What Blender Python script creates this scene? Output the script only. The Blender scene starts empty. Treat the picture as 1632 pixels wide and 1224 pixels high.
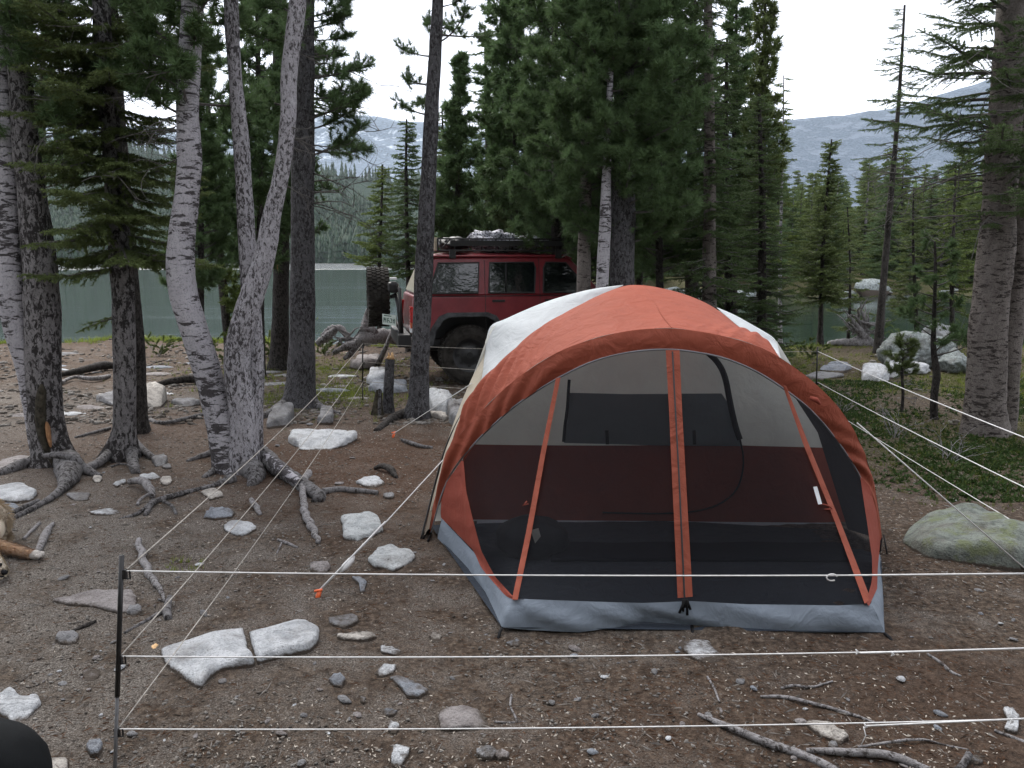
import bpy, bmesh, math, random
import numpy as np
from mathutils import Vector, Matrix, noise
from mathutils.bvhtree import BVHTree

R = math.radians
scene = bpy.context.scene
COL = scene.collection

# ------------------------------------------------------------------ camera
CAM_H = 1.95
PITCH = R(8.75)
FPX = 1300.0
cam_d = bpy.data.cameras.new("camera")
cam_d.sensor_width = 36.0
cam_d.lens = FPX / 1632.0 * 36.0
cam_d.clip_start = 0.05
cam_d.clip_end = 9000.0
cam = bpy.data.objects.new("camera", cam_d)
COL.objects.link(cam)
cam.location = (0, 0, CAM_H)
cam.rotation_euler = (math.pi / 2 - PITCH, 0, 0)
scene.camera = cam

# ------------------------------------------------------------------ sky, sun, exposure
SUN_EL, SUN_AZ = R(48), R(-30)          # soft light from the bright sky ahead of the camera
world = bpy.data.worlds.new("World")
scene.world = world
world.use_nodes = True
wn = world.node_tree
for n in list(wn.nodes):
    wn.nodes.remove(n)
w_out = wn.nodes.new("ShaderNodeOutputWorld")
w_bg = wn.nodes.new("ShaderNodeBackground")
w_sky = wn.nodes.new("ShaderNodeTexSky")
w_sky.sky_type = 'NISHITA'
w_sky.sun_disc = False
w_sky.sun_elevation = SUN_EL
w_sky.sun_rotation = SUN_AZ
w_sky.altitude = 2500
w_sky.air_density = 1.0
w_sky.dust_density = 3.0
w_sky.ozone_density = 1.0
w_mix = wn.nodes.new("ShaderNodeMix")
w_mix.data_type = 'RGBA'
w_mix.inputs[0].default_value = 0.62      # thin bright overcast over the clear sky
w_mix.inputs[7].default_value = (9.7, 9.5, 9.6, 1)
wn.links.new(w_sky.outputs[0], w_mix.inputs[6])
wn.links.new(w_mix.outputs[2], w_bg.inputs[0])
w_bg.inputs[1].default_value = 0.108
wn.links.new(w_bg.outputs[0], w_out.inputs[0])

sun_d = bpy.data.lights.new("sun", 'SUN')
sun_d.energy = 2.3
sun_d.angle = R(42)
sun_d.color = (1.0, 0.96, 0.9)
sun = bpy.data.objects.new("sun", sun_d)
COL.objects.link(sun)
_sd = Vector((math.sin(SUN_AZ) * math.cos(SUN_EL), math.cos(SUN_AZ) * math.cos(SUN_EL), math.sin(SUN_EL)))
sun.rotation_euler = _sd.to_track_quat('Z', 'Y').to_euler()
sun.location = (0, 0, 30)

scene.view_settings.view_transform = 'Standard'
scene.view_settings.look = 'None'
scene.view_settings.exposure = 1.2
scene.view_settings.gamma = 1.0
scene.cycles.volume_bounces = 5
scene.cycles.max_bounces = 8
scene.cycles.transparent_max_bounces = 16

# ------------------------------------------------------------------ pixel / world helpers
CP, SP = math.cos(PITCH), math.sin(PITCH)

def ray(px, py):
    xc, yc = (px - 816) / FPX, (py - 612) / FPX
    return Vector((xc, CP - yc * SP, -(SP + yc * CP)))

def P(px, py, Y):
    """point at world depth Y seen at photo pixel (px, py)"""
    d = ray(px, py)
    t = Y / d.y
    return Vector((d.x * t, Y, CAM_H + d.z * t))

def G(px, py, z=0.0):
    d = ray(px, py)
    t = (z - CAM_H) / d.z
    return Vector((d.x * t, d.y * t, z))

def plane_hit(px, py, a, b, c, k):
    """a*x + b*y + c*z = k"""
    d = ray(px, py)
    t = (k - c * CAM_H) / (a * d.x + b * d.y + c * d.z)
    return Vector((d.x * t, d.y * t, CAM_H + d.z * t))

def mpp(Y):
    return Y / FPX      # metres per photo pixel at depth Y

def sstep(a, b, v):
    t = min(1.0, max(0.0, (v - a) / (b - a)))
    return t * t * (3 - 2 * t)

def shore_y(x):
    s = 20.6 + 0.5 * math.sin(x * 0.7 + 1) + 0.35 * math.sin(x * 1.9)
    s -= 1.2 * sstep(3.5, 8, x)
    return s

def zt(x, y):
    """height of the ground near the camp"""
    n = noise.noise(Vector((x * 0.55, y * 0.55, 3.1))) * 0.035 + noise.noise(Vector((x * 1.7, y * 1.7, 7.7))) * 0.018
    n += noise.noise(Vector((x * 5, y * 5, 1.7))) * 0.008
    near = 1.0 if y < 12 else 1.0 + 1.6 * sstep(12, 17, y)
    z = n * near
    z -= 0.95 * sstep(shore_y(x) - 1.4, shore_y(x) + 1.2, y)
    return z

# ------------------------------------------------------------------ object helpers
def link(o, parent=None):
    COL.objects.link(o)
    if parent is not None:
        o.parent = parent
    return o

def tag(o, label=None, cat=None, group=None, kind=None):
    if label: o["label"] = label
    if cat: o["category"] = cat
    if group: o["group"] = group
    if kind: o["kind"] = kind
    return o

def empty(name, loc, label=None, cat=None, group=None):
    o = bpy.data.objects.new(name, None)
    o.location = loc
    o.empty_display_size = 0.1
    link(o)
    return tag(o, label, cat, group)

class MB:
    """collects geometry in world space, then links it as one mesh object"""
    def __init__(self):
        self.v, self.f, self.m = [], [], []
    def add(self, verts, faces, mi=0):
        b = len(self.v)
        self.v.extend([tuple(v) for v in verts])
        for f in faces:
            self.f.append(tuple(i + b for i in f))
            self.m.append(mi)
        return b
    def tube(self, pts, rad, n=8, mi=0, caps=True, lump=0.0, seed=0.0, flat=None):
        pts = [Vector(p) for p in pts]
        if not isinstance(rad, (list, tuple)):
            rad = [rad] * len(pts)
        verts, faces = [], []
        up = Vector((0, 0, 1))
        t0 = (pts[1] - pts[0]).normalized()
        ax = t0.cross(up)
        if ax.length < 0.05:
            ax = Vector((1, 0, 0))
        ax.normalize()
        for i, p in enumerate(pts):
            if i == 0: t = pts[1] - pts[0]
            elif i == len(pts) - 1: t = pts[-1] - pts[-2]
            else: t = pts[i + 1] - pts[i - 1]
            t.normalize()
            ax = (ax - t * ax.dot(t))
            if ax.length < 1e-4: ax = t.orthogonal()
            ax.normalize()
            ay = t.cross(ax)
            for k in range(n):
                a = 2 * math.pi * k / n
                d = ax * math.cos(a) + ay * math.sin(a)
                r = rad[i]
                if lump:
                    q = p + d * r
                    r *= 1 + lump * noise.noise(q * (0.5 / max(rad[i], 0.01)) + Vector((seed, 0, 0)))
                verts.append(p + d * r)
        for i in range(len(pts) - 1):
            for k in range(n):
                a, b = i * n + k, i * n + (k + 1) % n
                faces.append((a, b, b + n, a + n))
        if caps:
            faces.append(tuple(range(n - 1, -1, -1)))
            faces.append(tuple(range((len(pts) - 1) * n, len(pts) * n)))
        self.add(verts, faces, mi)
    def box(self, c, s, rot=None, mi=0):
        c = Vector(c)
        vs = []
        for x in (-.5, .5):
            for y in (-.5, .5):
                for z in (-.5, .5):
                    q = Vector((x * s[0], y * s[1], z * s[2]))
                    if rot is not None: q = rot @ q
                    vs.append(c + q)
        self.add(vs, [(0, 1, 3, 2), (4, 6, 7, 5), (0, 4, 5, 1), (2, 3, 7, 6), (0, 2, 6, 4), (1, 5, 7, 3)], mi)
    def grid(self, rows, mi=0, flip=False):
        n = len(rows[0])
        vs = [p for r in rows for p in r]
        fs = []
        for i in range(len(rows) - 1):
            for k in range(n - 1):
                a = i * n + k
                q = (a, a + 1, a + n + 1, a + n)
                fs.append(q[::-1] if flip else q)
        self.add(vs, fs, mi)
    def build(self, name, mats, parent=None, smooth=True, merge=False, origin=None, bevel=None):
        me = bpy.data.meshes.new(name)
        off = Vector(origin) if origin is not None else (parent.matrix_world_loc if False else Vector((0, 0, 0)))
        base = Vector((0, 0, 0))
        q = parent
        while q is not None:
            base += q.location
            q = q.parent
        loc = Vector(origin) - base if origin is not None else Vector((0, 0, 0))
        sh = base + loc
        me.from_pydata([(v[0] - sh.x, v[1] - sh.y, v[2] - sh.z) for v in self.v], [], self.f)
        if not isinstance(mats, (list, tuple)): mats = [mats]
        for m in mats: me.materials.append(m)
        if len(mats) > 1:
            me.polygons.foreach_set("material_index", self.m)
        if smooth:
            me.polygons.foreach_set("use_smooth", [True] * len(me.polygons))
        if merge:
            bm = bmesh.new(); bm.from_mesh(me)
            bmesh.ops.remove_doubles(bm, verts=bm.verts, dist=1e-5)
            bmesh.ops.recalc_face_normals(bm, faces=bm.faces)
            bm.to_mesh(me); bm.free()
        me.update()
        o = bpy.data.objects.new(name, me)
        o.location = loc
        link(o, parent)
        if bevel:
            b = o.modifiers.new("bevel", 'BEVEL'); b.width = bevel; b.segments = 2; b.limit_method = 'ANGLE'
        return o

def np_mesh(name, V, F, mats, mi=None, parent=None, origin=None, smooth=False):
    """V (n,3) F (m,3) numpy -> object"""
    base = Vector((0, 0, 0)); q = parent
    while q is not None:
        base += q.location; q = q.parent
    loc = Vector(origin) - base if origin is not None else Vector((0, 0, 0))
    sh = np.array(base + loc)
    me = bpy.data.meshes.new(name)
    V = (np.asarray(V, dtype=np.float32) - sh.astype(np.float32))
    F = np.asarray(F, dtype=np.int32)
    me.vertices.add(len(V)); me.vertices.foreach_set("co", V.ravel())
    k = F.shape[1]
    me.loops.add(F.size); me.loops.foreach_set("vertex_index", F.ravel())
    me.polygons.add(len(F))
    me.polygons.foreach_set("loop_start", np.arange(0, F.size, k, dtype=np.int32))
    me.polygons.foreach_set("loop_total", np.full(len(F), k, dtype=np.int32))
    if not isinstance(mats, (list, tuple)): mats = [mats]
    for m in mats: me.materials.append(m)
    if mi is not None:
        me.polygons.foreach_set("material_index", np.asarray(mi, dtype=np.int32))
    if smooth:
        me.polygons.foreach_set("use_smooth", np.ones(len(F), dtype=bool))
    me.update(calc_edges=True)
    o = bpy.data.objects.new(name, me)
    o.location = loc
    return link(o, parent)

def resample(pts, n):
    pts = [Vector(p) for p in pts]
    d = [0.0]
    for a, b in zip(pts, pts[1:]): d.append(d[-1] + (b - a).length)
    out = []
    j = 0
    for i in range(n):
        s = d[-1] * i / (n - 1)
        while j < len(pts) - 2 and d[j + 1] < s: j += 1
        seg = max(d[j + 1] - d[j], 1e-9)
        out.append(pts[j].lerp(pts[j + 1], min(1, max(0, (s - d[j]) / seg))))
    return out

def smooth_line(pts, it=2):
    """Chaikin smoothing, end points kept"""
    pts = [Vector(p) for p in pts]
    for _ in range(it):
        o = [pts[0]]
        for a, b in zip(pts, pts[1:]):
            o.append(a.lerp(b, .25)); o.append(a.lerp(b, .75))
        o.append(pts[-1]); pts = o
    return pts

# ------------------------------------------------------------------ materials
MATS = {}
def new_mat(name):
    m = bpy.data.materials.new(name); m.use_nodes = True
    nt = m.node_tree
    for n in list(nt.nodes): nt.nodes.remove(n)
    out = nt.nodes.new("ShaderNodeOutputMaterial")
    bs = nt.nodes.new("ShaderNodeBsdfPrincipled")
    nt.links.new(bs.outputs[0], out.inputs[0])
    MATS[name] = m
    return m, nt, bs, out

def N(nt, t, **kw):
    n = nt.nodes.new(t)
    for k, v in kw.items():
        if k.startswith("i"):
            n.inputs[int(k[1:])].default_value = v
        else:
            setattr(n, k, v)
    return n

def coords(nt, scale=(1, 1, 1), obj=False, rot=(0, 0, 0)):
    mp = N(nt, "ShaderNodeMapping")
    mp.inputs[3].default_value = scale
    mp.inputs[2].default_value = rot
    if obj:
        tc = N(nt, "ShaderNodeTexCoord")
        nt.links.new(tc.outputs[3], mp.inputs[0])
    else:
        g = N(nt, "ShaderNodeNewGeometry")
        nt.links.new(g.outputs[0], mp.inputs[0])
    return mp.outputs[0]

def nz(nt, vec, scale, detail=4, rough=0.55, dist=0.0):
    n = N(nt, "ShaderNodeTexNoise")
    n.inputs["Scale"].default_value = scale
    n.inputs["Detail"].default_value = detail
    n.inputs["Roughness"].default_value = rough
    n.inputs["Distortion"].default_value = dist
    nt.links.new(vec, n.inputs["Vector"])
    return n.outputs["Fac"]

def ramp(nt, fac, stops, interp='LINEAR'):
    r = N(nt, "ShaderNodeValToRGB")
    cr = r.color_ramp; cr.interpolation = interp
    while len(cr.elements) < len(stops): cr.elements.new(0.5)
    for e, (p, c) in zip(cr.elements, stops):
        e.position = p
        e.color = (c[0], c[1], c[2], 1) if isinstance(c, (tuple, list)) else (c, c, c, 1)
    nt.links.new(fac, r.inputs[0])
    return r.outputs[0]

def mixc(nt, fac, a, b, mode='MIX'):
    m = N(nt, "ShaderNodeMix", data_type='RGBA', blend_type=mode)
    for sock, v in ((m.inputs[0], fac), (m.inputs[6], a), (m.inputs[7], b)):
        if hasattr(v, "links") or isinstance(v, bpy.types.NodeSocket):
            nt.links.new(v, sock)
        else:
            sock.default_value = v if not isinstance(v, (tuple, list)) else (v[0], v[1], v[2], 1)
    return m.outputs[2]

def bump(nt, bs, h, strength=0.5, dist=0.02):
    b = N(nt, "ShaderNodeBump")
    b.inputs["Strength"].default_value = strength
    b.inputs["Distance"].default_value = dist
    nt.links.new(h, b.inputs["Height"])
    nt.links.new(b.outputs[0], bs.inputs["Normal"])
    return b

def simple(name, col, rough=0.6, metal=0.0, var=0.15, vs=8.0, bmp=0.0, bs_scale=60, spec=None):
    m, nt, bs, out = new_mat(name)
    v = coords(nt)
    f = nz(nt, v, vs, 5, .6)
    lo = tuple(c * (1 - var) for c in col); hi = tuple(min(1, c * (1 + var)) for c in col)
    nt.links.new(ramp(nt, f, [(.3, lo), (.7, hi)]), bs.inputs["Base Color"])
    bs.inputs["Roughness"].default_value = rough
    bs.inputs["Metallic"].default_value = metal
    bs.inputs["Specular IOR Level"].default_value = spec if spec is not None else (.12 if rough > .55 else .5)
    if bmp: bump(nt, bs, nz(nt, v, bs_scale, 4, .6), bmp, 0.01)
    return m

def bark(name, base, dark, light, scale=1.0, patch=(.42, .52), vert=0.35, horiz=False, flake=0.5, rough=.9, foot=0.0):
    m, nt, bs, out = new_mat(name)
    v1 = coords(nt, (1, 1, vert))
    v2 = coords(nt, (1, 1, 3.5)) if horiz else coords(nt, (1, 1, 0.5))
    f1 = nz(nt, v1, 14 * scale, 6, .65, .4)
    f2 = nz(nt, v2, (9 if horiz else 22) * scale, 5, .7, .6)
    f3 = nz(nt, coords(nt), 1.7, 3, .5)
    f4 = nz(nt, coords(nt, (1, 1, .8)), 70 * scale, 3, .7)
    c = ramp(nt, f1, [(.3, base), (.7, light)])
    # patch threshold drifts slowly along the trunk
    add = N(nt, "ShaderNodeMath", operation='MULTIPLY_ADD', i1=0.3, i2=0.0)
    nt.links.new(f3, add.inputs[0]); 
    s = N(nt, "ShaderNodeMath", operation='ADD'); nt.links.new(add.outputs[0], s.inputs[0]); nt.links.new(f2, s.inputs[1])
    sc = N(nt, "ShaderNodeMath", operation='MULTIPLY', i1=0.769); nt.links.new(s.outputs[0], sc.inputs[0])
    src = sc.outputs[0]
    if foot:      # old thick dark scaly bark low on the trunk
        gg = N(nt, "ShaderNodeNewGeometry"); sx = N(nt, "ShaderNodeSeparateXYZ"); nt.links.new(gg.outputs[0], sx.inputs[0])
        mr = N(nt, "ShaderNodeMapRange"); mr.inputs[1].default_value = .42; mr.inputs[2].default_value = .0; mr.inputs[3].default_value = 0; mr.inputs[4].default_value = -foot
        nt.links.new(sx.outputs[2], mr.inputs[0])
        a2 = N(nt, "ShaderNodeMath", operation='ADD'); nt.links.new(mr.outputs[0], a2.inputs[0]); nt.links.new(src, a2.inputs[1]); src = a2.outputs[0]
    pm = ramp(nt, src, [(patch[0], 1.0), (patch[1], 0.0)])
    c = mixc(nt, pm, c, dark)
    sp = ramp(nt, f4, [(.36, .0), (.5, 1.0), (.62, 1.0)])
    c = mixc(nt, 0.35, c, mixc(nt, 1.0, c, sp, 'MULTIPLY'))
    lich = ramp(nt, nz(nt, coords(nt), 30 * scale, 3, .6), [(.62, 0.0), (.7, 1.0)])
    c = mixc(nt, mixc(nt, 1.0, lich, (.55 * flake,) * 3, 'MULTIPLY'), c, (.36, .37, .38))
    nt.links.new(c, bs.inputs["Base Color"])
    bs.inputs["Roughness"].default_value = rough
    bs.inputs["Specular IOR Level"].default_value = 0.2
    h = mixc(nt, .5, f2, f4)
    bump(nt, bs, h, .8, .02)
    return m

M_pale = bark("pale_bark", (.32, .31, .335), (.06, .055, .058), (.43, .42, .45), .8, (.45, .485), .5, True, .2, foot=.09)
M_pale2 = bark("blotched_pale_bark", (.27, .26, .28), (.06, .055, .058), (.44, .43, .46), 1.9, (.45, .52), .5, False, .3, foot=.06)
M_mid = bark("mottled_bark", (.13, .122, .125), (.03, .027, .027), (.27, .26, .265), 1.3, (.46, .52), .4, False, .6, foot=.05)
M_grey = bark("grey_bark", (.065, .063, .068), (.025, .023, .024), (.13, .128, .135), 1.6, (.44, .53), .35, False, .7)
M_dark = bark("dark_bark", (.035, .031, .029), (.014, .012, .011), (.075, .068, .063), 1.6, (.44, .53), .35, False, .35)
M_warm = bark("warm_pale_bark", (.12, .104, .096), (.04, .033, .03), (.21, .188, .176), 1.0, (.43, .475), .5, True, .35)
M_wood = bark("weathered_wood", (.19, .18, .178), (.06, .052, .048), (.34, .33, .34), 1.8, (.42, .5), .25, False, .2)
M_rootb = bark("root_bark", (.11, .104, .105), (.035, .031, .03), (.21, .205, .21), 1.5, (.44, .52), .5, False, .45)
M_scar = simple("bare_orange_wood", (.32, .17, .085), .8, var=.5, vs=25, bmp=.5)
M_cut = simple("fresh_cut_wood", (.55, .36, .19), .7, var=.3, vs=40)
M_hollow = simple("dark_hollow_wood", (.045, .040, .030), .95, var=.75, vs=18, bmp=.8)
M_twig = simple("dead_twig_grey", (.10, .095, .09), .9, var=.4, vs=20)

def needles(name, col, hue=0.0):
    m, nt, bs, out = new_mat(name)
    f = nz(nt, coords(nt), 3.2, 4, .65)
    f2 = nz(nt, coords(nt), 45, 2, .5)
    c1 = tuple(c * .35 for c in col); c2 = tuple(c * 1.7 for c in col)
    c = mixc(nt, f2, ramp(nt, f, [(.32, c1), (.7, c2)]), tuple(c * (1.35 if i < 2 else .8) for i, c in enumerate(col)))
    nt.links.new(c, bs.inputs["Base Color"])
    bs.inputs["Roughness"].default_value = .6
    bs.inputs["Specular IOR Level"].default_value = .12
    tr = N(nt, "ShaderNodeBsdfTranslucent")
    nt.links.new(c, tr.inputs[0])
    mx = N(nt, "ShaderNodeMixShader", i0=.25)
    nt.links.new(bs.outputs[0], mx.inputs[1]); nt.links.new(tr.outputs[0], mx.inputs[2])
    nt.links.new(mx.outputs[0], out.inputs[0])
    return m
M_pine = needles("pine_needles", (.088, .138, .078))
M_spruce = needles("spruce_needles", (.098, .128, .062))
M_spruce_l = needles("yellow_green_spruce_needles", (.10, .135, .05))  # slightly yellower green than the plain spruce needles
M_spruce_d = needles("deep_spruce_needles", (.078, .115, .062))

def fabric(name, col, trans=.3, rough=.75, wr=.3, wscale=6, alpha=None, stains=0.0, sheen=0):
    m, nt, bs, out = new_mat(name)
    v = coords(nt)
    f = nz(nt, v, 5, 4, .6)
    c = ramp(nt, f, [(.3, tuple(x * .93 for x in col)), (.7, tuple(min(1, x * 1.05) for x in col))])
    if stains:
        st = ramp(nt, nz(nt, v, 9, 6, .7), [(.56, 0.0), (.72, stains)])
        c = mixc(nt, st, c, tuple(x * .45 for x in col))
    nt.links.new(c, bs.inputs["Base Color"])
    bs.inputs["Roughness"].default_value = rough
    bs.inputs["Specular IOR Level"].default_value = .0 if alpha is not None else .15
    h1 = nz(nt, coords(nt, (1, 1, 1)), wscale, 5, .55, .8)
    bump(nt, bs, h1, wr, .05)
    last = bs.outputs[0]
    if trans:
        tr = N(nt, "ShaderNodeBsdfTranslucent"); nt.links.new(c, tr.inputs[0])
        mx = N(nt, "ShaderNodeMixShader", i0=trans)
        nt.links.new(last, mx.inputs[1]); nt.links.new(tr.outputs[0], mx.inputs[2]); last = mx.outputs[0]
    if alpha is not None:
        tp = N(nt, "ShaderNodeBsdfTransparent")
        mx = N(nt, "ShaderNodeMixShader", i0=alpha)
        nt.links.new(tp.outputs[0], mx.inputs[1]); nt.links.new(last, mx.inputs[2]); last = mx.outputs[0]
    nt.links.new(last, out.inputs[0])
    return m

def granite(name, base, light, spots=.5, lichen=None, spot_col=(.03, .03, .032), soil_line=True):
    m, nt, bs, out = new_mat(name)
    v = coords(nt)
    f = nz(nt, v, 9, 9, .72, .5)
    c = ramp(nt, f, [(.36, base), (.56, light)])
    st = ramp(nt, nz(nt, coords(nt, (1.2, 5, 4), rot=(0, 0, .5)), 6, 6, .7, .6), [(.34, .5), (.42, 0.0)])
    c = mixc(nt, st, c, tuple(x * .55 for x in base))
    sp = ramp(nt, nz(nt, v, 95, 3, .7), [(.55, 0.0), (.63, .6)])
    c = mixc(nt, sp, c, tuple(x * .45 for x in base))
    bl = ramp(nt, nz(nt, v, 16, 4, .6, .5), [(.62, 0.0), (.68, spots)])
    c = mixc(nt, bl, c, spot_col)
    if lichen:
        lm = ramp(nt, nz(nt, v, 5.5, 6, .68, .3), [(.49, 0.0), (.60, .7)])
        c = mixc(nt, lm, c, lichen)
    dirt = ramp(nt, nz(nt, v, 5, 7, .68), [(.5, 0.0), (.7, .5)])
    c = mixc(nt, dirt, c, (.16, .135, .115))
    tcz = N(nt, "ShaderNodeTexCoord"); sz = N(nt, "ShaderNodeSeparateXYZ"); nt.links.new(tcz.outputs[3], sz.inputs[0])
    zz = N(nt, "ShaderNodeMath", operation='MULTIPLY_ADD', i1=.035); nt.links.new(nz(nt, v, 30, 4, .7), zz.inputs[0]); zi = N(nt, "ShaderNodeMath", operation='MULTIPLY', i1=-1.0); nt.links.new(sz.outputs[2], zi.inputs[0]); nt.links.new(zi.outputs[0], zz.inputs[2])
    soil = N(nt, "ShaderNodeMapRange"); soil.inputs[1].default_value = -.004; soil.inputs[2].default_value = .008; nt.links.new(zz.outputs[0], soil.inputs[0])
    if soil_line: c = mixc(nt, soil.outputs[0], c, (.085, .068, .055))
    nt.links.new(c, bs.inputs["Base Color"])
    bs.inputs["Roughness"].default_value = .85
    bs.inputs["Specular IOR Level"].default_value = .25
    bump(nt, bs, mixc(nt, .4, nz(nt, v, 22, 8, .7), nz(nt, v, 90, 3, .7)), 1.0, .05)
    return m
M_rock_white = granite("pale_granite", (.40, .42, .445), (.66, .68, .705), .15)
M_rock_speck = granite("speckled_granite", (.38, .405, .42), (.63, .66, .67), 1.0)
M_rock_cream = granite("creamy_granite", (.33, .305, .28), (.60, .565, .52), .3)
M_rock_grey = granite("grey_granite", (.14, .14, .145), (.29, .29, .30), .25)
M_rock_blue = granite("bluish_granite", (.16, .175, .20), (.31, .335, .375), .2)
M_rock_pink = granite("pinkish_granite", (.19, .168, .165), (.35, .325, .32), .3)
M_rock_moss = granite("lichened_granite", (.11, .125, .115), (.25, .28, .25), .5, (.17, .20, .085), (.035, .04, .045))
M_rock_far = granite("pale_green_boulder_granite", (.10, .115, .115), (.33, .37, .365), .8)
# ================================================================== SETTING
WATER_Z = -0.4

def make_ground():
    def axis(lo, hi, segs):
        out = []
        for a, b, st in segs:
            n = max(1, int(round((b - a) / st)))
            out += [a + (b - a) * i / n for i in range(n)]
        out.append(segs[-1][1])
        return out
    xs = axis(0, 0, [(-1500, -600, 300), (-600, -60, 60), (-60, -16, 3), (-16, -6, .35), (-6, 6, .06), (6, 16, .3), (16, 60, 3), (60, 600, 60), (600, 1500, 300)])
    ys = axis(0, 0, [(-60, -4, 8), (-4, 1.5, .5), (1.5, 9, .06), (9, 14, .1), (14, 24, .2), (24, 60, 2), (60, 600, 30), (600, 1500, 300)])
    nx, ny = len(xs), len(ys)
    V = np.zeros((nx * ny, 3), dtype=np.float32)
    moss = np.zeros(nx * ny, dtype=np.float32)
    red = np.zeros(nx * ny, dtype=np.float32)
    k = 0
    for y in ys:
        for x in xs:
            if y < 26 and abs(x) < 40:
                z = zt(x, y)
                if y < 9 and abs(x) < 6:
                    z += 0.010 * noise.noise(Vector((x * 11, y * 11, .3))) + .005 * noise.noise(Vector((x * 27, y * 27, 4.3)))
            elif y < 26:
                z = -.95 * sstep(19, 22, y)
            else:
                z = -.95 - .6 * sstep(26, 40, y)
                # far bank to the right of the bay
                r = sstep(52, 56, y + .06 * (x - 10) + 1.3 * math.sin(x * .4)) * sstep(-.02 * y, .03 * y + 2, x)
                z = z * (1 - r) + r * (.25 + min((y - 52) * .035, 25) + (noise.noise(Vector((x * .15, y * .15, 0))) * .8 if abs(x) < 300 else 0))
                if y > 600: z = min(z, -1.5) if x < 0 else z
            V[k] = (x, y, z)
            # masks where moss and where red needle litter lies
            n1 = noise.noise(Vector((x * .45, y * .45, 11.0))) + .5 * noise.noise(Vector((x * 1.3, y * 1.3, 5.0)))
            mm = sstep(2.2, 4.2, x + .25 * (y - 8)) * sstep(5.6, 8.5, y) * (.65 + .5 * n1)
            mm = max(mm, sstep(-1.6, -.5, y - shore_y(x)) * .95 if abs(x) < 60 else 0)
            mm = max(mm, .9 * math.exp(-((x + 2.7) ** 2 * .5 + (y - 11.6) ** 2 * .8)) + .7 * math.exp(-((x + 3.5) ** 2 * .3 + (y - 14.5) ** 2 * .5)))
            if y > 40: mm = .8
            moss[k] = max(0, min(1, mm))
            rr = math.exp(-((x + 1.2) ** 2 * .35 + (y - 7.6) ** 2 * .35)) * 1.2 + .85 * math.exp(-((x - 1.7) ** 2 * .5 + (y - 3.3) ** 2 * 1.6)) \
                + .8 * math.exp(-((x + 4.2) ** 2 * .25 + (y - 9.3) ** 2 * .4)) + .35 * math.exp(-((x + .5) ** 2 * .6 + (y - 3.0) ** 2 * 1.6))
            rr += .25 * sstep(11, 13, y) * (y < 26)
            red[k] = max(0, min(1, rr + .35 * n1))
            k += 1
    idx = np.arange(nx * ny).reshape(ny, nx)
    F = np.stack([idx[:-1, :-1], idx[:-1, 1:], idx[1:, 1:], idx[1:, :-1]], -1).reshape(-1, 4)
    m, nt, bs, out = new_mat("forest_floor")
    v = coords(nt)
    am = N(nt, "ShaderNodeAttribute", attribute_name="moss"); ar = N(nt, "ShaderNodeAttribute", attribute_name="litter")
    fine = nz(nt, v, 120, 4, .75)
    mid = nz(nt, v, 28, 6, .7, .3)
    big = nz(nt, v, 3, 5, .6)
    soil = ramp(nt, mid, [(.34, (.028, .022, .018)), (.5, (.095, .071, .054)), (.66, (.25, .20, .155))])
    grey = ramp(nt, fine, [(.34, (.045, .040, .036)), (.5, (.175, .155, .137)), (.66, (.50, .46, .41))])
    sxg = N(nt, "ShaderNodeSeparateXYZ"); nt.links.new(v, sxg.inputs[0])
    lf = N(nt, "ShaderNodeMapRange"); lf.inputs[1].default_value = 1.5; lf.inputs[2].default_value = -4.5; lf.inputs[3].default_value = -.14; lf.inputs[4].default_value = .16
    nt.links.new(sxg.outputs[0], lf.inputs[0])
    yf = N(nt, "ShaderNodeMapRange"); yf.inputs[1].default_value = 9.5; yf.inputs[2].default_value = 14; yf.inputs[3].default_value = 0; yf.inputs[4].default_value = -.3
    nt.links.new(sxg.outputs[1], yf.inputs[0])
    lfy = N(nt, "ShaderNodeMath", operation='ADD'); nt.links.new(lf.outputs[0], lfy.inputs[0]); nt.links.new(yf.outputs[0], lfy.inputs[1]); lf = lfy
    bg_ = N(nt, "ShaderNodeMath", operation='ADD'); nt.links.new(big, bg_.inputs[0]); nt.links.new(lf.outputs[0], bg_.inputs[1])
    c = mixc(nt, ramp(nt, bg_.outputs[0], [(.38, .1), (.62, .95)]), soil, grey)
    redc = ramp(nt, nz(nt, v, 75, 5, .75), [(.3, (.035, .018, .012)), (.5, (.095, .055, .038)), (.72, (.21, .14, .10))])
    rm = N(nt, "ShaderNodeMath", operation='MULTIPLY'); nt.links.new(ar.outputs[2], rm.inputs[0])
    nt.links.new(ramp(nt, mid, [(.35, .35), (.6, 1.0)]), rm.inputs[1])
    c = mixc(nt, rm.outputs[0], c, redc)
    vor = N(nt, "ShaderNodeTexVoronoi"); vor.inputs["Scale"].default_value = 55; nt.links.new(v, vor.inputs["Vector"])
    peb = ramp(nt, vor.outputs["Distance"], [(.16, .75), (.26, 0.0)])
    gate = ramp(nt, nz(nt, v, 9, 4, .6), [(.5, 0.0), (.6, 1.0)])
    c = mixc(nt, mixc(nt, 1.0, peb, gate, 'MULTIPLY'), c, mixc(nt, fine, (.20, .19, .18), (.46, .44, .42)))
    mossc = ramp(nt, nz(nt, v, 60, 5, .7), [(.3, (.018, .022, .008)), (.5, (.06, .075, .02)), (.72, (.17, .19, .055))])
    ms = N(nt, "ShaderNodeMath", operation='ADD', use_clamp=True); nt.links.new(am.outputs[2], ms.inputs[0])
    n2 = N(nt, "ShaderNodeMath", operation='MULTIPLY_ADD', i1=1.6, i2=-.95); nt.links.new(nz(nt, v, 6, 6, .7), n2.inputs[0])
    nt.links.new(n2.outputs[0], ms.inputs[1])
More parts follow.
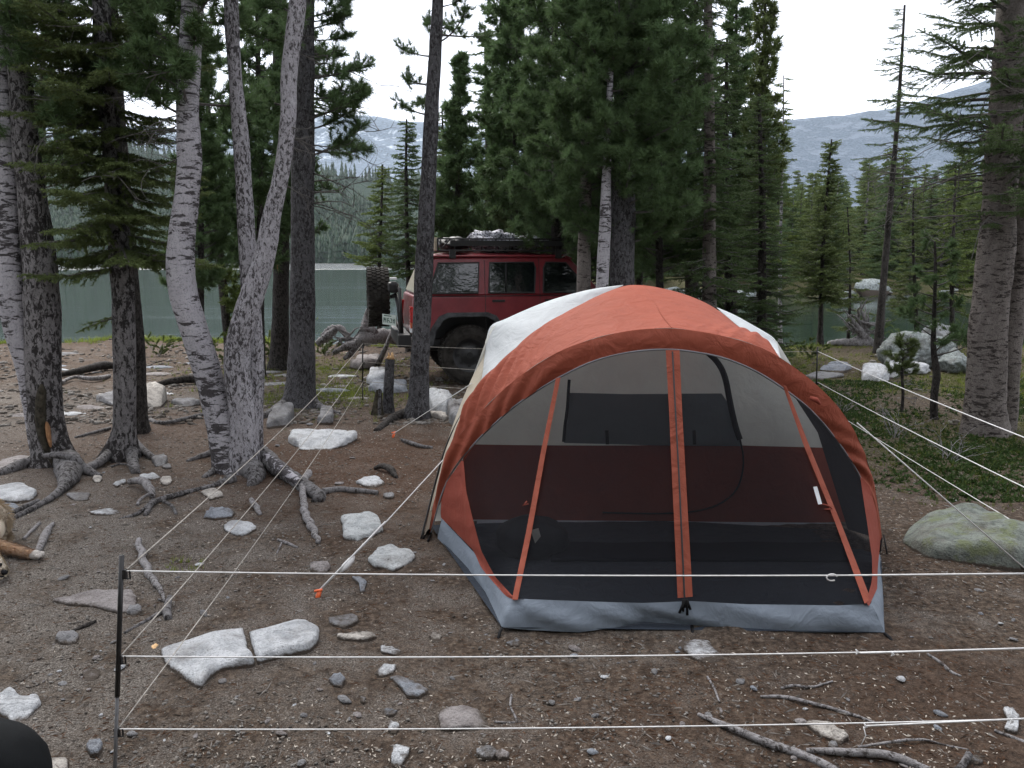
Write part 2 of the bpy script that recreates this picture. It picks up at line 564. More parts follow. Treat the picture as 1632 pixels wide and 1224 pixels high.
    m2 = N(nt, "ShaderNodeMath", operation='MULTIPLY', use_clamp=True); nt.links.new(ms.outputs[0], m2.inputs[0]); nt.links.new(am.outputs[2], m2.inputs[1])
    c = mixc(nt, m2.outputs[0], c, mossc)
    nt.links.new(c, bs.inputs["Base Color"])
    bs.inputs["Roughness"].default_value = .95
    bs.inputs["Specular IOR Level"].default_value = .05
    bump(nt, bs, mixc(nt, .5, mid, fine), 1.0, .045)
    o = np_mesh("ground", V, F, m, smooth=True)
    for nm, arr in (("moss", moss), ("litter", red)):
        a = o.data.attributes.new(nm, 'FLOAT', 'POINT'); a.data.foreach_set("value", arr)
    tag(o, "bare gravelly forest floor with reddish needle litter", kind="structure")
    return o
ground = make_ground()

def make_water():
    m, nt, bs, out = new_mat("lake_water")
    v = coords(nt, (.35, 1.2, 1))
    vw = coords(nt, (.09, .8, 1)); vw2 = coords(nt, (.012, .10, 1))
    g = N(nt, "ShaderNodeNewGeometry"); sx = N(nt, "ShaderNodeSeparateXYZ"); nt.links.new(g.outputs[0], sx.inputs[0])
    # a wind-ruffled band near the far shore
    band = N(nt, "ShaderNodeMapRange"); band.inputs[1].default_value = 165; band.inputs[2].default_value = 205
    wob = N(nt, "ShaderNodeMath", operation='MULTIPLY_ADD', i1=90.0, i2=-45.0); nt.links.new(nz(nt, coords(nt, (1, .5, 1)), .02, 4, .6), wob.inputs[0])
    ysum = N(nt, "ShaderNodeMath", operation='ADD'); nt.links.new(sx.outputs[1], ysum.inputs[0]); nt.links.new(wob.outputs[0], ysum.inputs[1])
    nt.links.new(ysum.outputs[0], band.inputs[0])
    bs.inputs["Base Color"].default_value = (.010, .022, .017, 1)
    bs.inputs["IOR"].default_value = 1.33
    rr = N(nt, "ShaderNodeMapRange"); rr.inputs[3].default_value = .09; rr.inputs[4].default_value = .25
    nt.links.new(band.outputs[0], rr.inputs[0]); nt.links.new(rr.outputs[0], bs.inputs["Roughness"])
    b1 = N(nt, "ShaderNodeBump"); b1.inputs["Distance"].default_value = .16; b1.inputs["Strength"].default_value = .3
    swell = mixc(nt, .75, nz(nt, v, 3.0, 4, .6), nz(nt, vw, 1.0, 5, .65))
    calm = ramp(nt, nz(nt, vw2, 1.0, 4, .6), [(.42, .12), (.62, 1.0)])      # breezy streaks between calm water
    nt.links.new(mixc(nt, 1.0, swell, calm, 'MULTIPLY'), b1.inputs["Height"])
    b2 = N(nt, "ShaderNodeBump"); b2.inputs["Distance"].default_value = 5
    nt.links.new(band.outputs[0], b2.inputs["Strength"])
    nt.links.new(nz(nt, v, .9, 3, .6), b2.inputs["Height"]); nt.links.new(b1.outputs[0], b2.inputs["Normal"])
    nt.links.new(b2.outputs[0], bs.inputs["Normal"])
    mb = MB()
    xs = [-1400, -300, -60, -10, 10, 60, 300, 1400]; ys = [17, 30, 60, 120, 240, 430, 700]
    mb.grid([[(x, y, WATER_Z) for x in xs] for y in ys])
    o = mb.build("lake_water", m)
    tag(o, "calm green-grey alpine lake", kind="structure")
make_water()

# far hillsides and mountains
def hill_mat(name, forest, rock, rockfrac, sc=.02):
    m, nt, bs, out = new_mat(name)
    v = coords(nt)
    f = nz(nt, v, sc, 8, .68)
    g2 = nz(nt, v, sc * 8, 5, .75)
    fc = ramp(nt, g2, [(.3, tuple(x * .55 for x in forest)), (.7, tuple(x * 1.5 for x in forest))])
    c = mixc(nt, ramp(nt, f, [(1 - rockfrac - .04, 0.0), (1 - rockfrac + .04, 1.0)]), fc, rock)
    nt.links.new(c, bs.inputs["Base Color"]); bs.inputs["Roughness"].default_value = 1.0
    bs.inputs["Specular IOR Level"].default_value = 0.05
    bump(nt, bs, g2, 1.0, 3.0)
    return m

def ridge(name, label, ycrest, ybase, prof, mat, kind="structure", rough=8, ncol=160, nrow=36, seed=0):
    """prof: list of (px, py) of the crest as seen; terrain rises from ybase to ycrest"""
    rows = []
    px0, px1 = prof[0][0], prof[-1][0]
    for j in range(nrow):
        t = j / (nrow - 1)
        row = []
        for i in range(ncol):
            px = px0 + (px1 - px0) * i / (ncol - 1)
            for (a, b), (c, d) in zip(prof, prof[1:]):
                if a <= px <= c:
                    py = b + (d - b) * (px - a) / (c - a); break
            Zc = P(px, py, ycrest).z
            y = ybase + (ycrest - ybase) * t
            x = (px - 816) / FPX * ycrest * (.55 + .45 * t) / .98
            s = t ** 1.25
            n = noise.noise(Vector((x * .006 + seed, y * .006, 0))) + .5 * noise.noise(Vector((x * .02 + seed, y * .02, 0))) + .25 * noise.noise(Vector((x * .06, y * .06, seed)))
            z = -1.0 + (Zc + 1.0) * s + n * rough * (t * (1.0 if t < .9 else (.5)))
            row.append((x, y, z))
        rows.append(row)
    # back slope
    last = rows[-1]
    rows.append([(x * 1.1, y * 1.1, z * .6) for x, y, z in last])
    rows.append([(x * 1.15, y * 1.2, -5) for x, y, z in last])
    mb = MB(); mb.grid(rows)
    o = mb.build(name, mat)
    tag(o, label, kind=kind)
    return rows[:-2]

M_hillL = hill_mat("forested_slope", (.020, .036, .026), (.11, .13, .14), .32, .014)
M_mtn = hill_mat("haze_tinted_snowy_rock", (.15, .19, .24), (.48, .54, .62), .40, .030)  # rock and snow, with the pale blue of distance haze mixed into the colours
M_mtnR = hill_mat("haze_tinted_bare_slope", (.095, .125, .165), (.15, .185, .235), .44, .035)  # blue distance haze is put into these slope colours too
rows_hill = ridge("hillside", "forested slope rising beyond the lake", 760, 405,
      [(-700, 170), (-300, 190), (0, 215), (200, 235), (420, 262), (600, 285), (800, 300), (1000, 330), (1200, 380)], M_hillL, rough=7, seed=3)
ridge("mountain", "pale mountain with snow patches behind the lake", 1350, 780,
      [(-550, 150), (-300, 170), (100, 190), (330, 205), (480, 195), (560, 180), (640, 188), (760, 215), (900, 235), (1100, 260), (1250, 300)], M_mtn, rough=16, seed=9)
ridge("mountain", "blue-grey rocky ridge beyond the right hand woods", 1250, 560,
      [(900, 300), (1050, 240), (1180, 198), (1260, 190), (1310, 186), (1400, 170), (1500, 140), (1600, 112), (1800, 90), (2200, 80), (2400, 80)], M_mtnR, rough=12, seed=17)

# distant wood: thousands of far trees that read as one mass
def far_tree_template(rs, levels=4, sides=6):
    V, F = [], []
    for l in range(levels):
        z0 = l / levels * .9 + .04
        z1 = z0 + .42 * (1 - l / levels * .45)
        r = .17 * (1 - l / levels) + .03
        b = len(V)
        for k in range(sides):
            a = 2 * math.pi * (k + rs.random() * .7) / sides
            rr = r * rs.uniform(.6, 1.15)
            V.append((rr * math.cos(a), rr * math.sin(a), z0 + rs.uniform(-.03, .03)))
        V.append((0, 0, min(1.0, z1)))
        for k in range(sides):
            F.append((b + k, b + (k + 1) % sides, b + sides))
    return np.array(V, dtype=np.float32), np.array(F, dtype=np.int32)

def far_forest(name, label, spots, mat, seed):
    rs = random.Random(seed)
    T = [far_tree_template(rs) for _ in range(6)]
    Vs, Fs, b = [], [], 0
    for (x, y, z, h) in spots:
        V, F = rs.choice(T)
        a = rs.uniform(0, 6.28); c, s = math.cos(a), math.sin(a)
        w = h * rs.uniform(.75, 1.15)
        W = np.empty_like(V)
        W[:, 0] = (V[:, 0] * c - V[:, 1] * s) * w + x
        W[:, 1] = (V[:, 0] * s + V[:, 1] * c) * w + y
        W[:, 2] = V[:, 2] * h + z
        Vs.append(W); Fs.append(F + b); b += len(V)
    o = np_mesh(name, np.concatenate(Vs), np.concatenate(Fs), mat)
    return tag(o, label, kind="stuff")
rs = random.Random(5)
spots = []
nr, nc = len(rows_hill), len(rows_hill[0])
while len(spots) < 9000:
    i = rs.random() ** 1.3 * (nr - 1.01); j = rs.random() * (nc - 1.01)
    i0, j0 = int(i), int(j); t, u_ = i - i0, j - j0
    x, y, z = [(rows_hill[i0][j0][k] * (1 - u_) + rows_hill[i0][j0 + 1][k] * u_) * (1 - t) + (rows_hill[i0 + 1][j0][k] * (1 - u_) + rows_hill[i0 + 1][j0 + 1][k] * u_) * t for k in range(3)]
    if abs(x) > y * .75: continue
    if noise.noise(Vector((x * .012, y * .012, 44))) > .22 and i > 4: continue
    spots.append((x + rs.uniform(-6, 6), y, z - 1, rs.uniform(8, 17)))
for k in range(420):   # shoreline edge of the far wood
    x = rs.uniform(-330, 120); spots.append((x, rs.uniform(400, 425), -.6, rs.uniform(8, 16)))
M_farwood = needles("far_conifer_green", (.020, .042, .031))
far_forest("far_forest", "conifer forest covering the slope across the lake", spots, M_farwood, 1)

# haze: pale air between the camera and the far slopes
hm = bpy.data.materials.new("air_haze"); hm.use_nodes = True
hn = hm.node_tree
for n in list(hn.nodes): hn.nodes.remove(n)
ho = hn.nodes.new("ShaderNodeOutputMaterial"); hv = hn.nodes.new("ShaderNodeVolumePrincipled")
hv.inputs["Color"].default_value = (.84, .93, 1.0, 1)
hv.inputs["Density"].default_value = 0.00008
hv.inputs["Anisotropy"].default_value = 0.3
hn.links.new(hv.outputs[0], ho.inputs["Volume"])
mb = MB(); mb.box((0, 900, 217), (3300, 2000, 447))
hz = mb.build("haze", hm, smooth=False)
tag(hz, "pale blue haze in the air", kind="stuff")
# ================================================================== TREES
def tuft_template(seed, n=18, L=1.0, w=.055, spread=.9):
    """pine needle tuft: thin triangles fanning round +Z, unit size"""
    rs = np.random.RandomState(seed)
    V = []
    for i in range(n):
        a = rs.uniform(0, 2 * math.pi); el = rs.uniform(-.1, 1.0) ** 1
        th = (1 - el) * spread * 1.35 + .12
        d = np.array([math.sin(th) * math.cos(a), math.sin(th) * math.sin(a), math.cos(th)])
        s = np.cross(d, rs.normal(size=3)); s /= np.linalg.norm(s)
        l = L * rs.uniform(.65, 1.1)
        b = np.array([0, 0, rs.uniform(-.55, .25)])
        V += [b - s * w, b + s * w, b + d * l]
    return np.array(V, dtype=np.float32)

def spray_template(seed, n=22, w=.07):
    """spruce twig: short needles brushed forward along +Z, length 1"""
    rs = np.random.RandomState(seed)
    V = []
    for i in range(n):
        z = i / n
        a = rs.uniform(0, 2 * math.pi)
        l = .30 * rs.uniform(.7, 1.15) * (1.05 - .35 * z)
        d = np.array([math.cos(a) * .85, math.sin(a) * .85, .75]); d /= np.linalg.norm(d)
        s = np.cross(d, rs.normal(size=3)); s /= np.linalg.norm(s)
        b = np.array([0, 0, z])
        V += [b - s * w, b + s * w, b + d * l]
    return np.array(V, dtype=np.float32)

TUFTS = [tuft_template(i, 38, 1.0, .045) for i in range(4)]
TUFTS_LO = [tuft_template(i + 10, 20, 1.0, .085) for i in range(4)]
SPRAYS = [spray_template(i, 34, .035) for i in range(4)]
SPRAYS_LO = [spray_template(i + 10, 18, .075) for i in range(4)]

def instance_templates(temps, pos, dirs, sizes, seed):
    """place triangle templates; returns (n,3) vertex array"""
    if len(pos) == 0: return np.zeros((0, 3), dtype=np.float32)
    rs = np.random.RandomState(seed)
    pos = np.asarray(pos, dtype=np.float32); d = np.asarray(dirs, dtype=np.float32)
    d /= np.maximum(np.linalg.norm(d, axis=1, keepdims=True), 1e-6)
    sizes = np.asarray(sizes, dtype=np.float32)
    rnd = rs.normal(size=d.shape).astype(np.float32)
    u = np.cross(d, rnd); u /= np.maximum(np.linalg.norm(u, axis=1, keepdims=True), 1e-6)
    w = np.cross(d, u)
    out = []
    pick = rs.randint(0, len(temps), len(pos))
    for t, T in enumerate(temps):
        s = np.where(pick == t)[0]
        if len(s) == 0: continue
        B = np.stack([u[s], w[s], d[s]], 1) * sizes[s][:, None, None]
        W = np.einsum('kj,njc->nkc', T, B) + pos[s][:, None, :]
        out.append(W.reshape(-1, 3))
    return np.concatenate(out)

def tri_tube(p, r, n=4):
    """thin twig of triangles, returned as flat vertex array"""
    out = []
    rings = []
    for i, q in enumerate(p):
        t = (p[min(i + 1, len(p) - 1)] - p[max(i - 1, 0)]).normalized()
        ax = t.cross(Vector((.13, .31, 1))).normalized(); ay = t.cross(ax)
        rings.append([q + (ax * math.cos(2 * math.pi * k / n) + ay * math.sin(2 * math.pi * k / n)) * r[i] for k in range(n)])
    for a, b in zip(rings, rings[1:]):
        for k in range(n):
            k2 = (k + 1) % n
            out += [a[k], a[k2], b[k2], a[k], b[k2], b[k]]
    return out

def crown(tree, axis, kind, z0, z1, L0, L1, n, seed, mat, lo=False, az=None, up=None, droop=None, tuft=None,
          dens=1.0, name="crown", bare=0.25, wmat=None, minL=.25, shape=1.0, ztop=None):
    """axis(z) -> Vector on the trunk.  L0: branch length at z0, L1 at z1."""
    rs = random.Random(seed)
    pos, dirs, siz = [], [], []
    wood = []
    n = int(n * 1.45)
    for i in range(n):
        t = (i + rs.random()) / n
        z = z0 + (z1 - z0) * t
        L = (L0 + (L1 - L0) * t ** shape) * rs.uniform(.55, 1.12)
        L = max(L, minL * .5)
        a = rs.uniform(0, 2 * math.pi) if az is None else rs.choice(az) + rs.gauss(0, .45)
        b = axis(z)
        if kind == 'pine':
            e0 = rs.uniform(-.15, .4) if up is None else up + rs.uniform(-.2, .2)
            e1 = e0 + rs.uniform(.2, .7)
        else:
            e0 = rs.uniform(-.15, .15) if up is None else up + rs.uniform(-.15, .15)
            e1 = e0 - (rs.uniform(.1, .5) if droop is None else droop * rs.uniform(.7, 1.3))
        pts = [b]
        K = 7
        aa = a
        for k in range(K):
            f = (k + 1) / K
            e = e0 + (e1 - e0) * f
            if kind != 'pine' and f > .7: e += .35
            aa += rs.gauss(0, .07)
            pts.append(pts[-1] + Vector((math.cos(aa) * math.cos(e), math.sin(aa) * math.cos(e), math.sin(e))) * (L / K))
        r0 = .006 + .012 * L
        wood += tri_tube(pts, [r0 * (1 - .8 * k / K) + .0015 for k in range(K + 1)])
        def at(f):
            q = f * K; j = min(K - 1, int(q)); return pts[j].lerp(pts[j + 1], q - j), (pts[j + 1] - pts[j]).normalized()
        if kind == 'pine':
            ts = tuft or .105
            nt_ = max(4, int(dens * L * 34))
            for k in range(nt_):
                f = bare + (1 - bare) * rs.random() ** .8
                c, d = at(f)
                side = Vector((rs.gauss(0, 1), rs.gauss(0, 1), rs.gauss(.35, .8))).normalized()
                td = (d * rs.uniform(.3, 1) + side).normalized()
                tl = rs.uniform(.03, .22) * (1.15 - .55 * f) * min(1.3, L + .35)
                e = c + td * tl
                if rs.random() < .4: wood += tri_tube([c, e], [.004, .002], 3)
                pos.append(e); dirs.append(td + Vector((0, 0, .25))); siz.append(ts * rs.uniform(.75, 1.2))
                if rs.random() < .5:
                    pos.append(c.lerp(e, .6)); dirs.append(td + side * .4); siz.append(ts * rs.uniform(.6, 1))
            c, d = at(1); pos.append(c); dirs.append(d); siz.append(ts * 1.15)
        else:
            ts = tuft or .10
            step = .055 / dens
            s = bare * L
            while s < L:
                f = s / L
                c, d = at(f)
                lat = d.cross(Vector((0, 0, 1))); lat = lat.normalized() if lat.length > .01 else Vector((1, 0, 0))
                for sg in (-1, 1):
                    if rs.random() < .12: continue
                    tl = (.34 * L * (1 - f) ** .7 + .07) * rs.uniform(.6, 1.15)
                    td = (d * .75 + lat * sg * rs.uniform(.7, 1.1) + Vector((0, 0, rs.uniform(-.35, .05)))).normalized()
                    m = max(1, int(tl / (ts * .8)))
                    q = c
                    for j in range(m):
                        td2 = (td + Vector((0, 0, -.12 * j))).normalized()
                        pos.append(q); dirs.append(td2); siz.append(ts * rs.uniform(.85, 1.2))
                        if rs.random() < .3:
                            pos.append(q); dirs.append(td2 + lat * sg * .5 + Vector((0, 0, -.6))); siz.append(ts * .8)
                        q = q + td2 * ts * .8
                s += step * rs.uniform(.8, 1.3)
            c, d = at(1); pos.append(c - d * ts * .5); dirs.append(d); siz.append(ts * 1.3)
    temps = (TUFTS_LO if lo else TUFTS) if kind == 'pine' else (SPRAYS_LO if lo else SPRAYS)
    NV = instance_templates(temps, pos, dirs, siz, seed)
    WV = np.array([tuple(v) for v in wood], dtype=np.float32).reshape(-1, 3)
    V = np.concatenate([NV, WV])
    F = np.arange(len(V), dtype=np.int32).reshape(-1, 3)
    mi = np.zeros(len(F), dtype=np.int32); mi[len(NV) // 3:] = 1
    return np_mesh(name, V, F, [mat, wmat or M_twig], mi, parent=tree)

def dead_twigs(tree, axis, z0, z1, n, L, seed, mat=None, az=None, name="dead_branch_twigs"):
    rs = random.Random(seed)
    W = []
    for i in range(n):
        z = z0 + (z1 - z0) * rs.random()
        a = rs.uniform(0, 6.28) if az is None else rs.choice(az) + rs.gauss(0, .5)
        def go(p, d, l, r, lev):
            pts = [p]
            for k in range(4):
                d = (d + Vector((rs.gauss(0, .16), rs.gauss(0, .16), rs.gauss(-.06, .14)))).normalized()
                pts.append(pts[-1] + d * l / 4)
                if lev and rs.random() < .65:
                    go(pts[-1], (d + Vector((rs.gauss(0, .7), rs.gauss(0, .7), rs.gauss(0, .5)))).normalized(), l * .5, r * .55, lev - 1)
            W.extend(tri_tube(pts, [r * (1 - .18 * k) for k in range(5)], 4))
        l = L * rs.uniform(.4, 1.1)
        go(axis(z), Vector((math.cos(a), math.sin(a), rs.uniform(-.25, .25))).normalized(), l, .004 + .008 * l, 2)
    V = np.array([tuple(v) for v in W], dtype=np.float32)
    return np_mesh(name, V, np.arange(len(V), dtype=np.int32).reshape(-1, 3), mat or M_twig, parent=tree)

def stem_axis(pts):
    """pts sorted by z ascending -> function z -> Vector"""
    def ax(z):
        if z <= pts[0].z: return pts[0].copy()
        for a, b in zip(pts, pts[1:]):
            if z <= b.z:
                return a.lerp(b, (z - a.z) / max(b.z - a.z, 1e-6))
        a, b = pts[-2], pts[-1]
        return b + (b - a).normalized() * (z - b.z)
    return ax

def stem(tree, trace, Y, mat, H, name="trunk", flare=0.0, seed=0, dY=0.0, n=16, lump=.12, z_low=None):
    """trace: (px, py, width_px) from the foot up, all at depth Y (leaning dY per metre).  H: full height"""
    pts, rad = [], []
    for (px, py, w) in trace:
        p = P(px, py, Y)
        if dY: p = P(px, py, Y + dY * p.z)
        pts.append(p); rad.append(w * .5 * mpp(p.y) * 1.0)
    # foot sinks into the ground
    g = zt(pts[0].x, pts[0].y)
    pts[0].z = min(pts[0].z, g - .06)
    # smooth and resample
    d0 = [0.0]
    for a, b in zip(pts, pts[1:]): d0.append(d0[-1] + (b - a).length)
    sp = smooth_line(pts, 2)
    m = max(12, int(d0[-1] / .09))
    sp = resample(sp, m)
    def rad_at(q):
        best, bi = 1e9, 0
        s = 0
        for i in range(len(pts) - 1):
            ab = pts[i + 1] - pts[i]; t = max(0, min(1, (q - pts[i]).dot(ab) / max(ab.length_squared, 1e-9)))
            dd = (pts[i] + ab * t - q).length
            if dd < best: best, bi = dd, rad[i] + (rad[i + 1] - rad[i]) * t
        return bi
    rr = [rad_at(q) for q in sp]
    # continue above the frame
    top = sp[-1]; dr = (sp[-1] - sp[-4]).normalized(); r = rr[-1]
    rem = H - top.z
    if rem > .3:
        k = max(4, int(rem / .35))
        for i in range(1, k + 1):
            f = i / k
            dr = (dr * .8 + Vector((0, 0, .25))).normalized()
            sp.append(sp[-1] + dr * rem / k); rr.append(r * (1 - f) + .012 * f)
    verts = []
    faces = []
    for i, q in enumerate(sp):
        t = (sp[min(i + 1, len(sp) - 1)] - sp[max(0, i - 1)]).normalized()
        ax = t.cross(Vector((0, 1, 0))).normalized(); ay = t.cross(ax)
        hz_ = max(0.0, q.z - g)
        for k in range(n):
            a = 2 * math.pi * k / n
            d = ax * math.cos(a) + ay * math.sin(a)
            r_ = rr[i]
            qq = q + d * r_
            r_ *= 1 + lump * noise.noise(Vector((qq.x * 5, qq.y * 5, qq.z * 1.8 + seed))) + lump * .6 * noise.noise(Vector((qq.x * 16, qq.y * 16, qq.z * 6 + seed)))
            if flare and hz_ < .45:
                fl = (1 - hz_ / .45) ** 2.2
                r_ += rr[i] * flare * fl * (.55 + .45 * math.cos(a * 4 + seed))
            verts.append(q + d * r_)
    for i in range(len(sp) - 1):
        for k in range(n):
            a, b = i * n + k, i * n + (k + 1) % n
            faces.append((a, b, b + n, a + n))
    mb = MB(); mb.add(verts, faces)
    o = mb.build(name, mat, tree, merge=False)
    return o, stem_axis([p for p in sp])

def roots(tree, lines, mat, name="root"):
    """lines: list of [(px,py,w_px,z)...]; each is a root part"""
    for li, ln in enumerate(lines):
        pts, rad = [], []
        for (px, py, w, z) in ln:
            p = G(px, py, z)
            gz = zt(p.x, p.y)
            p.z += gz
            pts.append(p); rad.append(w * .5 * mpp(p.y))
        sp = smooth_line(pts, 2); sp = resample(sp, max(14, len(pts) * 8))
        # radii
        rr = []
        for i in range(len(sp)):
            f = i / (len(sp) - 1) * (len(rad) - 1); j = min(int(f), len(rad) - 2)
            rr.append(rad[j] + (rad[j + 1] - rad[j]) * (f - j))
        mb = MB(); mb.tube(sp, rr, 12, lump=.2, seed=li * 3.3)
        mb.build(name, mat, tree)

def tree_root(px, py, Y=None, label=None, cat="tree", group=None, name="tree"):
    p = G(px, py) if Y is None else Vector(((px - 816) / FPX * Y * 1.01, Y, 0))
    p.z = zt(p.x, p.y) if p.y < 26 else 0
    return empty(name, p, label, cat, group)

FG = "trees standing round the camp"
# ---- T1 old forked pine with the hollow scar, far left
Y1 = G(88, 735).y
t1 = tree_root(88, 735, label="old forked grey trunk at left edge with a hollow scar and orange bare wood", group=FG, name="pine_tree")
_, ax1 = stem(t1, [(90, 752, 82), (84, 720, 62), (76, 680, 57), (70, 640, 55), (68, 560, 54), (66, 480, 52), (62, 400, 48), (52, 330, 44), (44, 250, 40), (34, 150, 34), (24, 60, 32), (18, -60, 28)], Y1, M_mid, 9.5, flare=.35, seed=1)
stem(t1, [(60, 628, 34), (44, 580, 36), (28, 530, 38), (18, 470, 38), (14, 400, 36), (11, 330, 34), (8, 250, 30), (2, 150, 28), (-6, 40, 24)], Y1 - .02, M_pale, 7.5, name="limb", seed=2)
# hollow scar with orange heartwood
def scar(parent, trace, Y, rf, mat, name, lift=.012):
    rows = []
    for (px, py, w) in trace:
        row = []
        for k in range(7):
            f = (k / 6 - .5) * 2
            p = P(px + f * w / 2, py, Y - (rf * math.sqrt(max(0, 1 - (f * .97) ** 2)) + lift - .02 * noise.noise(Vector((px * .1, py * .07, f * 3)))))
            row.append(p)
        rows.append(row)
    mb = MB(); mb.grid(rows)
    return mb.build(name, mat, parent)
scar(t1, [(66, 612, 6), (66, 622, 20), (64, 640, 26), (64, 670, 28), (68, 700, 28), (76, 726, 24), (84, 742, 12)], Y1, .20, M_hollow, "hollow_scar", .015)
scar(t1, [(74, 672, 4), (75, 680, 12), (77, 695, 12), (80, 708, 8), (81, 713, 3)], Y1, .22, M_scar, "bare_wood_patch", .025)
scar(t1, [(10, 496, 5), (11, 504, 13), (12, 514, 11), (13, 520, 4)], Y1, .11, M_scar, "bare_wood_patch", .01)
roots(t1, [[(105, 735, 44, .03), (112, 755, 44, .05), (100, 780, 36, .03), (75, 800, 16, .02), (45, 818, 10, .015), (0, 838, 9, .01), (-40, 852, 8, 0)],
           [(60, 800, 8, .02), (30, 815, 8, .02), (0, 832, 9, .0)],
           [(68, 735, 22, .03), (40, 738, 20, .03), (10, 752, 16, .02), (-30, 765, 16, .0)],
           [(68, 728, 9, .16), (95, 724, 12, .18), (120, 730, 14, .15), (135, 748, 16, .04), (160, 757, 9, .0)]], M_rootb)
crown(t1, ax1, 'pine', 3.1, 9.3, .85, .3, 70, 11, M_pine, az=None, dens=1.1, bare=.3, up=-.1)

# ---- T3 dark spruce by the water with drooping boughs
Y3 = G(196, 728).y
t3 = tree_root(196, 728, label="dark spruce with long drooping boughs in front of the lake, left of the white stems", group=FG, name="spruce_tree")
_, ax3 = stem(t3, [(192, 738, 50), (194, 715, 40), (199, 680, 33), (199, 600, 34), (198, 520, 34), (196, 450, 34), (192, 400, 33), (184, 320, 30), (178, 220, 27), (168, 120, 27), (162, 20, 25), (158, -80, 22)], Y3, M_mid, 9.0, flare=.55, seed=5)
crown(t3, ax3, 'spruce', 1.85, 4.2, .84, .95, 72, 21, M_spruce, droop=.45, bare=.1, tuft=.115, dens=1.7)
crown(t3, ax3, 'spruce', 4.2, 8.9, .9, .2, 50, 22, M_spruce_d, droop=.35, bare=.2, name="upper_crown")
crown(t3, ax3, 'spruce', 1.38, 1.44, .50, .55, 2, 28, M_spruce_l, az=[3.5], droop=.75, bare=.25, name="low_bough", tuft=.085)
dead_twigs(t3, ax3, 2.5, 4.6, 26, .8, 23)
roots(t3, [[(205, 700, 20, .08), (212, 735, 22, .05), (216, 752, 14, .0)], [(180, 715, 18, .07), (160, 735, 16, .05), (135, 748, 14, .03), (110, 755, 14, .0)],
           [(215, 705, 12, .08), (235, 722, 12, .03), (260, 735, 6, .0)], [(178, 742, 4, .03), (190, 737, 3, .08), (205, 738, 3, .08), (222, 752, 3, 0)]], M_rootb)

# ---- T4 dark trunk just behind T3
t4 = tree_root(220, 690, label="dark trunk half hidden close behind the drooping spruce", group=FG, name="pine_tree")
Y4 = G(220, 690).y
_, ax4 = stem(t4, [(222, 700, 36), (220, 670, 30), (218, 600, 28), (214, 520, 27), (208, 440, 24), (200, 330, 22), (190, 200, 19), (182, 50, 16)], Y4, M_dark, 9.5, flare=.3, seed=8)
crown(t4, ax4, 'pine', 3.6, 9.2, .9, .3, 60, 31, M_pine, dens=1.0)

# ---- T5 clump of three white stems
Y5 = G(380, 748).y
t5 = tree_root(380, 748, label="clump of three pale white-barked stems forking in a V from one base", group=FG, name="whitebark_pine")
_, ax5a = stem(t5, [(378, 762, 70), (366, 725, 56), (352, 670, 46), (338, 620, 44), (322, 565, 43), (305, 515, 43), (293, 470, 44), (288, 420, 44), (291, 370, 40), (299, 310, 37), (303, 250, 37), (298, 190, 34), (299, 120, 35), (305, 40, 33), (308, -60, 30)], Y5, M_pale, 8.5, flare=.25, seed=12, n=20)
_, ax5b = stem(t5, [(388, 745, 60), (390, 700, 48), (386, 650, 44), (376, 600, 40), (378, 555, 40), (392, 500, 38), (408, 455, 36), (424, 400, 32), (434, 340, 28), (446, 290, 25), (456, 230, 25), (461, 170, 25), (460, 120, 25), (470, 50, 25), (478, -40, 24)], Y5 - .06, M_pale2, 8.0, name="trunk_fork", seed=14)
_, ax5c = stem(t5, [(398, 720, 40), (402, 650, 34), (404, 590, 33), (402, 520, 30), (398, 450, 28), (393, 380, 27), (389, 300, 26), (384, 220, 23), (376, 140, 21), (370, 50, 21), (366, -50, 19)], Y5 + .18, M_pale2, 8.5, name="trunk_fork", seed=16)
crown(t5, ax5a, 'pine', 3.15, 8.3, .8, .3, 60, 41, M_pine, az=[2.7, 3.3, 4.2, 5.2, 1.2], dens=1.3, bare=.25)
crown(t5, ax5b, 'pine', 3.9, 7.8, .5, .3, 30, 42, M_pine, dens=1.1, name="side_crown")
dead_twigs(t5, ax5a, 2.8, 3.9, 16, .55, 43, az=[3.0, 3.6], name="dead_branch_twigs")
dead_twigs(t5, ax5b, 2.4, 3.9, 9, .45, 44, az=[0, .4], name="dead_branch_twigs")
roots(t5, [[(415, 725, 34, .06), (440, 745, 32, .06), (470, 765, 28, .04), (495, 782, 24, .03), (512, 792, 26, .02), (505, 800, 20, 0)],
           [(395, 745, 40, .05), (412, 758, 30, .02), (400, 775, 14, 0)],
           [(365, 730, 16, .06), (345, 745, 12, .03), (325, 762, 9, .0)],
           [(360, 715, 14, .08), (335, 722, 10, .03), (298, 735, 7, .0)],
           [(372, 762, 18, .03), (340, 775, 8, .01), (300, 785, 8, .015), (262, 793, 9, .03), (240, 803, 9, .03), (232, 822, 8, .0)],
           [(245, 798, 8, .03), (220, 820, 6, .01), (190, 830, 5, 0)],
           [(262, 800, 6, .03), (276, 808, 5, .03), (281, 822, 5, 0)]], M_rootb)
roots(t5, [[(425, 732, 20, .085), (450, 750, 18, .085), (480, 772, 14, .06)]], M_pale, "bleached_root")

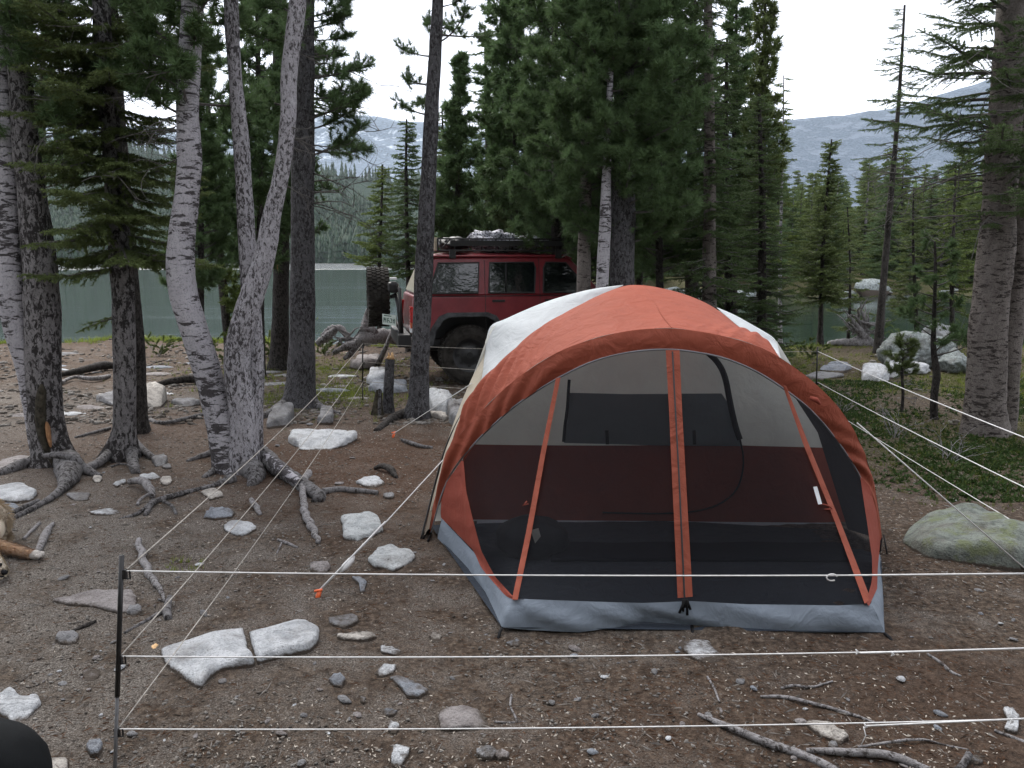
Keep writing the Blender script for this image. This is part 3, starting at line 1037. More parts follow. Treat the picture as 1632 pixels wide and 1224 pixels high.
# ---- T6 thin dark tree behind
t6 = tree_root(366, 575, label="thin dark leaning tree behind the white stems at the water's edge", group=FG, name="young_pine")
Y6 = G(366, 575).y
_, ax6 = stem(t6, [(368, 580, 18), (364, 540, 15), (356, 470, 14), (350, 400, 13), (342, 320, 12), (337, 240, 9), (330, 150, 7), (326, 90, 4)], Y6, M_dark, 6.4, seed=20)
crown(t6, ax6, 'pine', 1.9, 6.3, .85, .25, 55, 51, M_pine, lo=True, tuft=.12)
crown(t6, ax6, 'pine', .4, 1.7, .45, .4, 12, 52, M_spruce_l, lo=True, tuft=.10, name="low_foliage", az=[0, .5, -.5])

# ---- T7 dark trunk with orange scar
t7 = tree_root(446, 590, label="dark brown trunk with a small orange scar, just left of the big grey trunk", group=FG, name="pine_tree")
Y7 = G(446, 590).y
_, ax7 = stem(t7, [(446, 598, 38), (445, 575, 30), (447, 500, 26), (449, 430, 24), (450, 350, 23), (447, 250, 22), (445, 120, 20), (444, -20, 18)], Y7, M_dark, 9, flare=.2, seed=24)
scar(t7, [(441, 412, 2), (442, 420, 7), (443, 432, 2)], Y7, .14, M_scar, "bare_wood_patch")
crown(t7, ax7, 'pine', 2.3, 8.8, 1.0, .3, 80, 61, M_pine, lo=True, tuft=.11)

# ---- T8 big straight grey trunk
t8 = tree_root(478, 648, label="big straight grey trunk with flared foot, left of the car's spare wheel", group=FG, name="pine_tree")
Y8 = G(478, 648).y
_, ax8 = stem(t8, [(476, 660, 66), (478, 635, 48), (481, 590, 43), (482, 520, 40), (482, 440, 38), (483, 340, 37), (484, 230, 34), (485, 120, 31), (486, 10, 28), (487, -60, 26)], Y8, M_grey, 11, flare=.5, seed=28, n=20)
crown(t8, ax8, 'pine', 3.2, 10.8, .95, .4, 75, 71, M_pine, dens=1.15, bare=.3, up=-.05)
dead_twigs(t8, ax8, 2.6, 4.6, 16, 1.0, 72, az=[0, -.3, .3])
roots(t8, [[(460, 640, 20, .06), (440, 655, 18, .04), (415, 668, 12, 0)], [(495, 640, 20, .05), (515, 652, 12, .02), (540, 662, 7, 0)]], M_rootb)

# ---- T9 slender trunk in front of the car
t9 = tree_root(665, 665, label="slender grey lichen-flecked trunk standing in front of the red car's rear window", group=FG, name="pine_tree")
Y9 = G(665, 665).y
_, ax9 = stem(t9, [(664, 672, 42), (667, 640, 33), (669, 580, 30), (672, 500, 29), (676, 420, 29), (680, 340, 27), (684, 260, 24), (688, 180, 22), (693, 90, 20), (698, 0, 18), (701, -80, 16)], Y9, M_grey, 9.5, flare=.3, seed=32)
crown(t9, ax9, 'pine', 3.55, 9.3, .62, .5, 32, 81, M_pine, dens=1.1, bare=.35, up=.0, tuft=.075)
roots(t9, [[(650, 655, 14, .06), (625, 665, 12, .04), (600, 688, 10, 0)]], M_dark)

# ---- T10..T12 trunks between car and tent with the dense dark crowns
t10 = tree_root(0, 0, Y=None, label="x") if False else empty("pine_tree", (P(930, 600, 11.0).x, 11.0, 0), "thin brownish trunk right in front of the red car's front window", "tree", FG)
_, ax10 = stem(t10, [(929, 655, 24), (929, 560, 23), (930, 450, 22), (932, 380, 21), (934, 250, 18), (938, 100, 15), (940, -20, 12)], 11.0, M_warm, 9, seed=36)
crown(t10, ax10, 'pine', 2.75, 8.8, .95, .4, 85, 91, M_pine, dens=1.25)
t11 = empty("pine_tree", (P(958, 640, 10.4).x, 10.4, 0), "slim white-barked trunk directly left of the thick grey trunk behind the tent", "tree", FG)
_, ax11 = stem(t11, [(956, 680, 24), (957, 560, 21), (959, 450, 20), (964, 380, 19), (966, 300, 15), (969, 200, 11), (974, 100, 8), (978, 50, 5)], 10.4, M_pale, 5.2, seed=40)
crown(t11, ax11, 'pine', 3.0, 5.0, .7, .3, 22, 93, M_pine, dens=1.2)
t12 = empty("pine_tree", (P(990, 640, 10.8).x, 10.8, 0), "thick dark grey trunk behind the tent's peak carrying the densest dark crown", "tree", FG)
_, ax12 = stem(t12, [(990, 680, 48), (990, 560, 42), (991, 450, 39), (993, 380, 38), (994, 250, 33), (995, 100, 28), (996, -30, 24)], 10.8, M_grey, 12, seed=44)
crown(t12, ax12, 'pine', 2.1, 11.5, 1.15, .5, 190, 95, M_pine, dens=1.35, bare=.2)

def back_tree(px, Y, top_py, width_px, kind, label, seed, crown_py=(None, None), hw=80, n=80, mat=None, bmat=None, H=None, lo=False, dens=1.0, foot=None, lean=0, tuft=None, up=None, droop=None, name=None, tophw=.25, shape=1.0, bare=.25, minL=.25):
    x = P(px, 500, Y).x
    g = zt(x, Y) if Y < 26 else foot
    t = empty(name or ("pine_tree" if kind == 'pine' else "spruce_tree"), (x, Y, g), label, "tree", FG)
    ztop = P(px, top_py, Y).z if H is None else H
    tr = []
    footpy = 612 + FPX * math.tan(math.atan((CAM_H - g) / Y) - PITCH)
    for i in range(9):
        f = i / 8
        py = footpy + (top_py - footpy) * f
        tr.append((px + lean * f + 3 * math.sin(seed + f * 4), py, width_px * (1 - .75 * f)))
    tr[0] = (tr[0][0], tr[0][1] + 4, width_px * 1.3)
    _, ax = stem(t, tr, Y, bmat or M_dark, ztop, flare=.25, seed=seed, n=10)
    z0 = P(px, crown_py[0], Y).z; z1 = ztop if crown_py[1] is None else P(px, crown_py[1], Y).z
    z0 = max(z0, g + .15)
    crown(t, ax, kind, z0, z1 - .05, hw * mpp(Y), hw * mpp(Y) * tophw, n, seed * 7 + 1, mat or M_pine, lo=lo, dens=dens, tuft=tuft, up=up, droop=droop, shape=shape, bare=bare, minL=minL)
    return t, ax

back_tree(884, 13.2, -260, 20, 'pine', "dark pine whose crown hangs over the car roof rack", 101, (415, None), 105, 140, dens=1.25, bmat=M_dark)
back_tree(1052, 12.6, -200, 15, 'pine', "thin dark pine right of the thick grey trunk behind the tent", 103, (440, None), 90, 120, dens=1.2)
back_tree(822, 15.0, -160, 15, 'pine', "tall narrow pine rising behind the middle of the car roof", 105, (430, None), 80, 130, lo=True, tuft=.12, dens=1.1, bare=.15)
t14, ax14 = back_tree(1128, 12.0, -260, 26, 'spruce', "tall pale-barked trunk with short drooping boughs right of the tent's peak", 107, (480, None), 78, 170, mat=M_spruce_d, bmat=M_warm, bare=.2, droop=.4)
back_tree(1100, 13.6, -180, 24, 'pine', "dark trunk close left of the tall pale-barked one behind the tent", 109, (440, None), 80, 110, dens=1.1, lean=10, lo=True, tuft=.11)
back_tree(1216, 15.5, -30, 16, 'pine', "pine with upswept light green branches against the open sky", 111, (330, None), 60, 62, mat=M_spruce, lo=True, tuft=.13, up=.8, tophw=.4, dens=.55)
back_tree(1212, 13.6, 150, 18, 'spruce', "dense dark spruce clothed to the ground just above the tent's right shoulder", 113, (570, None), 78, 190, mat=M_spruce_d, tophw=.2, droop=.25)
back_tree(1160, 15.8, 60, 16, 'spruce', "dense spruce filling the gap behind the tall pale-barked trunk", 115, (570, None), 85, 170, mat=M_spruce_d, lo=True, tuft=.13)
back_tree(730, 16.2, 85, 13, 'pine', "narrow pointed pine rising behind the car's spare wheel side of the roof", 117, (450, None), 62, 120, lo=True, tuft=.12, tophw=.15, dens=1.1, bare=.1)
back_tree(774, 18.6, 40, 12, 'spruce', "tall dark spruce farther back behind the car roof", 119, (420, None), 58, 90, lo=True, tuft=.14, mat=M_spruce_d)
back_tree(650, 17.6, 190, 11, 'spruce', "spruce with dark foliage directly left of the slender trunk by the car", 121, (440, None), 62, 100, lo=True, tuft=.12, mat=M_spruce_d, tophw=.15)
back_tree(607, 19.0, 262, 9, 'spruce', "small spruce with lighter yellow-green boughs beside the lake, above the spare wheel", 123, (425, None), 55, 70, lo=True, tuft=.12, mat=M_spruce_l, tophw=.15)
back_tree(705, 19.2, 170, 10, 'spruce', "spruce behind the front window pillar of the car's rear end", 125, (430, None), 55, 80, lo=True, tuft=.13, mat=M_spruce)
back_tree(870, 18.5, 60, 12, 'spruce', "dark spruce far back, partly hidden by the overhanging pine crown", 127, (430, None), 60, 80, lo=True, tuft=.14, mat=M_spruce_d)
back_tree(940, 16.5, 0, 13, 'pine', "dark pine behind the thin brownish trunk", 129, (470, None), 85, 130, lo=True, tuft=.13)
back_tree(802, 17.4, -120, 12, 'pine', "dark pine standing just behind the roof rack's tarp bundle", 171, (430, None), 66, 110, lo=True, tuft=.13)
back_tree(1172, 17.2, -40, 12, 'pine', "tall dark pine between the pale-barked trunk and the pine with upswept branches", 173, (430, None), 62, 110, lo=True, tuft=.13)
back_tree(1020, 18.2, -80, 12, 'pine', "dark pine far back between the thick grey trunk and the thin dark one", 175, (450, None), 80, 120, lo=True, tuft=.14)
back_tree(322, 12.6, 60, 13, 'pine', "dark pine seen between the first two white stems", 131, (470, None), 60, 90, dens=1.1, lean=-8)
back_tree(412, 13.4, -220, 14, 'pine', "dark pine behind the fork of the white stems", 133, (430, None), 80, 100, lo=True, tuft=.11)
back_tree(70, 12.0, -150, 16, 'pine', "pale thin pine behind the old forked trunk at the left edge", 135, (300, None), 60, 60, bmat=M_mid)
back_tree(-70, 9.5, -250, 22, 'pine', "pine just outside the left edge whose boughs reach into view", 137, (260, None), 95, 80, dens=1.1, bmat=M_dark)

# ---- right side
t17, ax17 = back_tree(1306, 18.4, 222, 9, 'spruce', "small slim spruce standing alone by the water right of the tent", 141, (480, None), 62, 120, mat=M_spruce, tophw=.08, droop=.15, lean=18, lo=True, tuft=.12, dens=1.3, bare=.08)
t18, ax18 = back_tree(1402, 16.6, 8, 13, 'spruce', "gaunt half-bare spruce with few thin boughs, right of the small slim spruce", 143, (300, None), 66, 40, mat=M_spruce_d, tophw=.25, bare=.35, lean=38)
dead_twigs(t18, ax18, 2.2, 4.5, 26, .6, 144)
# T19 twin pale trunks
Y19 = G(1562, 690).y
t19 = tree_root(1570, 690, label="twin pale-barked trunks at the right edge with dark boughs reaching left", group=FG, name="spruce_tree")
_, ax19 = stem(t19, [(1572, 712, 76), (1570, 680, 66), (1570, 620, 60), (1573, 560, 57), (1578, 500, 55), (1584, 430, 53), (1590, 350, 50), (1597, 250, 48), (1604, 150, 46), (1611, 50, 44), (1618, -60, 40)], Y19, M_warm, 10, flare=.25, seed=50, n=20)
stem(t19, [(1598, 700, 40), (1600, 640, 42), (1604, 560, 42), (1612, 480, 42), (1622, 380, 40), (1634, 280, 38), (1648, 160, 36), (1660, 20, 34)], Y19 + .25, M_warm, 9.5, name="trunk_fork", seed=53)
0 and scar(t19, [(1545, 630, 3), (1541, 650, 13), (1538, 675, 18), (1536, 690, 14)], Y19, .2, M_hollow, "hollow_scar", .0)
crown(t19, ax19, 'spruce', 3.1, 9.8, 1.35, .45, 105, 55, M_spruce_d, az=[3.1, 3.6, 2.6, 4.4, 1.5, 0], droop=.3, bare=.25, up=.15)
crown(t19, ax19, 'spruce', 2.3, 3.4, .45, .75, 12, 56, M_spruce_d, az=[3.1, 4.4, 0], droop=.5, bare=.3, name="lower_crown")
dead_twigs(t19, ax19, 2.2, 4.0, 22, 1.0, 57, az=[3.1, 3.5, 2.8])
back_tree(1690, 8.2, -250, 40, 'spruce', "spruce at the right frame edge hanging over the twin pale trunks", 145, (330, None), 150, 70, mat=M_spruce_d, bmat=M_warm)
# saplings
t20 = tree_root(1488, 668, label="young pine sapling with round needle tufts in front of the pale boulder", group=FG, name="pine_sapling")
Y20 = G(1488, 668).y
_, ax20 = stem(t20, [(1489, 674, 14), (1488, 640, 12), (1491, 610, 12), (1494, 596, 13), (1487, 560, 9), (1488, 520, 7), (1490, 470, 6), (1491, 420, 5), (1490, 385, 3)], Y20, M_dark, 2.2, seed=60, n=8)
crown(t20, ax20, 'pine', .75, 2.15, .42, .2, 22, 151, M_pine, dens=.8, bare=.75, tuft=.075)
t21 = tree_root(1437, 655, label="knee-high bushy pine seedling on the mossy ground left of the sapling", group=FG, name="pine_seedling")
Y21 = G(1437, 655).y
_, ax21 = stem(t21, [(1436, 660, 6), (1440, 630, 5), (1437, 600, 5), (1440, 565, 3)], Y21, M_dark, .95, seed=62, n=8)
crown(t21, ax21, 'pine', .42, .92, .28, .12, 16, 153, M_spruce, dens=1.6, bare=.2, tuft=.06)
dead_twigs(t21, ax21, .1, .5, 5, .3, 154, M_wood)
t22 = tree_root(1590, 640, label="thin dark sapling right of the twin trunks", group=FG, name="pine_sapling") if False else None

# small shrubs with pale bare twigs
def shrub(px, py, h_px, label, seed, leafy=0):
    p = G(px, py); p.z = zt(p.x, p.y)
    t = empty("shrub", p, label, "shrub", "low bare shrubs")
    h = h_px * mpp(p.y)
    rs_ = random.Random(seed); W = []; pos = []; dirs = []; siz = []
    for i in range(9):
        a = rs_.uniform(0, 6.28); d = Vector((math.cos(a) * .6, math.sin(a) * .6, 1)).normalized()
        pts = [p + Vector((rs_.gauss(0, .03), rs_.gauss(0, .03), -.02))]
        for k in range(6):
            d = (d + Vector((rs_.gauss(0, .2), rs_.gauss(0, .2), rs_.gauss(-.05, .12)))).normalized()
            pts.append(pts[-1] + d * h / 6)
            if rs_.random() < .6:
                d2 = (d + Vector((rs_.gauss(0, .8), rs_.gauss(0, .8), 0))).normalized()
                W += tri_tube([pts[-1], pts[-1] + d2 * h * .15, pts[-1] + d2 * h * .28], [.003, .002, .001], 3)
                if leafy:
                    for _ in range(leafy):
                        pos.append(pts[-1] + d2 * h * .25 * rs_.random()); dirs.append(d2); siz.append(rs_.uniform(.03, .05))
        W += tri_tube(pts, [.005 - .0006 * k for k in range(7)], 4)
    V = np.array([tuple(v) for v in W], dtype=np.float32)
    np_mesh("stems", V, np.arange(len(V), dtype=np.int32).reshape(-1, 3), M_wood, parent=t)
    if pos:
        LV = instance_templates(TUFTS_LO, pos, dirs, siz, seed)
        np_mesh("leaves", LV, np.arange(len(LV), dtype=np.int32).reshape(-1, 3), M_spruce_l, parent=t)
shrub(1425, 700, 60, "bare twiggy shrub on the moss below the bushy seedling", 1)
shrub(1512, 735, 60, "pale forked dead twigs sticking up left of the twin trunks", 2)
shrub(1340, 655, 30, "small dead twig cluster beside the tent's right shoulder", 3)
shrub(505, 530, 70, "leafy young shoot at the lakeshore beside the driftwood stump", 4, 6)
shrub(1000, 560, 10, "x", 5) if False else None
shrub(375, 590, 60, "yellow-green bush at the water's edge behind the white stems", 6, 14)
shrub(425, 575, 45, "small green bush at the shore between the white stems and the dark trunk", 7, 12)
shrub(1385, 545, 60, "grey-leaved bush by the root stump across the moss", 8, 8)
shrub(1440, 540, 60, "olive bush left of the big pale boulder", 9, 10)

# cut posts / stumps by the car
p = G(620, 658); t = empty("stump", (p.x, p.y, zt(p.x, p.y)), "upright grey cut pole stump with a pale splintered top, left of the slender trunk", "stump")
o, _a = stem(t, [(618, 664, 24), (618, 640, 18), (620, 600, 16), (622, 572, 15)], p.y, M_grey, .1, name="trunk", seed=71)
mb = MB()
tp = P(622, 571, p.y); rs = random.Random(4)
for k in range(9):
    a = rs.uniform(0, 6.28); q = tp + Vector((math.cos(a) * .035, math.sin(a) * .035, -.01))
    mb.tube([q, q + Vector((rs.gauss(0, .012), rs.gauss(0, .012), rs.uniform(.03, .09)))], [.024, .004], 5)
mb.build("splintered_top", M_cut, t)
p = G(603, 662); t = empty("stump", (p.x, p.y, zt(p.x, p.y)), "short rotten dark stump left of the grey pole stump", "stump")
stem(t, [(601, 668, 26), (602, 645, 16), (604, 622, 9)], p.y, M_hollow, .1, name="trunk", seed=73)
stem(t, [(604, 645, 6), (605, 620, 4)], p.y - .06, M_rootb, .1, name="bare_splinter", seed=74)

# thin trees along the near right shore
for px_, Y_, top_, w_, hw_, n_, lab_, sd_, cp_, kd_ in (
        (1246, 18.6, 120, 7, 40, 40, "very thin pale-stemmed tree by the water just right of the dense dark spruce", 161, 420, 'spruce'),
        (1352, 19.0, 330, 6, 45, 40, "short spruce by the water between the small slim spruce and the gaunt one", 163, 520, 'spruce'),
        (1458, 18.2, 300, 8, 55, 55, "spruce behind the young pine sapling at the water's edge", 165, 500, 'spruce'),
        (1520, 17.6, 260, 9, 55, 60, "spruce with yellowish foliage just left of the twin pale trunks", 167, 500, 'spruce'),
        (1668, 15.0, 120, 14, 90, 60, "spruce behind the twin pale trunks at the right edge", 169, 520, 'spruce')):
    back_tree(px_, Y_, top_, w_, kd_, lab_, sd_, (cp_, None), hw_, n_, mat=M_spruce_l if sd_ in (167, 161) else M_spruce, bmat=M_pale if sd_ == 161 else None, lo=True, tuft=.12, tophw=.12)
shrub(1600, 640, 120, "tall leafy bush right of the twin pale trunks", 20, 10)
shrub(1530, 560, 60, "low leafy bush behind the boulder pile", 21, 10)
shrub(1290, 575, 35, "low green bush on the moss by the right rear fence post", 22, 12)
shrub(1255, 590, 35, "low green bush directly beside the tent's pale right shoulder", 23, 12)

# ---- individual conifers on the far side of the bay, right
bank_protos = []
def proto_spruce(seed, kind='spruce', mat=None):
    t = empty("spruce_tree", (0, 0, 0))
    mb_ = MB(); mb_.tube([Vector((0, 0, -.5)), Vector((.1, 0, 4)), Vector((0, .1, 10))], [.16, .12, .02], 7)
    mb_.build("trunk", M_mid if seed % 2 else M_dark, t)
    crown(t, lambda z: Vector((0, 0, z)), 'spruce', .6, 10.0, 2.0 + .5 * (seed % 3), .15 + .3 * (seed % 2), 64, seed, mat or M_spruce, lo=True, tuft=.42, dens=.42, bare=.08, minL=.2, droop=.3)
    return t
for s_, m_ in ((201, M_spruce), (202, M_spruce_l), (203, M_spruce_d), (206, M_pine), (208, M_spruce)):
    bank_protos.append(proto_spruce(s_, mat=m_))
def copy_thing(src, loc, sc, rz, label):
    r = src.copy(); COL.objects.link(r); r.location = loc; r.scale = sc; r.rotation_euler = (0, 0, rz)
    r["label"] = label
    for ch in src.children:
        c = ch.copy(); COL.objects.link(c); c.parent = r
    return r
BG = "conifers in the wood across the bay"
rs = random.Random(77)
k = 0
lab = ["mid green conifer in the wood across the bay on the right", "yellow-green conifer in the wood across the bay on the right", "dark green conifer in the wood across the bay on the right",
       "blue-green conifer in the wood across the bay on the right", "mid green conifer in the wood across the bay on the right"]
first = [True] * 5
for i in range(230):
    y = 54.5 + 85 * (i / 230) ** 1.5
    px = rs.uniform(930, 1680) if i > 12 else rs.uniform(1180, 1660)
    x = (px - 816) / FPX * y
    if x < 3 + y * .03: continue
    z = .25 + (y - 52) * .035 - .3
    h = rs.uniform(3.0, 9.5) / 10 * (1.0 + (y - 56) * .006)
    which = rs.choice([0, 1, 1, 2, 3, 4])
    w = h * rs.uniform(.8, 1.2)
    if first[which]:
        o = bank_protos[which]; first[which] = False
        o.location = (x, y, z); o.scale = (w, w, h); o["label"] = lab[which]
    else:
        o = copy_thing(bank_protos[which], (x, y, z), (w, w, h), rs.uniform(0, 6.28), lab[which])
    o["category"] = "tree"; o["group"] = BG
spots = []
for k in range(1500):
    y = rs.uniform(130, 520); x = rs.uniform(.05, .85) * y
    spots.append((x, y, .25 + min((y - 52) * .035, 25) - 1, rs.uniform(7, 14)))
M_midwood = needles("mid_distance_conifer_green", (.045, .075, .035))
far_forest("far_forest", "mixed conifer wood stretching back beyond the bay on the right", spots, M_midwood, 3)

# dark wood behind the camera (mirrored in the car's windows, shades the camp from behind)
rs = random.Random(8)
for i in range(74):
    a = rs.uniform(-2.05, 2.05) if i < 34 else rs.uniform(-1.0, 1.0); d = rs.uniform(7.5, 15) if i < 34 else rs.uniform(15, 34)
    x, y = math.sin(a) * d * 1.1, -math.cos(a) * d + 1.0
    if i >= 69: x, y = ((5.6, -6.2), (7.4, -9.0), (6.3, -11.5), (9.2, -12), (4.2, -8.4))[i - 69]
    if y > 1.5 or (y > -2 and abs(x) < 8): continue
    h = rs.uniform(.85, 1.25); w = rs.uniform(.8, 1.1)
    o = copy_thing(bank_protos[rs.choice([0, 2, 3])], (x, y, 0), (w, w, h), rs.uniform(0, 6.28), "dark conifer of the wood behind the camera, out of view")
    o["category"] = "tree"; o["group"] = "conifers behind the camera"
# ================================================================== TENT
F_orange = fabric("orange_fly_fabric", (.385, .105, .066), .24, .65, .55, 8, stains=.22)
F_orange_in = fabric("orange_wall_fabric", (.33, .08, .055), .2, .7, .3, 7)
F_white = fabric("pale_grey_fly_fabric", (.70, .74, .76), .35, .6, .45, 7, stains=.12)
F_beige = fabric("beige_wall_fabric", (.52, .47, .38), .25, .7, .3, 7)
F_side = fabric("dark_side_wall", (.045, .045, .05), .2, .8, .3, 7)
F_beige_in = fabric("pale_inner_fabric", (.70, .70, .67), .5, .8, .3, 6)
F_base = fabric("grey_blue_floor_fabric", (.20, .235, .28), .05, .6, .35, 7, stains=.4)
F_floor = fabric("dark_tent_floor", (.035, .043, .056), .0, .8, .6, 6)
F_window = fabric("grey_window_mesh", (.17, .21, .245), .45, .9, .2, 8)
F_mesh = fabric("black_insect_mesh", (.022, .023, .026), 0, .9, .1, 8, alpha=.50)
F_mesh2 = fabric("black_side_mesh", (.012, .012, .014), 0, .9, .1, 8, alpha=.85)
M_piping = simple("grey_piping", (.26, .26, .28), .6)
M_black = simple("black_webbing", (.012, .012, .013), .6)
M_pole = simple("black_tent_pole", (.015, .015, .016), .35)
M_white_tag = simple("white_tag", (.75, .76, .78), .6)
M_cord = simple("pale_cord", (.68, .68, .68), .8, var=.15, vs=35)
M_cord_d = simple("dull_cord", (.34, .32, .29), .8, var=.4, vs=35)
M_stake = simple("orange_stake_plastic", (.85, .16, .05), .4, var=.1)

tent = empty("tent", G(1100, 930), "orange and white dome tent with a big dark mesh front, rust hood and grey base", "tent")
TX = .95
def archp(px, py, k=5.5):              # leaning plane of the front pole arch
    return plane_hit(px, py, .12, 1, .513, k + .12 * TX)

crease_px = [(683, 850), (690, 806), (699, 768), (706, 735), (714, 713), (743, 682), (772, 650), (797, 626), (821, 604), (858, 579.5), (895, 557), (944, 540),
             (993, 528), (1030, 524), (1070, 523), (1100, 526), (1135, 531), (1189, 545), (1224, 558), (1256, 578), (1297, 608), (1337, 648), (1364, 689), (1383, 735), (1394, 775), (1401, 815), (1406, 860)]
inner_px = [(685, 856), (694, 822), (703, 789), (717, 757), (736, 730), (760, 702), (785, 678), (821, 646), (858, 621), (895, 599), (944, 575), (993, 562),
            (1045, 556.5), (1081, 557), (1135, 565), (1175, 577), (1216, 597), (1256, 624), (1291, 651), (1318, 681), (1345, 717), (1369, 755), (1382, 785), (1394, 822), (1399, 862)]
crease = smooth_line([archp(*p) for p in crease_px], 2)
inner = smooth_line([archp(p[0], p[1], 5.43) for p in inner_px], 2)

def loft(A, B, nu=60, nv=10, bulge=0.0, bdir=None, fold=None):
    A = resample(A, nu); B = resample(B, nu)
    rows = []
    for j in range(nv):
        v = j / (nv - 1)
        row = []
        for i in range(nu):
            p = A[i].lerp(B[i], v)
            d = (B[i] - A[i]); t = A[min(i + 1, nu - 1)] - A[max(i - 1, 0)] + B[min(i + 1, nu - 1)] - B[max(i - 1, 0)]
            n = t.cross(d)
            n = n.normalized() if n.length > 1e-9 else Vector((0, 0, 1))
            if bdir is not None and n.dot(bdir) < 0: n = -n
            en = min(1.0, min(i, nu - 1 - i) / (nu * .12)); off = bulge * math.sin(math.pi * v) * en * en * (3 - 2 * en)
            if fold: off += fold(i / (nu - 1), v) * en
            row.append(p + n * off)
        rows.append(row)
    return rows

def panel(name, mats, rows_list, parent=tent, merge=True):
    mb = MB()
    for r in rows_list: mb.grid(r)
    return mb.build(name, mats, parent, merge=merge)

# hood: the darker strip hanging from the front pole
def hood_fold(u, v):
    a = math.exp(-((u - .30) / .10) ** 2) * .5 + math.exp(-((u - .12) / .10) ** 2) * .9 + math.exp(-((u - .88) / .10) ** 2) * .6 + .04
    return .030 * a * math.sin(u * 90 + v * 7 + 3 * math.sin(u * 23)) * (.25 + .75 * v)
panel("hood", F_orange, [loft(crease, inner, 220, 9, .012, Vector((0, -1, -.2)), hood_fold)])
mb = MB(); mb.tube(resample(inner, 160), .006, 6); mb.build("hood_piping", M_piping, tent)
mb = MB(); mb.tube([p + Vector((0, .035, -.03)) for p in resample(crease, 90)], .007, 6); mb.build("front_pole", M_pole, tent)

# roof line behind: left shoulder - peak - right shoulder
BY = 6.05
backL = [(711, 716, 5.25), (736, 675, 5.32), (758, 643, 5.36), (765, 626, 5.38), (797, 592, 5.45), (821, 567, 5.52), (846, 545, 5.6), (883, 511, 5.75), (932, 481, 5.92), (993, 455, BY)]
backR = [(1018, 453.5, BY), (1045, 456, BY), (1090, 468, BY), (1143, 491, BY - .02), (1189, 530, 5.72), (1224, 557, 5.42), (1243, 566, 5.3)]
crL = archp(711, 717)
def yfix(l, px_edge, y_edge):
    return l
bl = [P(a, b, c) for a, b, c in backL]; br = [P(a, b, c) for a, b, c in backR]
# make the ends meet the crease
ca = min(range(len(crease)), key=lambda i: (crease[i] - P(711, 716, crL.y)).length)
cb_t = archp(1243, 569); cb = min(range(len(crease)), key=lambda i: (crease[i] - cb_t).length)
bl[0] = crease[ca]; br[-1] = crease[cb]
for i, f in ((1, .75), (2, .5), (3, .3)):
    q = backL[i]; bl[i] = P(q[0], q[1], q[2] * (1 - f) + (crease[ca].y + .01) * f)
orange_back = smooth_line(bl + br, 2)
def roof_fold(u, v):
    s = 1 if u < .5 else -1
    a = math.exp(-((u - .20) / .15) ** 2) * 1.0 + math.exp(-((u - .85) / .08) ** 2) * .35
    return .028 * a * math.sin((u * 130 - v * 13 * s + 2 * math.sin(u * 17))) * math.sin(math.pi * min(1, v * 1.05)) ** .6 * (1 - .4 * v) + .003 * math.sin(u * 37 + 4 * v)
oroof = loft(crease[ca:cb + 1], orange_back, 180, 22, .075, Vector((0, -.4, 1)), roof_fold)
panel("orange_roof_panel", F_orange, [oroof])
# seam along the middle of the orange roof
def px_of(q):
    dep = q.y * CP - (q.z - CAM_H) * SP
    return 816 + FPX * q.x / dep
seam_rows = [min(r, key=lambda q: abs(px_of(q) - (1071 + (1024 - 1071) * (j / (len(oroof) - 1)) ** .8))) for j, r in enumerate(oroof)]
seam_rows = smooth_line(resample(smooth_line(seam_rows[::5] + [seam_rows[-1]], 1), 8), 2)
mb = MB(); mb.tube([p + Vector((0, -.001, .001)) for p in seam_rows], .003, 5); mb.build("roof_seam", F_orange, tent)

# pale fly corner, left
silL = [(993, 454, BY), (944, 460, BY), (895, 472.5, BY), (858, 485, BY), (821, 501, BY), (802, 510, BY), (788, 514.5, BY), (780, 521, BY), (775, 540, 6.02), (772, 567, 5.95), (769, 600, 5.75), (757, 644, 5.40)]
sL = [P(a, b, c) for a, b, c in silL]; sL[-1] = bl[2]
panel("pale_roof_panel", F_white, [loft(smooth_line(bl[2:], 2)[::-1], smooth_line(sL, 1), 70, 14, .02, Vector((-.6, -.3, 1)), lambda u, v: .006 * math.sin(u * 30 + v * 5) * (u > .6) * math.sin(math.pi * v))])
silR = [(1143, 490, BY), (1170, 501, BY), (1200, 518, BY), (1228, 534, BY), (1236, 541, BY), (1240, 552, 5.95), (1243, 566, 5.6)]
sR = [P(a, b, c) for a, b, c in silR]; sR[-1] = br[-1]
panel("pale_roof_panel", F_white, [loft(smooth_line(br[3:], 2), smooth_line(sR, 1), 50, 10, .01, Vector((.6, -.3, 1)))])
# beige side wall, left: from the shoulder down to the rear foot
outer = [P(775, 538, 6.05), P(772, 562, 6.02), P(758, 590, 5.97), P(743, 622, 5.92), P(728, 660, 5.86), P(711, 708, 5.8), P(696, 765, 5.74), G(676, 853, .03)]
innr = [P(773, 545, 6.0), P(771, 580, 5.88), P(766, 612, 5.68), bl[2], bl[1]] + [crease[i] for i in range(ca, -1, -4)]
panel("side_wall", F_beige, [loft(smooth_line(outer, 1), innr, 60, 8, .0)])
mb = MB(); mb.tube(resample([p + Vector((-.012, -.01, 0)) for p in smooth_line([P(748, 645, 5.7), P(728, 678, 5.68), P(711, 717, 5.66), P(695, 775, 5.66), G(674, 858, .0)], 2)], 40), .008, 6); mb.build("rear_pole", M_pole, tent)
for a, b in (((767, 607), (757, 624)), ((756, 628), (762, 634)), ((745, 650), (738, 660))):
    mb = MB(); mb.tube([P(a[0], a[1], 5.62), P(b[0], b[1], 5.60)], .006, 5); mb.build("toggle_strap", M_black, tent)
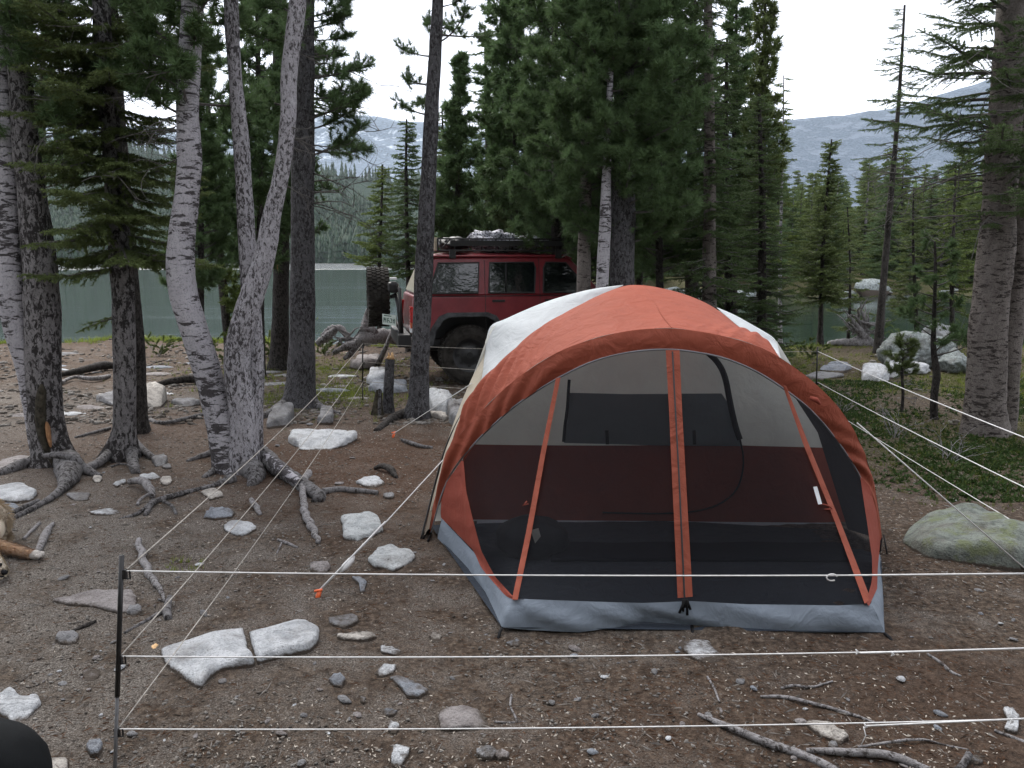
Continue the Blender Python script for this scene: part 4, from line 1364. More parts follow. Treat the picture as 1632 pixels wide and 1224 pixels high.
# rear wall seen through the mesh, rear fly behind it
footL = G(688, 848, .0); footL = Vector((-.60, 5.78, .01)); footR = Vector((2.55, 5.62, .01))
ridge_b = [p.copy() for p in sL[::-1][3:]] + [br[0], br[1], br[2], br[3]] + [p.copy() for p in sR[1:5]]
rw_top = [footL + Vector((0, 0, .1))] + [Vector((-.42, 5.9, .75))] + [p + Vector((0, -.02, -.015)) for p in ridge_b] + [Vector((2.32, 5.85, .75)), footR + Vector((0, 0, .1))]
def rear_rows():
    top = [Vector((p.x, 5.87 + .09 * p.z, p.z)) for p in resample(smooth_line(rw_top, 1), 90)]
    bot = [Vector((p.x, 5.87, p.z)) for p in resample([footL, footR], 90)]
    rows = []
    for j in range(12):
        v = j / 11
        rows.append([bot[i].lerp(top[i], v) for i in range(90)])
    return rows
panel("rear_wall", F_beige_in, [rear_rows()])
def rplane(px, py, off=0.0):
    # rear wall surface: nearly upright, top leaning back
    d = ray(px, py); 
    lo, hi = 3.0, 9.0
    return plane_hit(px, py, 0, 1, -.09, 5.86 - off)
def rpoly(name, mat, pts, off):
    mb = MB(); v = [rplane(a, b, off) for a, b in pts]
    c = sum(v, Vector()) / len(v); n = len(v)
    mb.add(v + [c], [(i, (i + 1) % n, n) for i in range(n)])
    return mb.build(name, mat, tent, smooth=False)
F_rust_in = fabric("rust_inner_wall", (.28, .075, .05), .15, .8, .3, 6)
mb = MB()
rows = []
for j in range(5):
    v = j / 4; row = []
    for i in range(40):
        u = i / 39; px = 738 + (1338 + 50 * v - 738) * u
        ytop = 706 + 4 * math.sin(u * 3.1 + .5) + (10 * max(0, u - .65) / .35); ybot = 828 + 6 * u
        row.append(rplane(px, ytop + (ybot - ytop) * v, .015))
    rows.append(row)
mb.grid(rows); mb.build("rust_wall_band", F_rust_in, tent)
mb = MB(); rows = []
for j in range(4):
    v = j / 3
    rows.append([rplane(760 + (1392 - 760) * i / 30, (828 + 6 * i / 30) + 40 * v, .03 + .10 * v + .008 * math.sin(i * 1.7 + v * 4)) for i in range(31)])
mb.grid(rows); mb.build("floor_wall_band", fabric("grey_floor_wall", (.48, .55, .62), .1, .7, .5, 10), tent)
rpoly("window_panel", F_window, [(908, 626), (1000, 628), (1150, 627), (1172, 660), (1183, 711), (1050, 710), (899, 706)], .03)
mb = MB(); mb.tube([rplane(*p, .05) for p in [(907, 605), (904, 650), (900, 680), (898, 704)]], .012, 5); mb.build("window_strap", M_black, tent)
mb = MB(); mb.tube(smooth_line([rplane(*p, .05) for p in [(1128, 562), (1145, 578), (1156, 600), (1163, 640), (1172, 680), (1179, 700)]], 2), .024, 6); mb.build("door_strap", M_black, tent)
mb = MB(); mb.tube(smooth_line([rplane(*p, .05) for p in [(1179, 698), (1186, 730), (1182, 765), (1168, 790), (1140, 808), (1100, 817), (1040, 819), (960, 817)]], 2), .007, 5); mb.build("round_door_zip", M_black, tent)
for q in ((967, 686), (1106, 686)):
    mb = MB(); mb.tube([rplane(q[0], q[1], .06), rplane(q[0] + 1, q[1] + 22, .06)], .013, 6); mb.build("window_toggle", M_black, tent)
# outer rear fly
rb = resample(smooth_line(rw_top, 1), 60)
rf = [[p.copy() for p in rb], [Vector((p.x - (p.x - TX) * .01, p.y + .25, p.z * .72)) for p in rb], [Vector((p.x - (p.x - TX) * .02, p.y + .42, p.z * .36)) for p in rb], [Vector((TX + (p.x - TX) * .9, 6.45 - .25 * abs(p.x - TX) / 1.6, .01)) for p in rb]]
panel("rear_fly", F_white, [rf])
# right side wall between hood and rear
cR = [crease[i] for i in range(cb, len(crease))]
oR = [br[-1] + Vector((.0, .05, 0)), Vector((1.93, 5.8, 1.12)), Vector((2.22, 5.8, .7)), Vector((2.42, 5.65, .02))]
panel("side_wall", F_side, [loft(cR, oR, 40, 6, 0)])
# floor
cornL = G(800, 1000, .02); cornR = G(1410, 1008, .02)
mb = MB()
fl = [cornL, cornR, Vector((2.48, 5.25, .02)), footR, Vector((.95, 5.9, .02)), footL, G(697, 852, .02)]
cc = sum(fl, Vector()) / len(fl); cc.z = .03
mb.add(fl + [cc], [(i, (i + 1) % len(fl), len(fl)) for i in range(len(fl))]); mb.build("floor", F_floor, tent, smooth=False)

# ---- front: ruled surface from the base seam to the arch
seamL = P(820, 954, cornL.y + .05); seamR = P(1384, 964, cornR.y + .05)
arch_pts = resample(inner, 200)
bottom = [G(700, 838, .06), P(755, 880, 4.95), P(789, 932, 4.42), seamL, P(922, 958, seamL.y - .01), P(1015, 961, seamL.y - .01), P(1085, 959, seamL.y - .015), P(1200, 963, seamL.y - .01), seamR, P(1399, 925, 4.55), G(1399, 870, .06)]
# parameter matching: bottom corner <-> arch point
def idx_near(px, py):
    t = archp(px, py, 5.43); return min(range(200), key=lambda i: (arch_pts[i] - t).length)
iL, iR = idx_near(748, 716), idx_near(1380, 780)
sideL_b = resample(bottom[:4], 30); front_b = resample(bottom[3:9], 80); sideR_b = resample(bottom[8:], 30)
sideL_t = resample(arch_pts[4:iL + 1], 30); front_t = resample(arch_pts[iL:iR + 1], 80); sideR_t = resample(arch_pts[iR:-4], 30)
BB = sideL_b + front_b[1:] + sideR_b[1:]; TT = sideL_t + front_t[1:] + sideR_t[1:]
surf = [[BB[i].lerp(TT[i], v / 39) for i in range(len(BB))] for v in range(40)]
# projected sample table
tab = []
for r in surf:
    for q in r:
        dep = q.y * CP - (q.z - CAM_H) * SP
        tab.append((816 + FPX * q.x / dep, 612 - FPX * ((q.z - CAM_H) * CP + q.y * SP) / dep, q.y))
tab = np.array(tab)
def fs(px, py, lift=0.0):
    d = (tab[:, 0] - px) ** 2 + (tab[:, 1] - py) ** 2
    k = np.argsort(d)[:6]; w = 1 / (d[k] + 4)
    return P(px, py, float((tab[k, 2] * w).sum() / w.sum()) - lift)
# mesh door polygon scanned in rows
top_edge = [(739, 736)] + [p for p in inner_px if 742 < p[0] < 1372 and p[1] < 760] + [(1371, 760)]
left_edge = [(739, 736), (743, 783), (753, 825), (767, 878), (789, 919), (820, 955)]
right_edge = [(1371, 760), (1376, 795), (1383, 840), (1390, 890), (1391, 925), (1382, 964)]
bot_edge = [(820, 955), (922, 958), (1015, 961), (1085, 959), (1200, 963), (1382, 964)]
def lerp_edge(edge, n):
    q = resample([Vector((a, b, 0)) for a, b in edge], n); return [(p.x, p.y) for p in q]
NU, NV = 70, 34
te, be, le, re_ = lerp_edge(top_edge, NU), lerp_edge(bot_edge, NU), lerp_edge(left_edge, NV), lerp_edge(right_edge, NV)
rows = []
for j in range(NV):
    v = j / (NV - 1); row = []
    for i in range(NU):
        u = i / (NU - 1)
        # Coons patch in the door's own outline
        x = (1 - v) * te[i][0] + v * be[i][0] + (1 - u) * le[j][0] + u * re_[j][0] - ((1 - u) * (1 - v) * te[0][0] + u * (1 - v) * te[-1][0] + (1 - u) * v * be[0][0] + u * v * be[-1][0])
        y = (1 - v) * te[i][1] + v * be[i][1] + (1 - u) * le[j][1] + u * re_[j][1] - ((1 - u) * (1 - v) * te[0][1] + u * (1 - v) * te[-1][1] + (1 - u) * v * be[0][1] + u * v * be[-1][1])
        row.append(fs(x, y))
    rows.append(row)
mb = MB(); mb.grid(rows); mb.build("mesh_front", F_mesh, tent)
# orange wedge at the left, small one at the right
wout = [(712, 768), (703, 800), (702, 824), (728, 850), (755, 878), (767, 905), (789, 931), (806, 950), (821, 957)]
win = [(739, 736), (741, 760), (743, 783), (753, 825), (767, 878), (789, 919), (817, 950), (825, 953)]
A = lerp_edge([(736, 733)] + wout, 40); B = lerp_edge(win, 40)
rows = [[fs(a[0] + (b[0] - a[0]) * v / 6, a[1] + (b[1] - a[1]) * v / 6, .012 + .012 * math.sin(i * .9) * math.sin(math.pi * v / 6)) for i, (a, b) in enumerate(zip(A, B))] for v in range(7)]
mb = MB(); mb.grid(rows); mb.build("orange_side_wedge", F_orange_in, tent)
rows = [[fs(a[0], a[1], .012) for a in lerp_edge([(1371, 760), (1376, 795), (1383, 840), (1390, 890), (1390, 925), (1380, 960)], 20)],
        [fs(a[0], a[1], .012) for a in lerp_edge([(1386, 775), (1397, 815), (1403, 862), (1399, 905), (1398, 938), (1385, 966)], 20)]]
mb = MB(); mb.grid(rows); mb.build("orange_side_wedge", F_orange_in, tent)
# zips
def strip(name, mat, a_, b_, lift=.012, n=24, parent=tent):
    A = lerp_edge(a_, n); B = lerp_edge(b_, n)
    mb = MB(); mb.grid([[fs(*q, lift) for q in A], [fs((p[0] + q[0]) / 2, (p[1] + q[1]) / 2, lift + .004) for p, q in zip(A, B)], [fs(*q, lift) for q in B]])
    return mb.build(name, mat, parent)
zc = strip("centre_zip_flap", F_orange, [(1061, 558), (1066, 650), (1071, 760), (1080, 953)], [(1083, 558), (1087, 650), (1093, 760), (1104, 951)], .014)
strip("zip_line", M_pole, [(1070.5, 560), (1075, 650), (1081, 760), (1089.5, 952)], [(1073, 560), (1077.5, 650), (1083.5, 760), (1092.5, 952)], .021, parent=zc)
mb = MB(); q = fs(1091, 957, .035)
for k in range(5): mb.tube([q + Vector((.012 * math.sin(k * 2.1), -.01, .01)), q + Vector((.03 * math.sin(k * 1.7), -.012, -.035 - .01 * k))], .007, 5)
mb.build("buckle", M_black, tent)
strip("side_zip_flap", F_orange, [(886, 603), (862, 720), (838, 850), (816, 955)], [(893.5, 601), (870, 720), (847, 850), (825, 956)], .016)
strip("side_zip_flap", F_orange, [(1247, 613), (1279, 705), (1330, 830), (1378, 962)], [(1253, 615), (1287, 703), (1338, 828), (1388, 955)], .016)
mb = MB(); a, b = fs(1296, 776, .03), fs(1304, 804, .03)
mb.grid([[a, b], [a + Vector((.022, 0, .003)), b + Vector((.022, 0, .003))]]); mb.build("care_tag", M_white_tag, tent, smooth=False)
for pts in ([(1308, 803), (1320, 806), (1326, 811), (1315, 812)], [(840, 799), (833, 806), (842, 803)]):
    mb = MB(); mb.tube([fs(*p, .03) for p in pts], .005, 5); mb.build("tie_loop", F_orange_in, tent)
mb = MB(); q = archp(1291, 634, 5.38); mb.tube([q, q + Vector((.03, -.02, -.01)), q + Vector((.055, -.02, -.035))], [.012, .016, .006], 6); mb.build("rolled_toggle", F_orange_in, tent)
# grey bathtub base
bo = [G(697, 858, .01), G(719, 879, .01), G(745, 908, .01), G(772, 944, .01), cornL, G(844, 1004, .005), G(922, 1008, .005), G(983, 1000, .02), G(1027, 991, .03), G(1102, 996, .025), G(1189, 1004, .01), G(1270, 1008, .01), G(1337, 1008, .01), cornR]
to = [fs(704, 826, .006), fs(728, 852, .006), fs(755, 880, .006), fs(786, 928, .006), fs(815, 953, .008), fs(844, 955, .01), fs(922, 958, .012), fs(983, 960, .012), fs(1027, 961, .012), fs(1102, 958, .016), fs(1189, 963, .012), fs(1270, 964, .012), fs(1337, 965, .012), fs(1388, 962, .01)]
rngb = random.Random(3)
def piece(A, B, n):
    A2, B2 = [], []
    for k in range(len(A) - 1):
        for t in range(n):
            A2.append(A[k].lerp(A[k + 1], t / n)); B2.append(B[k].lerp(B[k + 1], t / n))
    A2.append(A[-1]); B2.append(B[-1])
    rows = []
    for j in range(7):
        v = j / 6
        rows.append([a.lerp(b, v) + Vector((0, -.02 * math.sin(math.pi * v) + .016 * math.sin(math.pi * v) * noise.noise(a * 6 + Vector((v * 3, 0, 0))) + .012 * math.sin(math.pi * v) * math.sin(i * .55 + v * 5), 0)) for i, (a, b) in enumerate(zip(A2, B2))])
    return rows
panel("grey_base", F_base, [piece(bo, to, 7), piece([cornR, G(1408, 960, .01), G(1402, 900, .01)], [to[-1], fs(1397, 925, .005), fs(1400, 880, .005)], 6)], merge=True)
for a, b in (((800, 1001), (793, 1020)), ((1410, 1010), (1426, 1028)), ((1103, 998), (1104, 1018)), ((684, 845), (674, 857))):
    mb = MB(); p0, p1 = G(*a, .02), G(*b, .0); mb.tube([p0, (p0 + p1) / 2 + Vector((0, 0, .01)), p1 + Vector((0, 0, -.01))], .009, 6)
    mb.build("stake_loop", M_black, tent)
# foot webbing of the arch at both sides
mb = MB(); mb.tube([crease[1], G(676, 850, .02)], .012, 6); mb.tube([inner[2], G(682, 862, .01)], .008, 6); mb.build("foot_strap", M_black, tent)
mb = MB(); mb.tube([crease[-2], G(1402, 880, .02)], .006, 6); mb.tube([crease[-2] + Vector((.01, 0, .02)), G(1414, 884, .02)], .005, 6); mb.build("foot_strap", M_black, tent)

# things inside the tent
rs = random.Random(9)
bg = empty("duffel_bag", (.15, 5.0, .03), "black bag with a pale patch lying inside the tent behind the left zip", "bag")
mb = MB(); cen = Vector((.13, 5.15, .13)); rows = []
for j in range(13):
    th = math.pi * j / 12; row = []
    for i in range(25):
        ph = 2 * math.pi * i / 24
        d = Vector((math.sin(th) * math.cos(ph), math.sin(th) * math.sin(ph), math.cos(th)))
        r = 1 + .12 * noise.noise(d * 2.5)
        row.append(cen + Vector((d.x * .24 * r, d.y * .17 * r, d.z * .15 * r)))
    rows.append(row)
mb.grid(rows); mb.build("bag_body", simple("black_nylon", (.014, .015, .018), .6, bmp=.3), bg, origin=None)
mb = MB(); c0 = P(853, 850, 4.93)
mb.add([c0 + Vector((-.03, 0, .02)), c0 + Vector((.02, 0, .035)), c0 + Vector((.035, 0, -.02)), c0 + Vector((0, .01, -.07))], [(0, 1, 2, 3)]); mb.build("pale_patch", simple("pale_plastic_patch", (.45, .45, .42), .5), bg, smooth=False)
pad = empty("sleeping_pad", (1.3, 4.95, .03), "dark rolled out sleeping pad on the tent floor behind the mesh", "sleeping pad")
mb = MB(); r_ = [[Vector((.25 + 1.95 * i / 20, y, z + .004 * math.sin(i))) for i in range(21)] for y, z in ((5.00, .025), (4.99, .04), (5.02, .05), (5.30, .05), (5.33, .03))]
mb.grid(r_); mb.build("pad_body", simple("dark_blue_pad", (.008, .010, .016), .8, bmp=.3), pad)

# ================================================================== GUY LINES
def guy(name, label, pts, r, stake=None, double=False):
    t = empty(name, pts[-1], label, "guy line", "guy lines of the tent")
    mb = MB(); mb.tube(pts, r, 6)
    if double: mb.tube([p + Vector((.004, 0, .012)) for p in pts[len(pts) // 2:]], r * 1.3, 6)
    mb.build("cord", M_cord, t)
    if stake is not None:
        mb = MB(); mb.tube([stake + Vector((.01, .01, .035)), stake + Vector((0, 0, .0)), stake + Vector((-.01, -.01, -.04))], [.012, .015, .008], 8)
        mb.tube([stake + Vector((-.02, 0, .03)), stake + Vector((.025, .0, .038))], .008, 6)
        mb.build("stake", M_stake, t)
    return t
s1 = G(507, 950, .01)
g1 = guy("guy_line", "pale cord from the tent's left side down to an orange stake in the gravel", [archp(706, 733, 5.45), archp(706, 733, 5.45).lerp(s1, .5), s1 + Vector((0, 0, .02))], .0035, s1, True)
mb = MB(); q = archp(706, 733, 5.45).lerp(s1, .735); dd = (s1 - q).normalized()
mb.tube([q, q + dd * .03, q + dd * .09, q + dd * .13], [.004, .02, .022, .004], 8); mb.build("wrapped_cord_bundle", M_cord, g1)
s2 = G(627, 694, .01)
guy("guy_line", "thin cord from the tent's rear left corner to a stake behind the slender trunk", [P(752, 611, 5.8), s2 + Vector((0, 0, .02))], .0035, s2)
s3 = G(1640, 912, .01)
guy("guy_line", "double pale cord from the tent's right side running over the lichened boulder", [archp(1366, 674, 5.5), s3], .0045, s3)
mb = MB()

# ================================================================== ELECTRIC FENCE
fence = empty("portable_fence", G(182, 1219), "portable camp fence of thin black posts strung with three pale cords around the tent", "fence")
FL = Vector((G(182, 1219).x, 2.93, 0)); FR = Vector((3.2, 2.95, 0)); BL = G(578, 640); BR = Vector((P(1303, 600, 10.2).x, 10.2, 0))
M_post = simple("black_fibreglass_post", (.012, .012, .013), .4)
M_post_g = simple("grey_lower_post", (.12, .12, .125), .5)
def post(base, top, grey=True, r=.0095):
    d = top - base
    mb = MB(); m = base + d * .36
    mb.tube([m, top], r, 8); o = mb.build("post", M_post, fence)
    mb = MB(); mb.tube([base - d * .08, m], r * .75, 8); mb.build("post_foot", M_post_g if grey else M_post, o)
    return o
topFL = P(194, 885, 2.95); baseFL = P(183, 1232, 2.93)
pF = post(baseFL, topFL)
wzF = [P(199, 910, 2.95), P(192, 1046, 2.945), P(188, 1162, 2.94)]
topBL = P(578, 547, BL.y); pB = post(Vector((BL.x, BL.y, 0)), topBL, False)
wzB = [P(578, 548, BL.y), P(579, 577, BL.y), P(579, 608, BL.y)]
topBR = P(1303, 553, BR.y); pR = post(Vector((BR.x, BR.y, 0)), topBR, False)
wzR = [P(1303, 560, BR.y), P(1303, 609, BR.y), P(1303, 640, BR.y)]
pQ = post(FR.copy(), FR + Vector((0, 0, .86)))
wzQ = [FR + Vector((0, 0, .80)), FR + Vector((0, 0, .50)), FR + Vector((0, 0, .21))]
for pw, ws in ((pF, wzF), (pB, wzB), (pR, wzR), (pQ, wzQ)):
    for w in ws:
        if pw is not pF and pw is not pQ and w is ws[2]: pass
        mb = MB(); mb.box(w + Vector((-.004, 0, -.012)), (.02, .016, .035)); mb.tube([w + Vector((.0, 0, -.03)), w + Vector((.018, 0, -.03)), w + Vector((.018, 0, .002))], .0035, 6)
        mb.build("clip", M_post, pw, smooth=False)
def wire(a, b, sag=.01, r=.003, n=14, name="cord", loops=0, seed=0, mat=None):
    rs_ = random.Random(seed)
    mb = MB(); pts = []
    for i in range(n):
        t = i / (n - 1); p = a.lerp(b, t); p.z -= sag * 4 * t * (1 - t); pts.append(p)
    mb.tube(pts, r, 6)
    return mb.build(name, mat or M_cord, fence)
midR = [P(1632, 915, 2.99), P(1632, 1034, 2.99), P(1632, 1146, 2.99)]
for k in range(3):
    wire(wzF[k], midR[k].lerp(wzQ[k], .0), .016 if k else .012, .0028)
    wire(midR[k], wzQ[k], .0, .0028)
    wire(wzF[k], wzB[k], .07, .003, mat=M_cord_d)
    wire(wzB[k], wzR[k], .05, .0034, mat=M_cord_d)
wire(wzR[0], wzQ[0], .03, .0042); wire(wzR[1], wzQ[1], .03, .0040); wire(wzR[2], wzQ[2], .02, .003)
# knots and loose ends on the front cords
mb = MB()
k0 = P(1326, 918, 2.96)
for i in range(14):
    a = math.pi * 1.6 * i / 13 + .3
    if i: mb.tube([q, k0 + Vector((.020 * math.cos(a), 0, -.006 + .013 * math.sin(a)))], .003, 5)
    q = k0 + Vector((.020 * math.cos(a), 0, -.006 + .013 * math.sin(a)))
mb.tube([P(1352, 917, 2.96), P(1640, 914, 2.97)], .0032, 6)
mb.tube([P(1368, 1041, 2.95), P(1640, 1033, 2.97)], .0035, 6)
mb.tube([P(1380, 1157, 2.95), P(1640, 1145, 2.97)], .0035, 6)
mb.tube([P(1376, 1158, 2.95), P(1380, 1172, 2.94), P(1373, 1187, 2.94)], .002, 5)
for a in ((1364, 1039), (1377, 1157), (1420, 1042), (1610, 1149)): 
    mb.tube([P(a[0], a[1] - 4, 2.95), P(a[0] + 4, a[1] + 1, 2.95), P(a[0], a[1] + 4, 2.95)], [.002, .006, .002], 6)
mb.build("knots", M_cord, fence)
# ================================================================== RED OFF-ROAD CAR
PSI = R(12)
CO = Vector((-1.50, 12.45, 0.0))
CF = Vector((math.cos(PSI), math.sin(PSI), 0)); CL = Vector((-math.sin(PSI), math.cos(PSI), 0))
def C_(s, w, z): return CO + CF * s + CL * w + Vector((0, 0, z))
CROT = Matrix((CF, CL, Vector((0, 0, 1)))).transposed()
M_red, _nt, _bs, _ = new_mat("dusty_red_paint")
_v = coords(_nt)
_c = ramp(_nt, nz(_nt, _v, 4, 6, .65), [(.35, (.17, .007, .016)), (.65, (.235, .018, .028))])
_g = N(_nt, "ShaderNodeNewGeometry"); _sx = N(_nt, "ShaderNodeSeparateXYZ"); _nt.links.new(_g.outputs[0], _sx.inputs[0])
_mr = N(_nt, "ShaderNodeMapRange"); _mr.inputs[1].default_value = .95; _mr.inputs[2].default_value = .62; _nt.links.new(_sx.outputs[2], _mr.inputs[0])
_mm = N(_nt, "ShaderNodeMath", operation='MULTIPLY'); _nt.links.new(_mr.outputs[0], _mm.inputs[0]); _nt.links.new(ramp(_nt, nz(_nt, _v, 11, 6, .7), [(.3, .35), (.6, 1.0)]), _mm.inputs[1])
_c = mixc(_nt, _mm.outputs[0], _c, (.15, .115, .085))
_nt.links.new(_c, _bs.inputs["Base Color"])
_nt.links.new(ramp(_nt, nz(_nt, _v, 9, 5, .7), [(.3, .28), (.7, .5)]), _bs.inputs["Roughness"])
_bs.inputs["Coat Weight"].default_value = .35; _bs.inputs["Coat Roughness"].default_value = .15
M_glass, _nt, _bs, _ = new_mat("dark_tinted_glass")
_bs.inputs["Base Color"].default_value = (.006, .008, .009, 1); _bs.inputs["Roughness"].default_value = .04; _bs.inputs["Specular IOR Level"].default_value = .9
bump(_nt, _bs, nz(_nt, coords(_nt, (1, 1, 2.5)), 3.5, 3, .6), .10, .05)
M_trim = simple("black_trim", (.013, .013, .014), .5)
M_flare = simple("dusty_grey_flare", (.06, .062, .065), .8, var=.5, vs=9)
M_tyre = simple("muddy_tyre_rubber", (.035, .032, .029), .85, var=.6, vs=9, bmp=.4)
M_rim = simple("dark_steel_rim", (.05, .05, .052), .5, .5)
M_lens = simple("red_lamp_lens", (.5, .02, .02), .2, var=.1)
M_amber = simple("amber_lamp_lens", (.55, .12, .05), .2, var=.1)
M_plate = simple("white_plate", (.62, .70, .66), .5, var=.12, vs=30)
M_ink = simple("dark_green_ink", (.03, .10, .07), .6)

car = empty("off_road_car", C_(2.1, .93, 0), "dusty dark red boxy off-road car with a roof rack, parked behind the tent", "car")
arch_r = [(.27, .64), (.33, .86), (.44, 1.02), (.56, 1.07), (1.12, 1.07), (1.24, 1.02), (1.36, .84), (1.42, .64)]
arch_f = [(s + 2.72, z) for s, z in arch_r]
outline = [(-.02, .78), (-.04, 1.0), (.0, 1.385)] + [(3.02, 1.385), (3.2, 1.36), (4.3, 1.25), (4.42, 1.15), (4.44, .74), (4.2, .66)] + arch_f[::-1] + arch_r[::-1] + [(.1, .66)]
def prism(name, out2d, w0, w1, mat, parent, tilt=None, bevel=.015, z_tilt=0):
    bm = bmesh.new(); base = Vector(car.location)
    a = [bm.verts.new(C_(s, w0, z) - base) for s, z in out2d]; b = [bm.verts.new(C_(s, w1, z) - base) for s, z in out2d]
    n = len(out2d)
    bm.faces.new(a); bm.faces.new(b[::-1])
    for i in range(n): bm.faces.new((a[i], b[i], b[(i + 1) % n], a[(i + 1) % n]))
    bmesh.ops.recalc_face_normals(bm, faces=bm.faces)
    me = bpy.data.meshes.new(name); bm.to_mesh(me); bm.free(); me.materials.append(mat)
    o = bpy.data.objects.new(name, me); link(o, parent)
    m = o.modifiers.new("bevel", 'BEVEL'); m.width = bevel; m.segments = 2; m.limit_method = 'ANGLE'
    return o
body = prism("body", outline, 0, 1.82, M_red, car, bevel=.03)
# greenhouse with sides that lean in
def gh(s, z, side):      # point on the leaning side plane
    t = (z - 1.385) / .60
    return C_(s, (.015 + .115 * t) if side == 0 else 1.82 - .015 - .115 * t, z)
go = [(.03, 1.38), (.10, 1.55), (.27, 1.93), (.34, 1.965), (2.35, 1.985), (2.50, 1.95), (3.05, 1.38)]
mb = MB(); A = [gh(s, z, 0) for s, z in go]; B = [gh(s, z, 1) for s, z in go]; n = len(go)
mb.add(A + B, [tuple(range(n - 1, -1, -1)), tuple(range(n, 2 * n))] + [(i, (i + 1) % n, (i + 1) % n + n, i + n) for i in range(n)])
mb.build("cabin", M_red, car, smooth=False, bevel=.03)
mb = MB(); rr = []
for j in range(9):
    w = j / 8; z = 2.0 + .05 * math.sin(math.pi * w) ** .6 * 1.0
    rr.append([C_(.25 + (2.5 - .25) * i / 20, .125 + 1.57 * w, z - .05 * (abs(i / 10 - 1) ** 6)) for i in range(21)])
mb.grid(rr); mb.build("roof", M_red, car)
mb = MB(); mb.tube([C_(.24, .105, 1.955), C_(.34, .11, 1.985), C_(2.4, .115, 1.99), C_(2.52, .11, 1.95)], .017, 8); mb.build("roof_gutter", M_red, car)
def window(poly, name="window", mat=None, off=.004, parent=car, frame=True):
    pts = [gh(s, z, 0) - CL * off for s, z in poly]
    mb = MB(); mb.add(pts, [tuple(range(len(pts)))]); o = mb.build(name, mat or M_glass, parent, smooth=False)
    if frame:
        mb = MB(); p2 = [p - CL * .006 for p in pts]
        mb.tube(p2 + [p2[0]], .013, 6, caps=False); mb.build("window_seal", M_trim, o)
    return o
window([(.24, 1.42), (.30, 1.60), (.40, 1.88), (1.03, 1.885), (1.00, 1.42)])
window([(1.17, 1.42), (1.20, 1.885), (1.90, 1.89), (1.93, 1.80), (1.90, 1.42)])
window([(2.04, 1.42), (2.06, 1.80), (2.10, 1.89), (2.42, 1.885), (2.80, 1.45), (2.80, 1.42)])
mb = MB(); mb.tube([gh(1.44, 1.43, 0) - CL * .012, gh(1.46, 1.88, 0) - CL * .012], .009, 5); mb.build("window_divider", M_trim, car)
# rear glass on the slope
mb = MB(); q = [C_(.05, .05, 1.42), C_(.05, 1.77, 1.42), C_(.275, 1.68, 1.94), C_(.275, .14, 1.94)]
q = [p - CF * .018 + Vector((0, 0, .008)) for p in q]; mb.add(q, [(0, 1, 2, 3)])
M_hatch_sky = simple("hatch_glass_sky_reflection", (.62, .58, .50), .12, var=.06)  # cream reflection of the bright sky painted into the glass colour
mb.build("rear_window", M_hatch_sky, car, smooth=False)
# door shut lines, handles, rub line
for s_, z0, z1 in ((1.115, .70, 1.93), (1.985, .68, 1.95), (2.96, .70, 1.38)):
    mb = MB(); pts = []
    for k in range(12):
        z = z0 + (z1 - z0) * k / 11
        pts.append((C_(s_ + (.10 * max(0, 1.0 - z) if s_ < 1.2 else 0), -.002, z) if z < 1.385 else gh(s_, z, 0) - CL * .003))
    mb.tube(pts, .0045, 5); mb.build("door_seam", M_trim, car)
for s_ in (1.24, 2.08):
    mb = MB(); mb.box(C_(s_ + .08, -.012, 1.30), (.20, .02, .035), CROT); mb.build("door_handle", M_trim, car, smooth=False, bevel=.006)
mb = MB(); mb.tube([C_(0, -.004, 1.375), C_(3.0, -.004, 1.375)], .006, 5); mb.build("belt_moulding", M_trim, car)
for ar in (arch_r, arch_f):
    mb = MB(); inn = [(s, z) for s, z in ar]; cx = (ar[0][0] + ar[-1][0]) / 2
    rows = []
    for w_, sc in ((.04, .97), (-.055, .97), (-.06, 1.0), (-.045, 1.10), (.0, 1.13)):
        rows.append([C_(cx + (s - cx) * sc, w_, .64 + (z - .64) * sc + (0 if i not in (0, len(ar) - 1) else -.02)) for i, (s, z) in enumerate(ar)])
    mb.grid(rows); mb.build("fender_flare", M_flare, car, smooth=False)
# lamps
mb = MB(); mb.box(C_(.045, .0, 1.10), (.15, .05, .24), CROT); mb.box(C_(-.035, .10, 1.10), (.03, .19, .24), CROT); tl = mb.build("tail_lamp", M_lens, car, smooth=False)
mb = MB(); mb.box(C_(.045, .001, .935), (.148, .05, .085), CROT); mb.box(C_(-.035, .10, .935), (.03, .188, .085), CROT); mb.build("amber_lens", M_amber, tl, smooth=False)
mb = MB(); mb.box(C_(.045, .002, .858), (.146, .05, .065), CROT); mb.box(C_(-.035, .10, .858), (.03, .186, .065), CROT); mb.build("reversing_lens", M_white_tag, tl, smooth=False)
mb = MB(); mb.box(C_(-.03, 1.72, 1.05), (.04, .17, .4), CROT); mb.build("tail_lamp", M_lens, car, smooth=False)
mb = MB(); mb.box(C_(4.46, .3, 1.0), (.04, .28, .16), CROT); mb.build("headlamp", M_white_tag, car, smooth=False)
mb = MB(); mb.box(C_(4.46, 1.52, 1.0), (.04, .28, .16), CROT); mb.build("headlamp", M_white_tag, car, smooth=False)
# bumpers
mb = MB(); mb.box(C_(-.14, .91, .70), (.20, 1.78, .20), CROT); mb.build("rear_bumper", M_trim, car, smooth=False, bevel=.02)
mb = MB(); mb.box(C_(4.58, .91, .70), (.20, 1.7, .18), CROT); mb.build("front_bumper", M_trim, car, smooth=False, bevel=.02)
mb = MB(); mb.tube([C_(.3, .5, .55), C_(4.2, .5, .55)], .06, 8); mb.box(C_(2.2, .9, .62), (3.9, 1.3, .14), CROT); mb.box(C_(.85, .95, .80), (1.1, .9, .5), CROT); mb.box(C_(3.57, .95, .80), (1.1, .9, .5), CROT); mb.build("underbody", M_trim, car, smooth=False)

